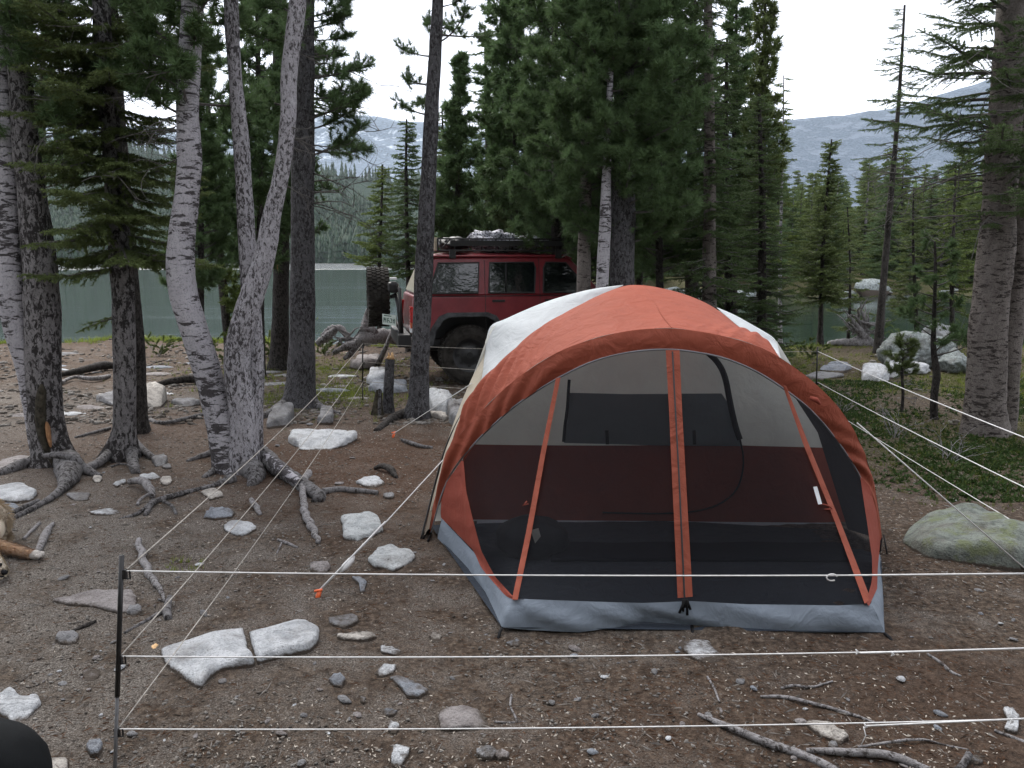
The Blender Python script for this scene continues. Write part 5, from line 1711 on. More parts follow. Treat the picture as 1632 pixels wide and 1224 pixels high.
def wheel(c, axis, name="wheel", r=.465, wd=.29, parent=car):
    ax = Vector(axis).normalized(); u = ax.orthogonal().normalized() if abs(ax.z) > .9 else Vector((0, 0, 1)); v = ax.cross(u)
    e = bpy.data.objects.new(name, None); e.location = Vector(c) - Vector(parent.location); link(e, parent)
    prof = [(-wd * .42, .56 * r), (-wd * .5, .72 * r), (-wd * .5, .88 * r), (-wd * .43, .965 * r), (wd * .43, .965 * r), (wd * .5, .88 * r), (wd * .5, .72 * r), (wd * .42, .56 * r)]
    mb = MB(); rows = []
    for k in range(49):
        a = 2 * math.pi * k / 48; d = u * math.cos(a) + v * math.sin(a)
        rows.append([Vector(c) + ax * p + d * q for p, q in prof])
    mb.grid(rows)
    NB = 40
    for k in range(NB):
        for row, (o_, wdt) in enumerate(((-.40, .2), (-.2, .17), (.0, .17), (.2, .17), (.40, .2))):
            a = 2 * math.pi * (k + .5 * (row % 2)) / NB; d = u * math.cos(a) + v * math.sin(a); tt = ax.cross(d)
            rot = Matrix((ax, tt, d)).transposed() @ Matrix.Rotation((.45 if row % 2 else -.35) if row not in (0, 4) else 0, 3, 'Z')
            mb.box(Vector(c) + ax * (o_ * wd * 1.05) + d * (.975 * r), (wdt * wd, r * 2 * math.pi / NB * .62, .06 * r), rot)
    # MB.build handles parents by summed location
    mb.build("tyre", M_tyre, e, smooth=False)
    mb = MB(); rows = []
    for k in range(33):
        a = 2 * math.pi * k / 32; d = u * math.cos(a) + v * math.sin(a)
        rows.append([Vector(c) + ax * p + d * q * r for p, q in ((-wd * .43, .57), (-wd * .38, .52), (-wd * .12, .46), (-wd * .16, .28), (-wd * .30, .16), (-wd * .31, .02))])
    mb.grid(rows); mb.build("rim", M_rim, e)
    mb = MB()
    for k in range(8):
        a = 2 * math.pi * k / 8; d = u * math.cos(a) + v * math.sin(a)
        mb.tube([Vector(c) + ax * (-wd * .145) + d * .37 * r, Vector(c) + ax * (-wd * .17) + d * .37 * r], .055 * r, 10)
    mb.tube([Vector(c) - ax * wd * .30, Vector(c) - ax * wd * .36], .11 * r, 14)
    mb.build("hub", M_trim, e, smooth=False)
    return e
wheel(C_(.86, .10, .46), CL)
wheel(C_(.86, 1.70, .46), -CL)
wheel(C_(3.57, .10, .46), CL)
wheel(C_(3.57, 1.70, .46), -CL)
# spare wheel on its carrier
wheel(C_(-.47, 1.28, 1.32), CF, "spare_wheel", r=.49, wd=.33)
mb = MB()
mb.tube([C_(-.16, .35, .78), C_(-.20, .45, 1.25), C_(-.22, .65, 1.38), C_(-.25, 1.25, 1.32)], .035, 8)
mb.tube([C_(-.16, .30, .78), C_(-.18, .30, 1.5)], .028, 8); mb.tube([C_(-.18, .30, 1.48), C_(-.22, .95, 1.48)], .028, 8)
mb.tube([C_(-.18, .34, .85), C_(-.22, 1.1, .95)], .03, 8)
mb.build("wheel_carrier", M_trim, car)
mb = MB(); mb.box(C_(-.26, .62, 1.50), (.16, .34, .17), CROT); mb.build("carrier_bag", M_trim, car, smooth=False, bevel=.04)
mb = MB(); mb.box(C_(-.26, .55, 1.64), (.1, .2, .03), CROT); mb.build("pale_strap", M_white_tag, car, smooth=False)
pl_c = C_(-.33, .62, .985)
rotp = CROT @ Matrix.Rotation(R(4), 3, 'X') @ Matrix.Rotation(R(42), 3, 'Z')
mb = MB(); mb.box(pl_c, (.012, .30, .165), rotp); pl = mb.build("licence_plate", M_plate, car, smooth=False)
mb = MB()
nrm = rotp @ Vector((-1, 0, 0)); ux = rotp @ Vector((0, -1, 0)); uz = rotp @ Vector((0, 0, 1))
def stroke(x, z, w, h): mb.box(pl_c + nrm * .008 + ux * x + uz * z, (.003, w, h), rotp)
for x, z, w, h in ((-.115, -.01, .014, .075), (-.07, -.01, .013, .075), (-.085, -.008, .035, .012), (-.095, .012, .012, .035), (-.035, -.01, .012, .075), (-.01, -.01, .03, .012), (-.012, .02, .012, .02), (.005, -.03, .012, .03),
                   (.045, .02, .036, .012), (.058, -.002, .012, .04), (.045, -.038, .036, .012), (.09, -.01, .012, .07), (.105, .0, .03, .012), (.118, -.01, .012, .075), (-.03, .062, .16, .013)):
    stroke(x, z, w, h)
mb.build("plate_lettering", M_ink, pl, smooth=False)
# roof rack
rack = bpy.data.objects.new("roof_rack", None); rack.location = C_(1.4, .9, 2.05) - Vector(car.location); link(rack, car)
mb = MB()
for w in (.16, 1.62):
    mb.box(C_(1.62, w, 2.185), (2.05, .02, .085), CROT)
    for sk in range(12): mb.tube([C_(.45 + sk * .215, w, 2.07), C_(.45 + sk * .215, w, 2.25)], .008, 5)
    for z in (2.07, 2.25): mb.tube([C_(.42, w, z), C_(2.85, w, z)], .014, 6)
    mb.tube([C_(.40, w, 2.07), C_(.40, w, 2.25)], .012, 6); mb.tube([C_(.42, w, 2.06), C_(.60, w, 2.25)], .01, 6)
mb.build("side_rails", M_trim, rack, smooth=False)
mb = MB()
for s in (.42, .8, 1.2, 1.6, 2.0, 2.4, 2.8): mb.tube([C_(s, .16, 2.07), C_(s, 1.62, 2.07)], .012, 6)
for z in (2.07, 2.25):
    for s in (.42, 2.85): mb.tube([C_(s, .16, z), C_(s, 1.62, z)], .014, 6)
mb.build("crossbars", M_trim, rack)
for s in (.62, 2.3):
    mb = MB(); mb.box(C_(s, .10, 2.02), (.10, .03, .14), CROT); mb.build("mounting_foot", M_trim, rack, smooth=False)
bx = empty("wooden_box", C_(.36, .28, 2.08), "small cream board box standing on the rear corner of the car's roof rack", "box")
mb = MB(); mb.box(C_(.38, .30, 2.17), (.05, .16, .20), CROT); mb.build("box_body", simple("cream_board", (.50, .44, .34), .7, var=.2, vs=30), bx, smooth=False, bevel=.004)
mb = MB(); mb.box(C_(.352, .30, 2.17), (.004, .07, .08), CROT); mb.build("dark_print", simple("dark_print_ink", (.12, .10, .08), .7), bx, smooth=False)
# crumpled tarp bundle and dark gear on the rack
def lump_mesh(name, mat, parent, c, rad, seed, amp=.3, fr=3.0, nn=28):
    mb = MB(); rows = []
    for j in range(nn // 2 + 1):
        th = math.pi * j / (nn // 2); row = []
        for i in range(nn + 1):
            ph = 2 * math.pi * (i % nn) / nn
            d = Vector((math.sin(th) * math.cos(ph), math.sin(th) * math.sin(ph), math.cos(th)))
            r = 1 + amp * noise.noise(d * fr + Vector((seed, 0, 0))) + amp * .5 * noise.noise(d * fr * 3 + Vector((0, seed, 0)))
            row.append(Vector(c) + Vector((d.x * rad[0] * r, d.y * rad[1] * r, d.z * rad[2] * r)))
        rows.append(row)
    mb.grid(rows); return mb.build(name, mat, parent, merge=True)
tp = empty("tarp_bundle", C_(1.45, .6, 2.08), "crumpled grey and white patterned tarp bundle on the car's roof rack", "tarp")
mt, nt, bs, out = new_mat("patterned_tarp")
c = ramp(nt, nz(nt, coords(nt, rot=(.4, .3, .2)), 22, 3, .6, 1.2), [(.44, (.02, .02, .035)), (.50, (.45, .46, .52))], 'LINEAR'); nt.links.new(c, bs.inputs["Base Color"]); bs.inputs["Roughness"].default_value = .5
lump_mesh("tarp_cloth", mt, tp, C_(1.35, .62, 2.22), (.40, .35, .16), 3, .5, 4)
lump_mesh("tarp_tail", mt, tp, C_(1.85, .55, 2.20), (.35, .30, .11), 8, .5, 4)
gr = empty("gear_bag", C_(.75, .7, 2.08), "black gear bag at the back of the car's roof rack", "bag")
lump_mesh("bag_body", M_trim, gr, C_(.72, .6, 2.18), (.25, .4, .11), 5, .3, 3)

# ================================================================== ROCKS
RG = "rocks scattered on the ground around the camp"
ROCKN = [0]
def rock(outline_px, h, mat, label, cat="rock", name="rock", group=RG, zc=None, flat=.0, rough=.09, top=None, seed=None, sink=.03, Z0=None, lean=(0, 0)):
    if mat is M_rock_white and ROCKN[0] > 4 and ROCKN[0] % 3 != 1: mat = M_rock_cream if ROCKN[0] % 3 else M_rock_white
    ROCKN[0] += 1; seed = seed if seed is not None else ROCKN[0] * 7.3
    zc = h * .35 if zc is None else zc
    if sum(b for a, b in outline_px) / len(outline_px) > 730 and h < .16: h *= .62; zc = h * .35
    P2 = [G(a, b, zc) for a, b in outline_px]
    c = sum(P2, Vector()) / len(P2); c.z = 0
    n = 64
    loop = resample(P2 + [P2[0]], n + 1)[:-1]
    loop = [(loop[i] * .9 + loop[i - 1] * .05 + loop[(i + 1) % n] * .05) for i in range(n)]
    g = zt(c.x, c.y) if Z0 is None else Z0
    size = max((q - c).length for q in loop)
    rings = [(1.03, -sink), (1.0, h * .25), (.975, h * .72), (.90, h * .96), (.70, h * 1.02), (.45, h * 1.05), (.2, h * 1.05)]
    rc = random.Random(int(seed * 10)); cuts = [((rc.uniform(0, 6.28)), rc.uniform(.25, .7), rc.uniform(.5, 1.3)) for _ in range(5)]
    vs, fs_ = [], []
    for k, (s, z) in enumerate(rings):
        for q in loop:
            p = Vector((c.x + (q.x - c.x) * s, c.y + (q.y - c.y) * s, 0))
            pv = Vector((p.x, p.y, z)) / max(size, .02)
            nn = noise.noise(pv * 1.6 + Vector((seed, 0, 0))) + .5 * noise.noise(pv * 4 + Vector((0, seed, 0))) + .25 * noise.noise(pv * 9 + Vector((0, 0, seed)))
            # broken facets
            ce = noise.cell(pv * 2.2 + Vector((seed, seed, 0))) - .5
            dz = (nn * .32 + ce * .18) * h * (1 if k > 1 else .3)
            ro = 1 + rough * (nn + .6 * ce)
            p.x = c.x + (p.x - c.x) * ro; p.y = c.y + (p.y - c.y) * ro
            tilt = ((p.x - c.x) * lean[0] + (p.y - c.y) * lean[1]) * (z > 0)
            zz = z + dz
            for ca_, cd_, cs_ in cuts:      # broken planes
                q_ = ((p.x - c.x) * math.cos(ca_) + (p.y - c.y) * math.sin(ca_)) / size - cd_
                if q_ > 0: zz = min(zz, h * (1.05 - q_ * cs_ * 2.2))
            zz = max(zz, -sink)
            vs.append(Vector((p.x, p.y, g + zz + tilt)))
    top_c = Vector((c.x, c.y, g + h * (1 + .2 * noise.noise(Vector((seed, 1, 1))))))
    vs.append(top_c)
    for k in range(len(rings) - 1):
        for i in range(n):
            j = (i + 1) % n; fs_.append((k * n + i, k * n + j, (k + 1) * n + j, (k + 1) * n + i))
    L = (len(rings) - 1) * n
    for i in range(n): fs_.append((L + i, L + (i + 1) % n, len(vs) - 1))
    mb = MB(); mb.add(vs, fs_)
    o = mb.build(name, mat, None, origin=(c.x, c.y, g))
    sm = o.modifiers.new("subd", 'SUBSURF'); sm.levels = 1; sm.render_levels = 1
    tag(o, label, cat, group)
    return o
def oval(cx, cy, w, h, seed=0, n=9, jag=.16):
    rs_ = random.Random(seed + int(cx) * 3 + int(cy))
    return [(cx + w / 2 * math.cos(2 * math.pi * i / n) * (1 + rs_.uniform(-jag, jag)), cy + h / 2 * math.sin(2 * math.pi * i / n) * (1 + rs_.uniform(-jag, jag))) for i in range(n)]
W_, S_, Gy, Bl, Pk = M_rock_white, M_rock_speck, M_rock_grey, M_rock_blue, M_rock_pink
rock([(255, 1038), (300, 1023), (345, 1008), (388, 998), (396, 1025), (405, 1060), (350, 1068), (335, 1080), (320, 1099), (290, 1082), (264, 1060)], .075, W_, "larger left piece of the big cracked white slab in the left foreground", rough=.03)
rock([(392, 998), (402, 991), (440, 989), (500, 996), (512, 1003), (505, 1025), (490, 1038), (450, 1045), (410, 1058), (400, 1025)], .085, W_, "right piece of the big cracked white slab in the left foreground", rough=.03)
rock([(80, 955), (120, 947), (170, 941), (210, 940), (222, 950), (218, 970), (190, 976), (150, 966), (95, 961)], .05, Pk, "long pale tapering slab behind the black fence post")
rock(oval(214, 974, 24, 14), .05, Gy, "small rounded stone touching the thick end of the long tapering slab")
rock(oval(107, 1015, 40, 26), .045, Gy, "rounded grey stone in the gravel left of the fence post, below the long slab")
rock(oval(145, 1073, 34, 24), .02, Pk, "flat half-buried stone left of the middle of the fence post")
rock([(-4, 1108), (14, 1097), (35, 1107), (62, 1110), (68, 1117), (47, 1140), (32, 1156), (-4, 1136)], .07, W_, "square-edged white block at the left edge of the foreground")
rock(oval(150, 1187, 27, 25, 3, 6), .05, Bl, "small blue-grey cube of stone at the foot of the black fence post")
rock([(62, 1212), (85, 1202), (108, 1202), (112, 1236), (60, 1240)], .05, W_, "pale wedge of stone cut by the bottom edge near the fence post")
rock([(47, 1186), (57, 1181), (62, 1192), (58, 1201), (50, 1198)], .03, W_, "little pale three-cornered stone beside the black object in the corner")
rock([(541, 822), (560, 818), (590, 817), (608, 828), (612, 842), (590, 852), (570, 858), (548, 853)], .10, S_, "rounded speckled white rock left of the long guy line")
rock([(586, 895), (600, 876), (625, 871), (655, 881), (665, 893), (650, 903), (625, 913), (600, 906)], .07, S_, "speckled rock with black spots right under the guy line's wrapped cord")
rock([(353, 836), (375, 829), (400, 832), (412, 842), (395, 851), (378, 855), (360, 846)], .05, W_, "flat white stone below the bluish one, front of the white-barked clump")
rock([(322, 825), (335, 813), (355, 810), (377, 815), (370, 823), (345, 827)], .06, Bl, "bluish wedge stone just above the flat white one")
rock([(319, 785), (335, 778), (352, 783), (357, 791), (335, 797)], .05, W_, "white stone on the root in front of the white-barked clump")
rock([(459, 702), (470, 689), (500, 682), (540, 687), (570, 696), (550, 707), (520, 714), (480, 713)], .10, W_, "long whitish boulder lying on the red needle litter right of the white stems")
rock([(424, 677), (440, 656), (460, 650), (470, 661), (460, 674)], .16, Gy, "grey wedge boulder at the left foot of the big grey trunk")
rock([(505, 673), (516, 653), (532, 661), (531, 673)], .12, Gy, "upright pale stone at the right foot of the big grey trunk")
rock(oval(590, 769, 42, 15), .06, W_, "white dome-shaped stone in the litter left of the tent")
rock(oval(620, 787, 20, 10), .04, Gy, "small grey stone right of the white dome-shaped one")
rock(oval(510, 903, 34, 20), .06, Pk, "pinkish rounded stone on the top fence cord line")
rock([(560, 921), (572, 918), (586, 928), (582, 945), (574, 946), (572, 932)], .04, Bl, "small crooked bluish stone beside the orange guy stake")
rock(oval(545, 989, 52, 26), .03, Gy, "flat grey stone half buried below the orange guy stake")
rock(oval(568, 1015, 60, 13), .035, W_, "thin pale sliver of rock right of the cracked slab")
rock([(606, 1031), (622, 1030), (645, 1040), (630, 1043), (608, 1041)], .03, W_, "small white chip just above the middle fence cord")
rock([(594, 1072), (612, 1062), (634, 1062), (628, 1075), (608, 1081)], .035, W_, "crumbly white stone above the blue-grey wedge below the middle cord")
rock([(617, 1081), (632, 1078), (665, 1089), (683, 1103), (670, 1114), (648, 1113), (640, 1100)], .035, Bl, "blue-grey wedge-shaped flat stone below the middle fence cord")
rock(oval(538, 1087, 28, 22, 1, 6), .04, Bl, "angular bluish cobble right of the cracked slab's tip")
rock(oval(578, 1114, 12, 15, 1, 5), .02, Gy, "tiny square grey stone between the cobble and the wedge-shaped stone")
rock(oval(620, 1136, 24, 13), .025, Bl, "small oval bluish pebble above the lowest fence cord")
rock(oval(627, 1161, 21, 24, 2, 6), .03, W_, "white chunk crossed by the lowest fence cord")
rock([(627, 1192), (655, 1187), (652, 1205), (640, 1225), (622, 1222)], .035, W_, "white angular stone at the bottom edge left of centre")
rock([(700, 1133), (705, 1128), (762, 1130), (783, 1148), (780, 1161), (700, 1164)], .045, Pk, "squarish pinkish grey block lying against the lowest fence cord")
rock(oval(775, 1203, 34, 24, 4, 7), .03, Gy, "light grey lump at the bottom, left one of two touching")
rock(oval(800, 1206, 28, 18, 5, 7), .03, Pk, "light grey lump at the bottom, right one of two touching")
rock(oval(695, 1013, 22, 17, 5, 6), .025, W_, "white chip on bare soil left of the tent's front corner")
rock(oval(820, 1027, 26, 13, 5, 6), .02, Bl, "bluish grey stone directly in front of the tent's left corner")
rock([(1079, 1034), (1083, 1025), (1130, 1026), (1140, 1040), (1155, 1055), (1128, 1064), (1100, 1054)], .03, W_, "ragged white rock in front of the tent under the centre zip")
rock([(1282, 1150), (1290, 1140), (1320, 1152), (1352, 1172), (1342, 1183), (1310, 1172)], .04, W_, "white pointed rock above the driftwood branch, lower right")
rock(oval(1328, 1186, 18, 12), .03, Gy, "small grey stone tucked under the white pointed rock")
rock([(1599, 1130), (1615, 1125), (1626, 1140), (1622, 1166), (1600, 1160), (1606, 1145)], .035, W_, "white rock at the right edge crossed by the lowest cord")
rock(oval(1556, 1208, 26, 16), .02, Bl, "small bluish stone near the bottom right stub of wood")
rock([(1436, 856), (1450, 838), (1490, 826), (1540, 821), (1592, 838), (1640, 863), (1690, 895), (1620, 900), (1540, 890), (1478, 882)], .17, M_rock_moss, "large rounded boulder with yellow-green lichen at the right of the tent", rough=.015)
rock([(152, 636), (178, 627), (200, 630), (206, 640), (180, 645)], .10, Gy, "low pale boulder showing left of the drooping spruce's trunk")
rock([(228, 642), (232, 622), (250, 619), (267, 630), (252, 643)], .22, W_, "white boulder showing right of the dark half-hidden trunk")
rock([(270, 640), (300, 634), (320, 640), (300, 646)], .08, Gy, "low grey slab behind the white-barked clump")
rock([(-10, 773), (40, 772), (59, 785), (52, 797), (-10, 802)], .08, W_, "large flat white slab at the left edge behind the roots")
rock([(-10, 806), (20, 804), (34, 812), (10, 820), (-10, 820)], .07, Bl, "grey slab at the left edge just below the large flat white one")
rock([(-10, 745), (10, 732), (45, 722), (52, 730), (20, 750), (-10, 758)], .08, Pk, "sloping grey-beige slab at the left edge above the root")
rock(oval(255, 730, 26, 20, 5, 6), .10, Gy, "squat grey stone between the spruce and the white-barked clump")
rock(oval(266, 741, 18, 9), .04, Gy, "low stone touching the squat grey one")
rock([(105, 790), (118, 783), (146, 788), (140, 799), (118, 800)], .04, Gy, "pale crumbly stone on the gravel beneath the thick grey root")
rock(oval(166, 818, 54, 10), .03, W_, "flat whitish slab in the gravel at left, below the tree roots")
rock(oval(155, 763, 18, 12, 5, 6), .05, W_, "pale stone at the tip of the spruce's root, nearer the forked tree")
rock([(178, 772), (200, 762), (202, 768), (186, 775)], .04, W_, "thin pale flake by the spruce's root")
rock(oval(240, 757, 32, 10), .04, W_, "cream oval stone between spruce roots and white-barked clump")
rock(oval(265, 765, 20, 15, 7), .05, W_, "cream rounded stone right of the cream oval one")
rock([(680, 640), (688, 627), (705, 627), (722, 640), (712, 652), (690, 648)], .20, W_, "white rock right of the slender trunk, upper one of the pile")
rock([(712, 655), (722, 640), (745, 640), (745, 668), (730, 676), (716, 668)], .20, Gy, "grey rock of the pile touching the tent's left side")
rock([(680, 655), (700, 655), (716, 664), (708, 668), (688, 662)], .07, W_, "thin white slab lowest in the pile beside the slender trunk")
rock([(556, 581), (575, 566), (590, 562), (606, 568), (606, 577), (590, 582), (572, 584)], .16, Pk, "long brownish-pink boulder behind the left rear fence post")
rock([(583, 608), (590, 594), (606, 585), (616, 588), (618, 606), (600, 610)], .16, W_, "pale boulder behind the cut pole stump, upper one")
rock([(585, 620), (600, 608), (622, 606), (650, 612), (652, 622), (625, 625), (600, 624)], .12, Bl, "bluish boulder behind the cut pole stump, lower one")
rock([(1372, 600), (1374, 588), (1395, 586), (1415, 590), (1417, 600), (1400, 603)], .18, W_, "smooth white elongated rock on the moss right of the tent")
rock([(1412, 594), (1418, 581), (1430, 578), (1440, 588), (1430, 596)], .26, W_, "upright cream rock touching the smooth white elongated one")
rock([(1306, 590), (1322, 582), (1342, 581), (1358, 588), (1340, 592)], .10, Bl, "flat grey rock on the moss behind the right rear fence post")
rock([(1278, 600), (1300, 593), (1330, 594), (1345, 599), (1310, 604)], .05, Gy, "long low slab in front of the flat grey rock on the moss")
BP = "boulders of the pale pile by the right lake shore"
def boulder(cx, cy, w, h_px, d, label, seed, mat=M_rock_far, Y=None):
    g = G(cx, cy); Y = g.y; W2 = w * mpp(Y) / 2; H = h_px * mpp(Y)
    mb = MB(); rows = []; nn = 60
    rs_ = random.Random(seed); cuts = [(Vector((rs_.gauss(0, 1), rs_.gauss(0, 1), rs_.gauss(.3, .8))).normalized(), rs_.uniform(.5, .85)) for _ in range(14)]
    for j in range(nn // 2 + 1):
        th = math.pi * j / (nn // 2); row = []
        for i in range(nn + 1):
            ph = 2 * math.pi * (i % nn) / nn
            dr = Vector((math.sin(th) * math.cos(ph), math.sin(th) * math.sin(ph), math.cos(th)))
            r = 1.0
            for cn, cd in cuts:
                q = dr.dot(cn)
                if q > 0: r = min(r, cd / q)
            r *= 1 + .10 * noise.noise(dr * 2 + Vector((seed, 0, 0))) + .07 * noise.noise(Vector((dr.x * 4, dr.y * 4, dr.z * 11 + seed))) - .10 * max(0, 1 - abs(noise.noise(dr * 3.1 + Vector((0, seed, 0)))) * 9)
            row.append(Vector((g.x + dr.x * W2 * r, g.y + d * .5 + dr.y * d * .5 * r, zt(g.x, g.y) - .05 + H * .42 + dr.z * H * .62 * r)))
        rows.append(row)
    mb.grid(rows)
    o = mb.build("boulder", mat, None, merge=True, origin=(g.x, g.y + d * .5, zt(g.x, g.y)))
    tag(o, label, "boulder", BP)
boulder(1500, 592, 135, 66, 1.6, "largest pale green-grey boulder of the pile behind the young pine sapling", 1)
boulder(1512, 560, 60, 42, 1.0, "rounded pale boulder capping the pile behind the sapling", 2, M_rock_white)
boulder(1450, 592, 70, 34, .8, "lower left boulder of the pale pile, next to the bushy seedling", 3)
boulder(1540, 600, 60, 46, .9, "boulder of the pile half hidden by the twin pale trunks", 4)
boulder(1475, 600, 60, 26, .6, "low front boulder of the pale pile behind the sapling's foot", 5, M_rock_white)
boulder(1606, 605, 60, 50, .9, "pale boulder showing right of the twin trunks", 6)

# rocks along the far bank of the bay
rs = random.Random(31)
pm = []
for k in range(5):
    mb = MB(); rows = []; nn = 14
    cuts = [(Vector((rs.gauss(0, 1), rs.gauss(0, 1), rs.gauss(.2, .7))).normalized(), rs.uniform(.6, .85)) for _ in range(8)]
    for j in range(8):
        th = math.pi * j / 7; row = []
        for i in range(nn + 1):
            ph = 2 * math.pi * (i % nn) / nn
            dr = Vector((math.sin(th) * math.cos(ph), math.sin(th) * math.sin(ph), math.cos(th))); r = 1
            for cn, cd in cuts:
                q = dr.dot(cn)
                if q > 0: r = min(r, cd / q)
            row.append(Vector((dr.x * r, dr.y * r * .8, dr.z * r * .62)))
        rows.append(row)
    mb.grid(rows); me_o = mb.build("shore_rock", M_rock_far, None, merge=True); pm.append(me_o.data); bpy.data.objects.remove(me_o)
def place(meshes, name, loc, sc, rz, label, cat, group, k=None):
    o = bpy.data.objects.new(name, rs.choice(meshes) if k is None else meshes[k]); link(o); o.location = loc; o.scale = sc; o.rotation_euler = (rs.uniform(-.2, .2), rs.uniform(-.2, .2), rz)
    return tag(o, label, cat, group)
for i in range(70):
    px = rs.uniform(1040, 1600); y = rs.uniform(52.5, 57) if i < 45 else rs.uniform(58, 80)
    x = (px - 816) / FPX * y
    if x < 6: continue
    s = rs.uniform(.15, .55) * (1.5 if rs.random() < .15 else 1)
    place(pm, "shore_rock", (x, y, WATER_Z + .05 + max(0, (y - 53) * .05) + (.35 if y > 57 else 0)), (s * 1.5, s, s), rs.uniform(0, 6.28), "pale rock on the far bank of the bay beneath the conifers", "rock", "pale rocks along the far bank of the bay")
o = place(pm, "shore_rock", ((1385 - 816) / FPX * 52, 52.0, WATER_Z + .35), (1.5, 1, 1.25), .4, "big bright white rock at the far water's edge, mirrored in the bay", "rock", "pale rocks along the far bank of the bay", 1)

# small loose stones one can count
sm_mesh = {}
for nm, mt_ in (("w", M_rock_white), ("g", M_rock_grey), ("b", M_rock_blue), ("p", M_rock_pink)):
    lst = []
    for me in pm[:4]:
        m2 = me.copy(); m2.materials.clear(); m2.materials.append(mt_); m2.name = "small_stone"; lst.append(m2)
    sm_mesh[nm] = lst
words_ = {"w": "small whitish stone lying loose on the gravel and soil of the camp", "g": "small grey stone lying loose on the gravel and soil of the camp", "b": "small bluish stone lying loose on the gravel and soil of the camp", "p": "small pinkish stone lying loose on the gravel and soil of the camp"}
def in_tent(x, y): return -.75 < x < 2.65 and 4.0 < y < 6.6 and not (y < 5.5 and (x < -.05 - (y - 4.05) * .4 or x > 1.98 + (y - 4.05) * .4))
cnt = 0
rs = random.Random(1234)
while cnt < 150:
    px, py = rs.uniform(-20, 1650), 600 + 640 * rs.random() ** .8
    p = G(px, py)
    if in_tent(p.x, p.y) or p.y > 14: continue
    if p.x > 3 and rs.random() < .5: continue
    dens = .5 + noise.noise(Vector((p.x * .8, p.y * .8, 9))) + (.25 if p.x < -1.5 else 0)
    if rs.random() > dens: continue
    k_ = rs.choices(["w", "g", "b", "p"], [3, 6, 2, 4])[0]
    s = rs.choice([.008, .010, .012, .015, .019, .026]) * rs.uniform(.8, 1.3) * (1 + .05 * max(0, p.y - 4))
    o = bpy.data.objects.new("small_stone", rs.choice(sm_mesh[k_])); link(o)
    o.location = (p.x, p.y, zt(p.x, p.y) + s * .2); o.scale = (s * rs.uniform(.9, 1.6), s, s * rs.uniform(.6, 1)); o.rotation_euler = (rs.uniform(-.3, .3), rs.uniform(-.3, .3), rs.uniform(0, 6.28))
    tag(o, words_[k_], "stone", "small stones scattered on the gravel"); cnt += 1

# ================================================================== STICKS, LOGS, DRIFTWOOD
def stick(label, pts, mat=None, name="stick", cat="stick", group="loose sticks and roots on the ground", forks=(), lump=.07):
    P3, rr = [], []
    for (px, py, w, z) in pts:
        p = G(px, py, z); p.z += zt(p.x, p.y) + w * .3 * mpp(p.y); P3.append(p); rr.append(w * .5 * mpp(p.y))
    def rads(n): 
        out_ = []
        for i in range(n):
            f = i / (n - 1) * (len(rr) - 1); j = min(int(f), len(rr) - 2); out_.append(rr[j] + (rr[j + 1] - rr[j]) * (f - j))
        return out_
    sp = resample(smooth_line(P3, 2), 10 * len(P3))
    sp = [q + Vector((noise.noise(q * 9), noise.noise(q * 9 + Vector((5, 0, 0))), 0)) * rr[0] * .7 for q in sp]
    mb = MB(); mb.tube(sp, rads(len(sp)), 9, lump=lump, seed=len(label))
    o_mats = mat or M_wood
    if not forks:
        o = mb.build(name, o_mats, None, origin=P3[0])
        return tag(o, label, cat, group)
    for fk in forks:
        Q = []
        for (px, py, w, z) in fk:
            p = G(px, py, z); p.z += zt(p.x, p.y) + w * .3 * mpp(p.y); Q.append((p, w * .5 * mpp(p.y)))
        s2_ = resample(smooth_line([q[0] for q in Q], 2), 14)
        mb.tube(s2_, [Q[0][1] + (Q[-1][1] - Q[0][1]) * i / 13 for i in range(14)], 8, lump=lump)
    o = mb.build(name, o_mats, None, origin=P3[0])
    return tag(o, label, cat, group)
stick("curved pale barkless stick standing out on the soil right of the white-barked clump", [(491, 758, 12, .04), (482, 775, 12, .03), (482, 800, 11, .02), (488, 825, 13, .01), (500, 848, 14, .0), (508, 866, 8, .0)])
stick("short weathered log lying right of the bleached root's end", [(516, 788, 12, .0), (545, 783, 11, .0), (575, 784, 10, .0), (602, 786, 8, .0)], M_rootb, "log", "log")
stick("whitish bent stick on the ground behind the fence post", [(222, 866, 10, .02), (226, 890, 13, .01), (238, 918, 13, .0), (252, 936, 11, .0), (262, 955, 5, 0)])
stick("forked weathered root piece beside the cracked slab's upper left", [(270, 952, 9, .03), (266, 968, 14, .01), (268, 988, 13, 0)], forks=[[(262, 975, 8, .0), (235, 990, 6, 0), (198, 1012, 5, 0)], [(268, 960, 6, .0), (252, 953, 4, 0)]], mat=M_rootb)
stick("long thick driftwood branch running off the bottom edge, left of two", [(1112, 1145, 6, .0), (1135, 1155, 11, .01), (1180, 1170, 13, .01), (1230, 1190, 15, .01), (1280, 1205, 15, .0), (1335, 1228, 15, 0)])
stick("long thick driftwood branch running off the bottom edge, right of two", [(1285, 1196, 8, .0), (1320, 1197, 13, .01), (1370, 1202, 15, .01), (1420, 1203, 15, .01), (1480, 1228, 13, 0)])
stick("thin wavy stick above the driftwood branches, the longest thin one", [(1213, 1113, 5, 0), (1250, 1110, 7, .0), (1290, 1120, 6, .01), (1340, 1133, 6, 0), (1400, 1154, 4, 0)])
stick("thin gently arched stick right of the white pointed rock", [(1368, 1189, 4, 0), (1420, 1182, 5, .01), (1470, 1175, 5, .01), (1500, 1183, 4, .0), (1545, 1192, 3, 0)])
stick("short knobbly stick above the longest thin one, lower right", [(1244, 1098, 5, 0), (1265, 1092, 5, .01), (1290, 1098, 4, 0), (1326, 1088, 3, 0)])
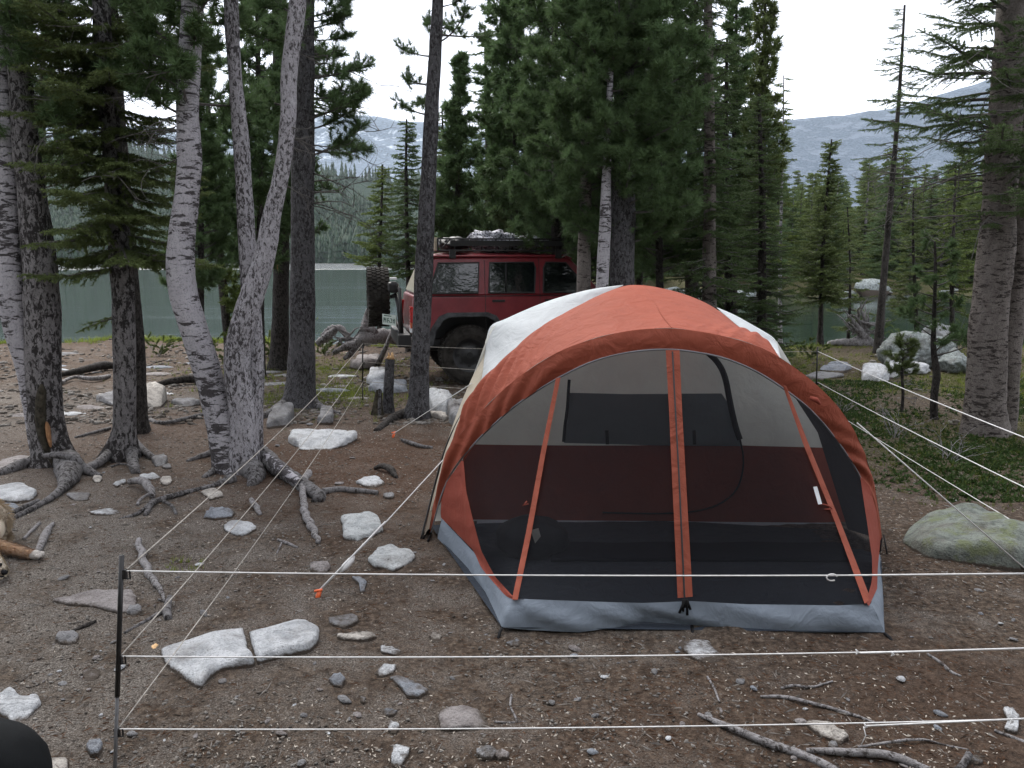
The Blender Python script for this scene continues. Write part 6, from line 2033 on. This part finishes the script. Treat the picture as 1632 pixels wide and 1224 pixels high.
stick("short forked twig below the tent's right front corner", [(1478, 1044, 4, 0), (1500, 1058, 5, 0), (1515, 1072, 6, 0), (1532, 1078, 4, 0)])
stick("thick grey stub of wood at the bottom right", [(1545, 1200, 12, .02), (1538, 1212, 13, .01), (1525, 1232, 13, 0)], M_rootb)
stick("short stick just under the white rock at the right edge", [(1585, 1160, 5, 0), (1605, 1168, 6, 0), (1640, 1182, 6, 0)])
stick("tapered grey stick touching the dog's paw", [(84, 838, 5, 0), (76, 850, 12, 0), (68, 866, 13, 0), (60, 884, 10, 0)])
stick("thin grey stick just behind the dog's paw", [(64, 838, 6, 0), (50, 850, 6, 0), (38, 862, 5, 0)])
stick("little grey chip standing between the flat white stone and the curved stick", [(400, 797, 8, .03), (408, 808, 10, .01), (415, 822, 6, 0)])
stick("sliver of pale wood left of the curved stick's foot", [(443, 863, 4, 0), (458, 868, 6, 0), (475, 873, 4, 0)], forks=[[(449, 867, 3, 0), (441, 884, 3, 0)]])
stick("bent twig in bare soil below the middle cord, in front of the tent", [(815, 1110, 4, .01), (812, 1128, 4, .0), (820, 1142, 4, 0), (824, 1152, 3, 0)])
stick("straight thin twig in the soil in front of the tent, lower centre", [(1127, 1085, 4, 0), (1138, 1103, 4, 0), (1147, 1124, 3, 0)])
stick("horizontal thin twig beside the squarish pinkish block", [(788, 1154, 3, 0), (815, 1156, 4, 0), (838, 1152, 3, 0)])
stick("small upturned root knot right of the white dome-shaped stone", [(598, 748, 6, .0), (610, 744, 10, .04), (622, 750, 12, .03), (632, 762, 6, 0)], M_dark)
stick("dark half-buried root arching in the gravel near the long slab", [(115, 1006, 4, 0), (135, 998, 7, .01), (152, 990, 5, 0)], M_dark)
stick("crooked grey root stump piece left of the spruce's stones", [(207, 770, 10, .02), (222, 768, 14, .05), (238, 778, 14, .04), (245, 792, 9, .0)], M_wood, forks=[[(240, 785, 5, .04), (222, 797, 5, .02), (219, 806, 5, 0)]])
# stick leaning by the driftwood
a, b = P(628, 522, 14.5), G(602, 582, .02)
mb = MB(); mb.tube([a, a.lerp(b, .5) + Vector((.01, 0, .01)), b], [.035, .04, .05], 8, lump=.2); tag(mb.build("stick", M_wood, None, origin=b), "pale pole leaning from the driftwood trunk down to the pale boulders", "stick", "loose sticks and roots on the ground")

def rootwad(name, label, cx, cy, w, h, Y, seed, mat, logs):
    base = P(cx, cy, Y); base.z = zt(base.x, Y)
    t = empty(name, base, label, "driftwood")
    rs_ = random.Random(seed); m_ = mpp(Y)
    mb = MB()
    for lg in logs:
        pts = [P(a, b, Y + dy) for a, b, wd_, dy in lg]; rr = [wd_ * .5 * m_ for a, b, wd_, dy in lg]
        s_ = resample(smooth_line(pts, 2), 24); r_ = []
        for i in range(24):
            f = i / 23 * (len(rr) - 1); j = min(int(f), len(rr) - 2); r_.append(rr[j] + (rr[j + 1] - rr[j]) * (f - j))
        mb2 = MB(); mb2.tube(s_, r_, 12, lump=.5, seed=seed); mb2.build("limb" if lg is not logs[0] else "trunk", mat, t)
    for k in range(w // 3):
        a = rs_.uniform(0, math.pi); q = P(cx + rs_.uniform(-.25, .25) * w, cy - h * rs_.uniform(.2, .7), Y); pts = [q]
        d = Vector((math.cos(a), rs_.uniform(-.4, .2), math.sin(a) * .9)).normalized()
        for i in range(6):
            d = (d + Vector((rs_.gauss(0, .25), rs_.gauss(0, .2), rs_.gauss(-.05, .25)))).normalized(); pts.append(pts[-1] + d * h * .11 * m_)
        mb.tube(pts, [h * .05 * m_ * (1 - .14 * i) for i in range(7)], 6, lump=.3)
    if w >= 3: mb.build("root_tangle", mat, t)
    return t
rootwad("driftwood_stump", "grey twisted driftwood trunk with roots lying behind the spare wheel at the shore", 560, 565, 40, 50, 15.0, 3, M_wood,
        [[(660, 548, 22, .4), (620, 536, 24, .2), (590, 536, 22, 0), (560, 550, 14, -.1), (530, 562, 6, -.2)],
         [(598, 525, 20, .1), (580, 536, 24, 0), (562, 560, 14, -.1), (548, 572, 6, -.2)], [(586, 492, 4, .1), (583, 508, 12, .1), (582, 530, 20, 0)],
         [(512, 535, 5, .3), (530, 520, 10, .3), (548, 524, 9, .3), (558, 548, 12, .2)], [(505, 548, 10, .1), (525, 535, 14, .1), (540, 520, 8, .1)]])
rootwad("driftwood_stump", "tangled grey root stump across the moss, left of the gaunt spruce", 1372, 550, 60, 60, 18.5, 5, M_wood,
        [[(1320, 548, 8, 0), (1345, 545, 12, 0), (1380, 548, 16, 0), (1400, 545, 14, 0)], [(1360, 510, 5, 0), (1372, 530, 12, 0), (1385, 548, 16, 0)]])

# ================================================================== DOG (front part in view at the left edge)
def skin(name, joints, edges, mat, parent, sub=2, flat=None):
    me = bpy.data.meshes.new(name)
    base = Vector(parent.location)
    me.from_pydata([tuple(Vector(j[0]) - base) for j in joints], edges, [])
    o = bpy.data.objects.new(name, me); link(o, parent); me.materials.append(mat)
    sk = o.modifiers.new("skin", 'SKIN')
    for i, j in enumerate(joints):
        r = j[1]; me.skin_vertices[0].data[i].radius = (r, r) if not isinstance(r, tuple) else r
    me.skin_vertices[0].data[0].use_root = True
    ss = o.modifiers.new("sub", 'SUBSURF'); ss.levels = sub; ss.render_levels = sub
    sk.use_smooth_shade = True
    return o
def fur_mat(name, a, b, c3=None):
    m, nt, bs, out = new_mat(name)
    f = nz(nt, coords(nt), 6, 4, .6); f2 = nz(nt, coords(nt, (1, 3, 1)), 120, 3, .7)
    c = mixc(nt, ramp(nt, f, [(.4, 0.0), (.6, 1.0)]), a, b)
    c = mixc(nt, .35, c, mixc(nt, 1.0, c, ramp(nt, f2, [(.3, .3), (.7, 1.2)]), 'MULTIPLY'))
    nt.links.new(c, bs.inputs["Base Color"]); bs.inputs["Roughness"].default_value = .9
    bs.inputs["Sheen Weight"].default_value = .4
    bump(nt, bs, f2, .8, .01)
    return m
M_fur_o = fur_mat("orange_tan_fur", (.42, .22, .10), (.50, .32, .17))
M_fur_c = fur_mat("cream_fur", (.62, .50, .36), (.72, .62, .48))
M_paw = fur_mat("white_paw_fur", (.5, .46, .42), (.6, .56, .52))
dp = G(-60, 885); dog = empty("dog", (dp.x, dp.y, 0), "tan and cream dog lying down at the left edge, paw stretched out to the right", "dog")
q = G(-10, 893)
B0 = Vector((q.x - .95, q.y + .55, .14))
J = [(B0, (.13, .14)), (B0 + Vector((.28, -.06, .02)), (.16, .15)), (B0 + Vector((.58, -.16, .02)), (.17, .15)), (B0 + Vector((.78, -.26, .05)), (.12, .13)), (B0 + Vector((.86, -.40, .03)), (.085, .09)), # neck
     (B0 + Vector((.90, -.50, -.01)), (.085, .085)),
     (B0 + Vector((-.14, .1, -.02)), .09), (B0 + Vector((-.02, -.22, -.06)), (.07, .07)), (B0 + Vector((.22, -.34, -.09)), .045), (B0 + Vector((-.35, .2, -.08)), .03), (B0 + Vector((-.6, .22, -.11)), .035)]
skin("body", J, [(0, 1), (1, 2), (2, 3), (3, 4), (4, 5), (0, 6), (0, 7), (7, 8), (6, 9), (9, 10)], M_fur_c, dog)
def fur(parent, chain, n, L, mat, seed):
    """short hair clumps lying along a limb"""
    r_ = random.Random(seed); W = []
    for _ in range(n):
        k = r_.randrange(len(chain) - 1); t = r_.random()
        a, ra = chain[k]; b, rb = chain[k + 1]
        ax = (b - a).normalized(); c = a.lerp(b, t); r = ra + (rb - ra) * t
        d = Vector((r_.gauss(0, 1), r_.gauss(0, 1), r_.gauss(.2, 1))); d = (d - ax * d.dot(ax)).normalized()
        s = d.cross(ax) * .005
        o_ = c + d * r * .93; W += [o_ - s, o_ + s, o_ + ax * L * r_.uniform(.5, 1) + d * L * r_.uniform(.15, .5) + Vector((0, 0, -.004))]
    V = np.array([tuple(v) for v in W], dtype=np.float32)
    return np_mesh("fur", V, np.arange(len(V), dtype=np.int32).reshape(-1, 3), mat, parent=parent)
# foreleg stretched to the right with its paw
e0 = Vector((q.x - .28, q.y + .12, .10)); pw = G(58, 884, .03)
skin("foreleg", [(e0, .06), (e0.lerp(pw, .4) + Vector((0, 0, .015)), .045), (e0.lerp(pw, .8), .034), (pw + Vector((-.02, 0, .0)), .032)], [(0, 1), (1, 2), (2, 3)], M_fur_o, dog)
paw = skin("paw", [(pw + Vector((-.05, .005, .0)), .033), (pw + Vector((.0, 0, .0)), .037), (pw + Vector((.03, -.012, -.004)), .026)], [(0, 1), (1, 2)], M_paw, dog)
for k, dy in enumerate((-.028, -.010, .010, .026)):
    a_ = pw + Vector((.015, dy, .004)); b_ = pw + Vector((.045 - abs(dy) * .3, dy * 1.1 - .006, -.010))
    mb = MB(); mb.tube([a_, a_.lerp(b_, .6) + Vector((0, 0, .006)), b_], [.012, .013, .007], 8); mb.build("toe", M_paw, paw)
# upper foreleg / chest bulk and folded second leg seen behind
cb2 = G(8, 858, .06)
skin("chest_fur", [(Vector((q.x - .30, q.y + .35, .14)), .14), (Vector((cb2.x - .12, cb2.y, .11)), .10), (Vector((cb2.x + .02, cb2.y - .06, .07)), .055)], [(0, 1), (1, 2)], M_fur_c, dog)
fur(dog, [(Vector((q.x - .30, q.y + .35, .14)), .13), (Vector((cb2.x - .12, cb2.y, .11)), .10), (Vector((cb2.x + .02, cb2.y - .06, .07)), .055)], 2600, .05, M_fur_c, 1)
fur(dog, [(e0, .06), (e0.lerp(pw, .4) + Vector((0, 0, .015)), .047), (e0.lerp(pw, .8), .036), (pw + Vector((-.03, 0, 0)), .032)], 1500, .03, M_fur_o, 2)
fur(dog, [(B0 + Vector((.28, -.06, .02)), .16), (B0 + Vector((.58, -.16, .02)), .17), (B0 + Vector((.78, -.26, .05)), .13), (B0 + Vector((.86, -.40, .03)), .09)], 3000, .05, M_fur_c, 3)
# head resting on the ground, muzzle toward the camera's right
hc = G(-22, 890, .09)
mz = G(8, 917, .035)
skin("head", [(hc + Vector((-.09, .06, .03)), (.075, .075)), (hc, (.085, .08)), (hc.lerp(mz, .5) + Vector((0, 0, .012)), (.055, .05)), (mz + Vector((-.02, .015, .012)), (.036, .034))], [(0, 1), (1, 2), (2, 3)], M_fur_c, dog)
fur(dog, [(hc + Vector((-.09, .06, .03)), .075), (hc, .082), (hc.lerp(mz, .5) + Vector((0, 0, .012)), .052), (mz + Vector((-.03, .02, .012)), .038)], 1500, .018, M_fur_c, 4)
mb = MB(); mb.tube([mz + Vector((-.015, .01, .022)), mz + Vector((.004, -.006, .02)), mz + Vector((.008, -.012, .010))], [.014, .019, .008], 10); mb.build("nose", M_black, dog)
mb = MB(); mb.tube([mz + Vector((-.03, -.022, .0)), mz + Vector((.002, -.016, .0))], .006, 6); mb.build("mouth", M_black, dog)
ey = G(0, 900, .10)
mb = MB(); mb.tube([ey + Vector((0, .006, 0)), ey + Vector((.004, -.006, 0)), ey + Vector((.006, -.012, 0))], [.011, .010, .004], 8); mb.build("eye", M_black, dog)
for sg in (-1, 1):
    e = hc + Vector((-.03, .05 * sg + .02, .06)); mb = MB(); mb.tube([e, e + Vector((-.05, .02 * sg, .02)), e + Vector((-.09, .05 * sg, -.04))], [.035, .04, .01], 8); mb.build("ear", M_fur_o, dog)

# unidentified black rounded object, built as a bag, in the bottom left corner
bc = G(-22, 1262, .10)
bb = empty("black_object", (bc.x, bc.y, 0), "smooth black rounded object cut off by the bottom left corner", "bag")
M_blk = simple("black_soft_fabric", (.009, .010, .011), .85, bmp=.2, bs_scale=200)
lump_mesh("bag_body", M_blk, bb, (bc.x - .02, bc.y, .17), (.24, .18, .19), 2, .05, 1.5, 40)
mb = MB(); mb.tube([Vector((bc.x - .12, bc.y, .35)), Vector((bc.x - .06, bc.y - .02, .385)), Vector((bc.x, bc.y - .02, .36))], .012, 8); mb.build("carry_loop", M_blk, bb)

# little yellow leaf-like chip by the cracked slab
tag(rock([(240, 1032), (248, 1026), (253, 1029), (246, 1038)], .015, M_cut, "x"), "small yellow chip of fresh wood at the cracked slab's left tip", "wood chip").name = "wood_chip"

# flat slabs and stones along the near left shore
rs = random.Random(515)
for i in range(46):
    px = rs.uniform(0, 600); py = rs.uniform(562, 665)
    p = G(px, py)
    if abs(px - 480) < 40 and py > 600 or abs(px - 385) < 60 and py > 620: continue
    s = rs.uniform(.06, .22) * (.6 + .03 * p.y)
    o = bpy.data.objects.new("flat_stone", rs.choice(sm_mesh[rs.choice("wggbp")])); link(o)
    o.location = (p.x, p.y, zt(p.x, p.y) - s * .05); o.scale = (s * rs.uniform(1.3, 2.2), s, s * rs.uniform(.25, .5)); o.rotation_euler = (0, 0, rs.uniform(-.5, .5))
    tag(o, "low flat stone in the trampled ground between the trees and the lake", "rock", "low flat stones near the lake shore")
# surface roots crossing the ground between the trees and the lake
stick("dark surface root snaking over the pale ground behind the drooping spruce", [(100, 600, 8, .02), (140, 592, 12, .05), (170, 585, 14, .06), (200, 590, 8, .0)], M_dark, "surface_root", "root")
stick("pale crooked root between the forked tree and the drooping spruce", [(98, 612, 6, .02), (118, 600, 5, .05), (150, 606, 8, .04), (175, 600, 6, .0)], M_wood, "surface_root", "root")
stick("long dark shadowed root on the bank right of the half-hidden trunk", [(235, 618, 6, .0), (275, 610, 11, .05), (310, 606, 13, .05), (345, 612, 6, .0)], M_dark, "surface_root", "root")
stick("brown root running right from the half-hidden trunk's foot", [(236, 672, 6, .0), (262, 678, 6, .02), (300, 668, 7, .02), (330, 662, 5, .0)], M_rootb, "surface_root", "root")
stick("thin brown root crossing open ground left of the drooping spruce", [(120, 700, 4, .0), (150, 692, 6, .02), (176, 684, 5, .0)], M_rootb, "surface_root", "root")
stick("dark root beside the dead root knot, left of the tent", [(640, 700, 5, .0), (668, 712, 7, .02), (690, 715, 5, .0)], M_rootb, "surface_root", "root")

for i in range(16):
    x = rs.uniform(-13, -1.5); y = shore_y(x) - rs.uniform(.2, 1.1); s = rs.uniform(.12, .4)
    o = bpy.data.objects.new("shore_stone", rs.choice(sm_mesh[rs.choice("gggb")])); link(o)
    o.location = (x, y, zt(x, y) + s * .05); o.scale = (s * 1.5, s, s * .7); o.rotation_euler = (0, 0, rs.uniform(0, 6))
    tag(o, "grey stone at the near water's edge among yellow-green grass, left side", "rock", "stones at the near water's edge")
for px_, sd_ in ((60, 301), (255, 302), (320, 303), (520, 304)):
    shrub(px_, 566, 26 + 6 * (sd_ % 3), "low yellow-green tuft bush at the near water's edge, " + {301: "behind the forked tree", 302: "left of the white stems", 303: "right behind the first white stem", 304: "right of the big grey trunk"}[sd_], sd_, 16)
# ================================================================== LITTER, GRAVEL, GROUND COVER (uncountable)
rsn = np.random.RandomState(99)
def icos():
    t = (1 + 5 ** .5) / 2
    v = np.array([(-1, t, 0), (1, t, 0), (-1, -t, 0), (1, -t, 0), (0, -1, t), (0, 1, t), (0, -1, -t), (0, 1, -t), (t, 0, -1), (t, 0, 1), (-t, 0, -1), (-t, 0, 1)], dtype=np.float32) / 1.9
    f = [(0, 11, 5), (0, 5, 1), (0, 1, 7), (0, 7, 10), (0, 10, 11), (1, 5, 9), (5, 11, 4), (11, 10, 2), (10, 7, 6), (7, 1, 8), (3, 9, 4), (3, 4, 2), (3, 2, 6), (3, 6, 8), (3, 8, 9), (4, 9, 5), (2, 4, 11), (6, 2, 10), (8, 6, 7), (9, 8, 1)]
    return v, np.array(f, dtype=np.int32)
IV, IF = icos()
def scatter_pts(n, y0, y1, fn, seed):
    rs_ = random.Random(seed); out = []
    while len(out) < n:
        y = y0 + (y1 - y0) * rs_.random() ** 1.7; x = rs_.uniform(-.66, .66) * y
        if in_tent(x, y): continue
        if rs_.random() < fn(x, y): out.append((x, y, zt(x, y)))
    return out
def dens_grav(x, y):
    return max(.05, .38 + 1.3 * noise.noise(Vector((x * .9, y * .9, 21))) + (.2 if x < -1 else -.1) - (.5 if x > 3 and y > 6 else 0))
def pebbles(name, label, n, smin, smax, mat, seed, y0=2.2, y1=13):
    pts = scatter_pts(n, y0, y1, dens_grav, seed); rs_ = np.random.RandomState(seed)
    Vs, Fs = [], []
    for i, (x, y, z) in enumerate(pts):
        s = (smin + (smax - smin) * rs_.rand() ** 3) * (1 + .06 * max(0, y - 4))
        a = rs_.rand() * 6.28; c, sn = math.cos(a), math.sin(a)
        v = IV * (1 + rs_.uniform(-.28, .28, (12, 1))) * np.array([s * rs_.uniform(.8, 1.7), s, s * rs_.uniform(.35, .8)])
        w = np.stack([v[:, 0] * c - v[:, 1] * sn + x, v[:, 0] * sn + v[:, 1] * c + y, v[:, 2] + z + s * .15], 1)
        Vs.append(w); Fs.append(IF + 12 * i)
    o = np_mesh(name, np.concatenate(Vs), np.concatenate(Fs), mat)
    tag(o, label, kind="stuff")
M_grv = granite("gravel_light", (.16, .148, .138), (.34, .32, .295), .2, soil_line=False)
M_grv2 = granite("gravel_dark", (.07, .060, .052), (.16, .14, .12), .2, soil_line=False)
pebbles("gravel", "fine pale gravel scattered over the soil", 15000, .0020, .0095, M_grv, 1)
pebbles("gravel", "fine dark grit and soil crumbs", 13000, .002, .009, M_grv2, 2)

def slivers(name, label, n, L0, L1, w, mat, fn, seed, y1=13, bend=0, lift=.004):
    pts = scatter_pts(n, 2.2, y1, fn, seed); rs_ = np.random.RandomState(seed + 1)
    V = np.zeros((n * 4, 3), dtype=np.float32); F = np.zeros((n * 2, 3), dtype=np.int32)
    for i, (x, y, z) in enumerate(pts):
        L = rs_.uniform(L0, L1) * (1 + .04 * max(0, y - 4)); a = rs_.rand() * 6.28
        d = np.array([math.cos(a), math.sin(a), rs_.normal() * .12]); s = np.array([-d[1], d[0], rs_.normal() * .6]) * w * rs_.uniform(.5, 1.4) * (1 + .1 * max(0, y - 4))
        p = np.array([x, y, z + lift])
        V[4 * i] = p - d * L / 2; V[4 * i + 1] = p + s * .5 + np.array([0, 0, .003]); V[4 * i + 2] = p + d * L / 2; V[4 * i + 3] = p - s * .5
        F[2 * i] = (4 * i, 4 * i + 1, 4 * i + 2); F[2 * i + 1] = (4 * i, 4 * i + 2, 4 * i + 3)
    tag(np_mesh(name, V, F, mat), label, kind="stuff")
def dens_red(x, y):
    return max(.1, math.exp(-((x + 1.2) ** 2 * .3 + (y - 7.6) ** 2 * .3)) * 1.0 + .7 * math.exp(-((x - 1.7) ** 2 * .4 + (y - 3.3) ** 2 * 1.2)) + .45 + .6 * noise.noise(Vector((x, y, 31))))
slivers("wood_chips", "pale wood chips and bark flakes strewn on the soil", 7500, .005, .026, .005, simple("pale_chip", (.40, .36, .31), .9, var=.45, vs=30), lambda x, y: max(.04, .35 + 1.5 * noise.noise(Vector((x * .9, y * .9, 51)))), 5)
slivers("pine_needle_litter", "reddish dead pine needles on the ground", 15000, .02, .05, .0016, simple("dead_needle", (.13, .07, .042), .9, var=.5, vs=30), dens_red, 6)
slivers("twig_litter", "small grey twigs strewn on the ground", 2600, .02, .10, .0035, simple("dead_twig_pale", (.20, .185, .17), .9, var=.4, vs=30), lambda x, y: max(.15, .5 + noise.noise(Vector((x * .7, y * .7, 61)))), 7)

# moss, grass and low leafy plants
def green_at(x, y):
    n1 = noise.noise(Vector((x * .45, y * .45, 11.0))) + .5 * noise.noise(Vector((x * 1.3, y * 1.3, 5.0)))
    m = sstep(2.2, 4.2, x + .25 * (y - 8)) * sstep(5.6, 8.0, y) * (.45 + .9 * n1)
    m = max(m, sstep(-1.8, -.6, y - shore_y(x)) * sstep(.9, .1, y - shore_y(x)) * (.4 + .8 * noise.noise(Vector((x * .8, y, 3)))))
    m = max(m, .9 * math.exp(-((x + 2.7) ** 2 * .9 + (y - 11.6) ** 2 * 1.0)) + .6 * math.exp(-((x + 3.5) ** 2 * .3 + (y - 14.5) ** 2 * .5)))
    return max(0, min(1, m))
def cover(name, label, n, temps, s0, s1, mat, seed, y0=6, y1=21.5, up=1.0, gate=None):
    rs_ = random.Random(seed); pos, dirs, siz = [], [], []
    tries = 0
    while len(pos) < n and tries < n * 60:
        tries += 1
        y = y0 + (y1 - y0) * rs_.random(); x = rs_.uniform(-.68, .72) * y
        if in_tent(x, y): continue
        g = green_at(x, y) if gate is None else gate(x, y)
        if rs_.random() > g: continue
        pos.append((x, y, zt(x, y) - .003)); dirs.append((rs_.gauss(0, .25), rs_.gauss(0, .25), up)); siz.append(rs_.uniform(s0, s1))
    V = instance_templates(temps, pos, dirs, siz, seed)
    tag(np_mesh(name, V, np.arange(len(V), dtype=np.int32).reshape(-1, 3), mat), label, kind="stuff")
def grass_template(seed, n=9):
    r_ = np.random.RandomState(seed); V = []
    for i in range(n):
        b = np.array([r_.normal() * .25, r_.normal() * .25, 0]); a = r_.rand() * 6.28; ln = r_.uniform(.5, 1.0)
        d = np.array([math.cos(a) * .45, math.sin(a) * .45, 1.0]) * ln; s = np.array([-math.sin(a), math.cos(a), 0]) * .05
        V += [b - s, b + s, b + d]
    return np.array(V, dtype=np.float32)
GT = [grass_template(i) for i in range(4)]
LT = [tuft_template(50 + i, 9, .9, .22, 1.2) for i in range(4)]
M_grass = needles("yellow_green_moss", (.16, .20, .045)); M_leaf = needles("low_leaf_green", (.036, .062, .024)); M_moss = needles("olive_moss", (.09, .11, .03))
cover("moss", "olive moss and short grass over the ground", 14000, GT, .025, .06, M_moss, 1)
cover("grass", "bright yellow-green grass near the shore", 5200, GT, .04, .09, M_grass, 2, y0=9.5, gate=lambda x, y: green_at(x, y) * (.35 if y < 17.5 and x > 0 else 1) )
cover("ground_cover", "low dark green leafy plants beyond the tent", 8000, LT, .03, .07, M_leaf, 3, y0=6.4, y1=13, gate=lambda x, y: sstep(2.6, 3.6, x) * max(0, .35 + 1.2 * noise.noise(Vector((x * .8, y * .8, 71)))))
cover("grass_tuft", "thin grass tufts in the gravel", 60, GT, .04, .07, M_grass, 4, y0=3.2, y1=9, gate=lambda x, y: 1.0 if abs(x + 2.1) < .12 and abs(y - 5.0) < .1 else .0006)

cover("shore_grass", "yellow-green grass and moss fringe along the near left lake shore", 6500, GT, .06, .17, M_grass, 9, y0=18.3, y1=20.6, gate=lambda x, y: max(0, .35 + 1.6 * noise.noise(Vector((x * .5, y * .5, 91)))) * (sstep(-2.4, -1.4, y - shore_y(x)) if x < 1 else .2))

pebbles("rubble", "pale rubble and small stones on the trampled bank before the lake", 1500, .01, .036, M_grv, 11, 9.5, 20.3)
pebbles("rubble", "dark rubble and soil clods on the trampled bank before the lake", 2600, .012, .034, M_grv2, 12, 9.5, 20.3)
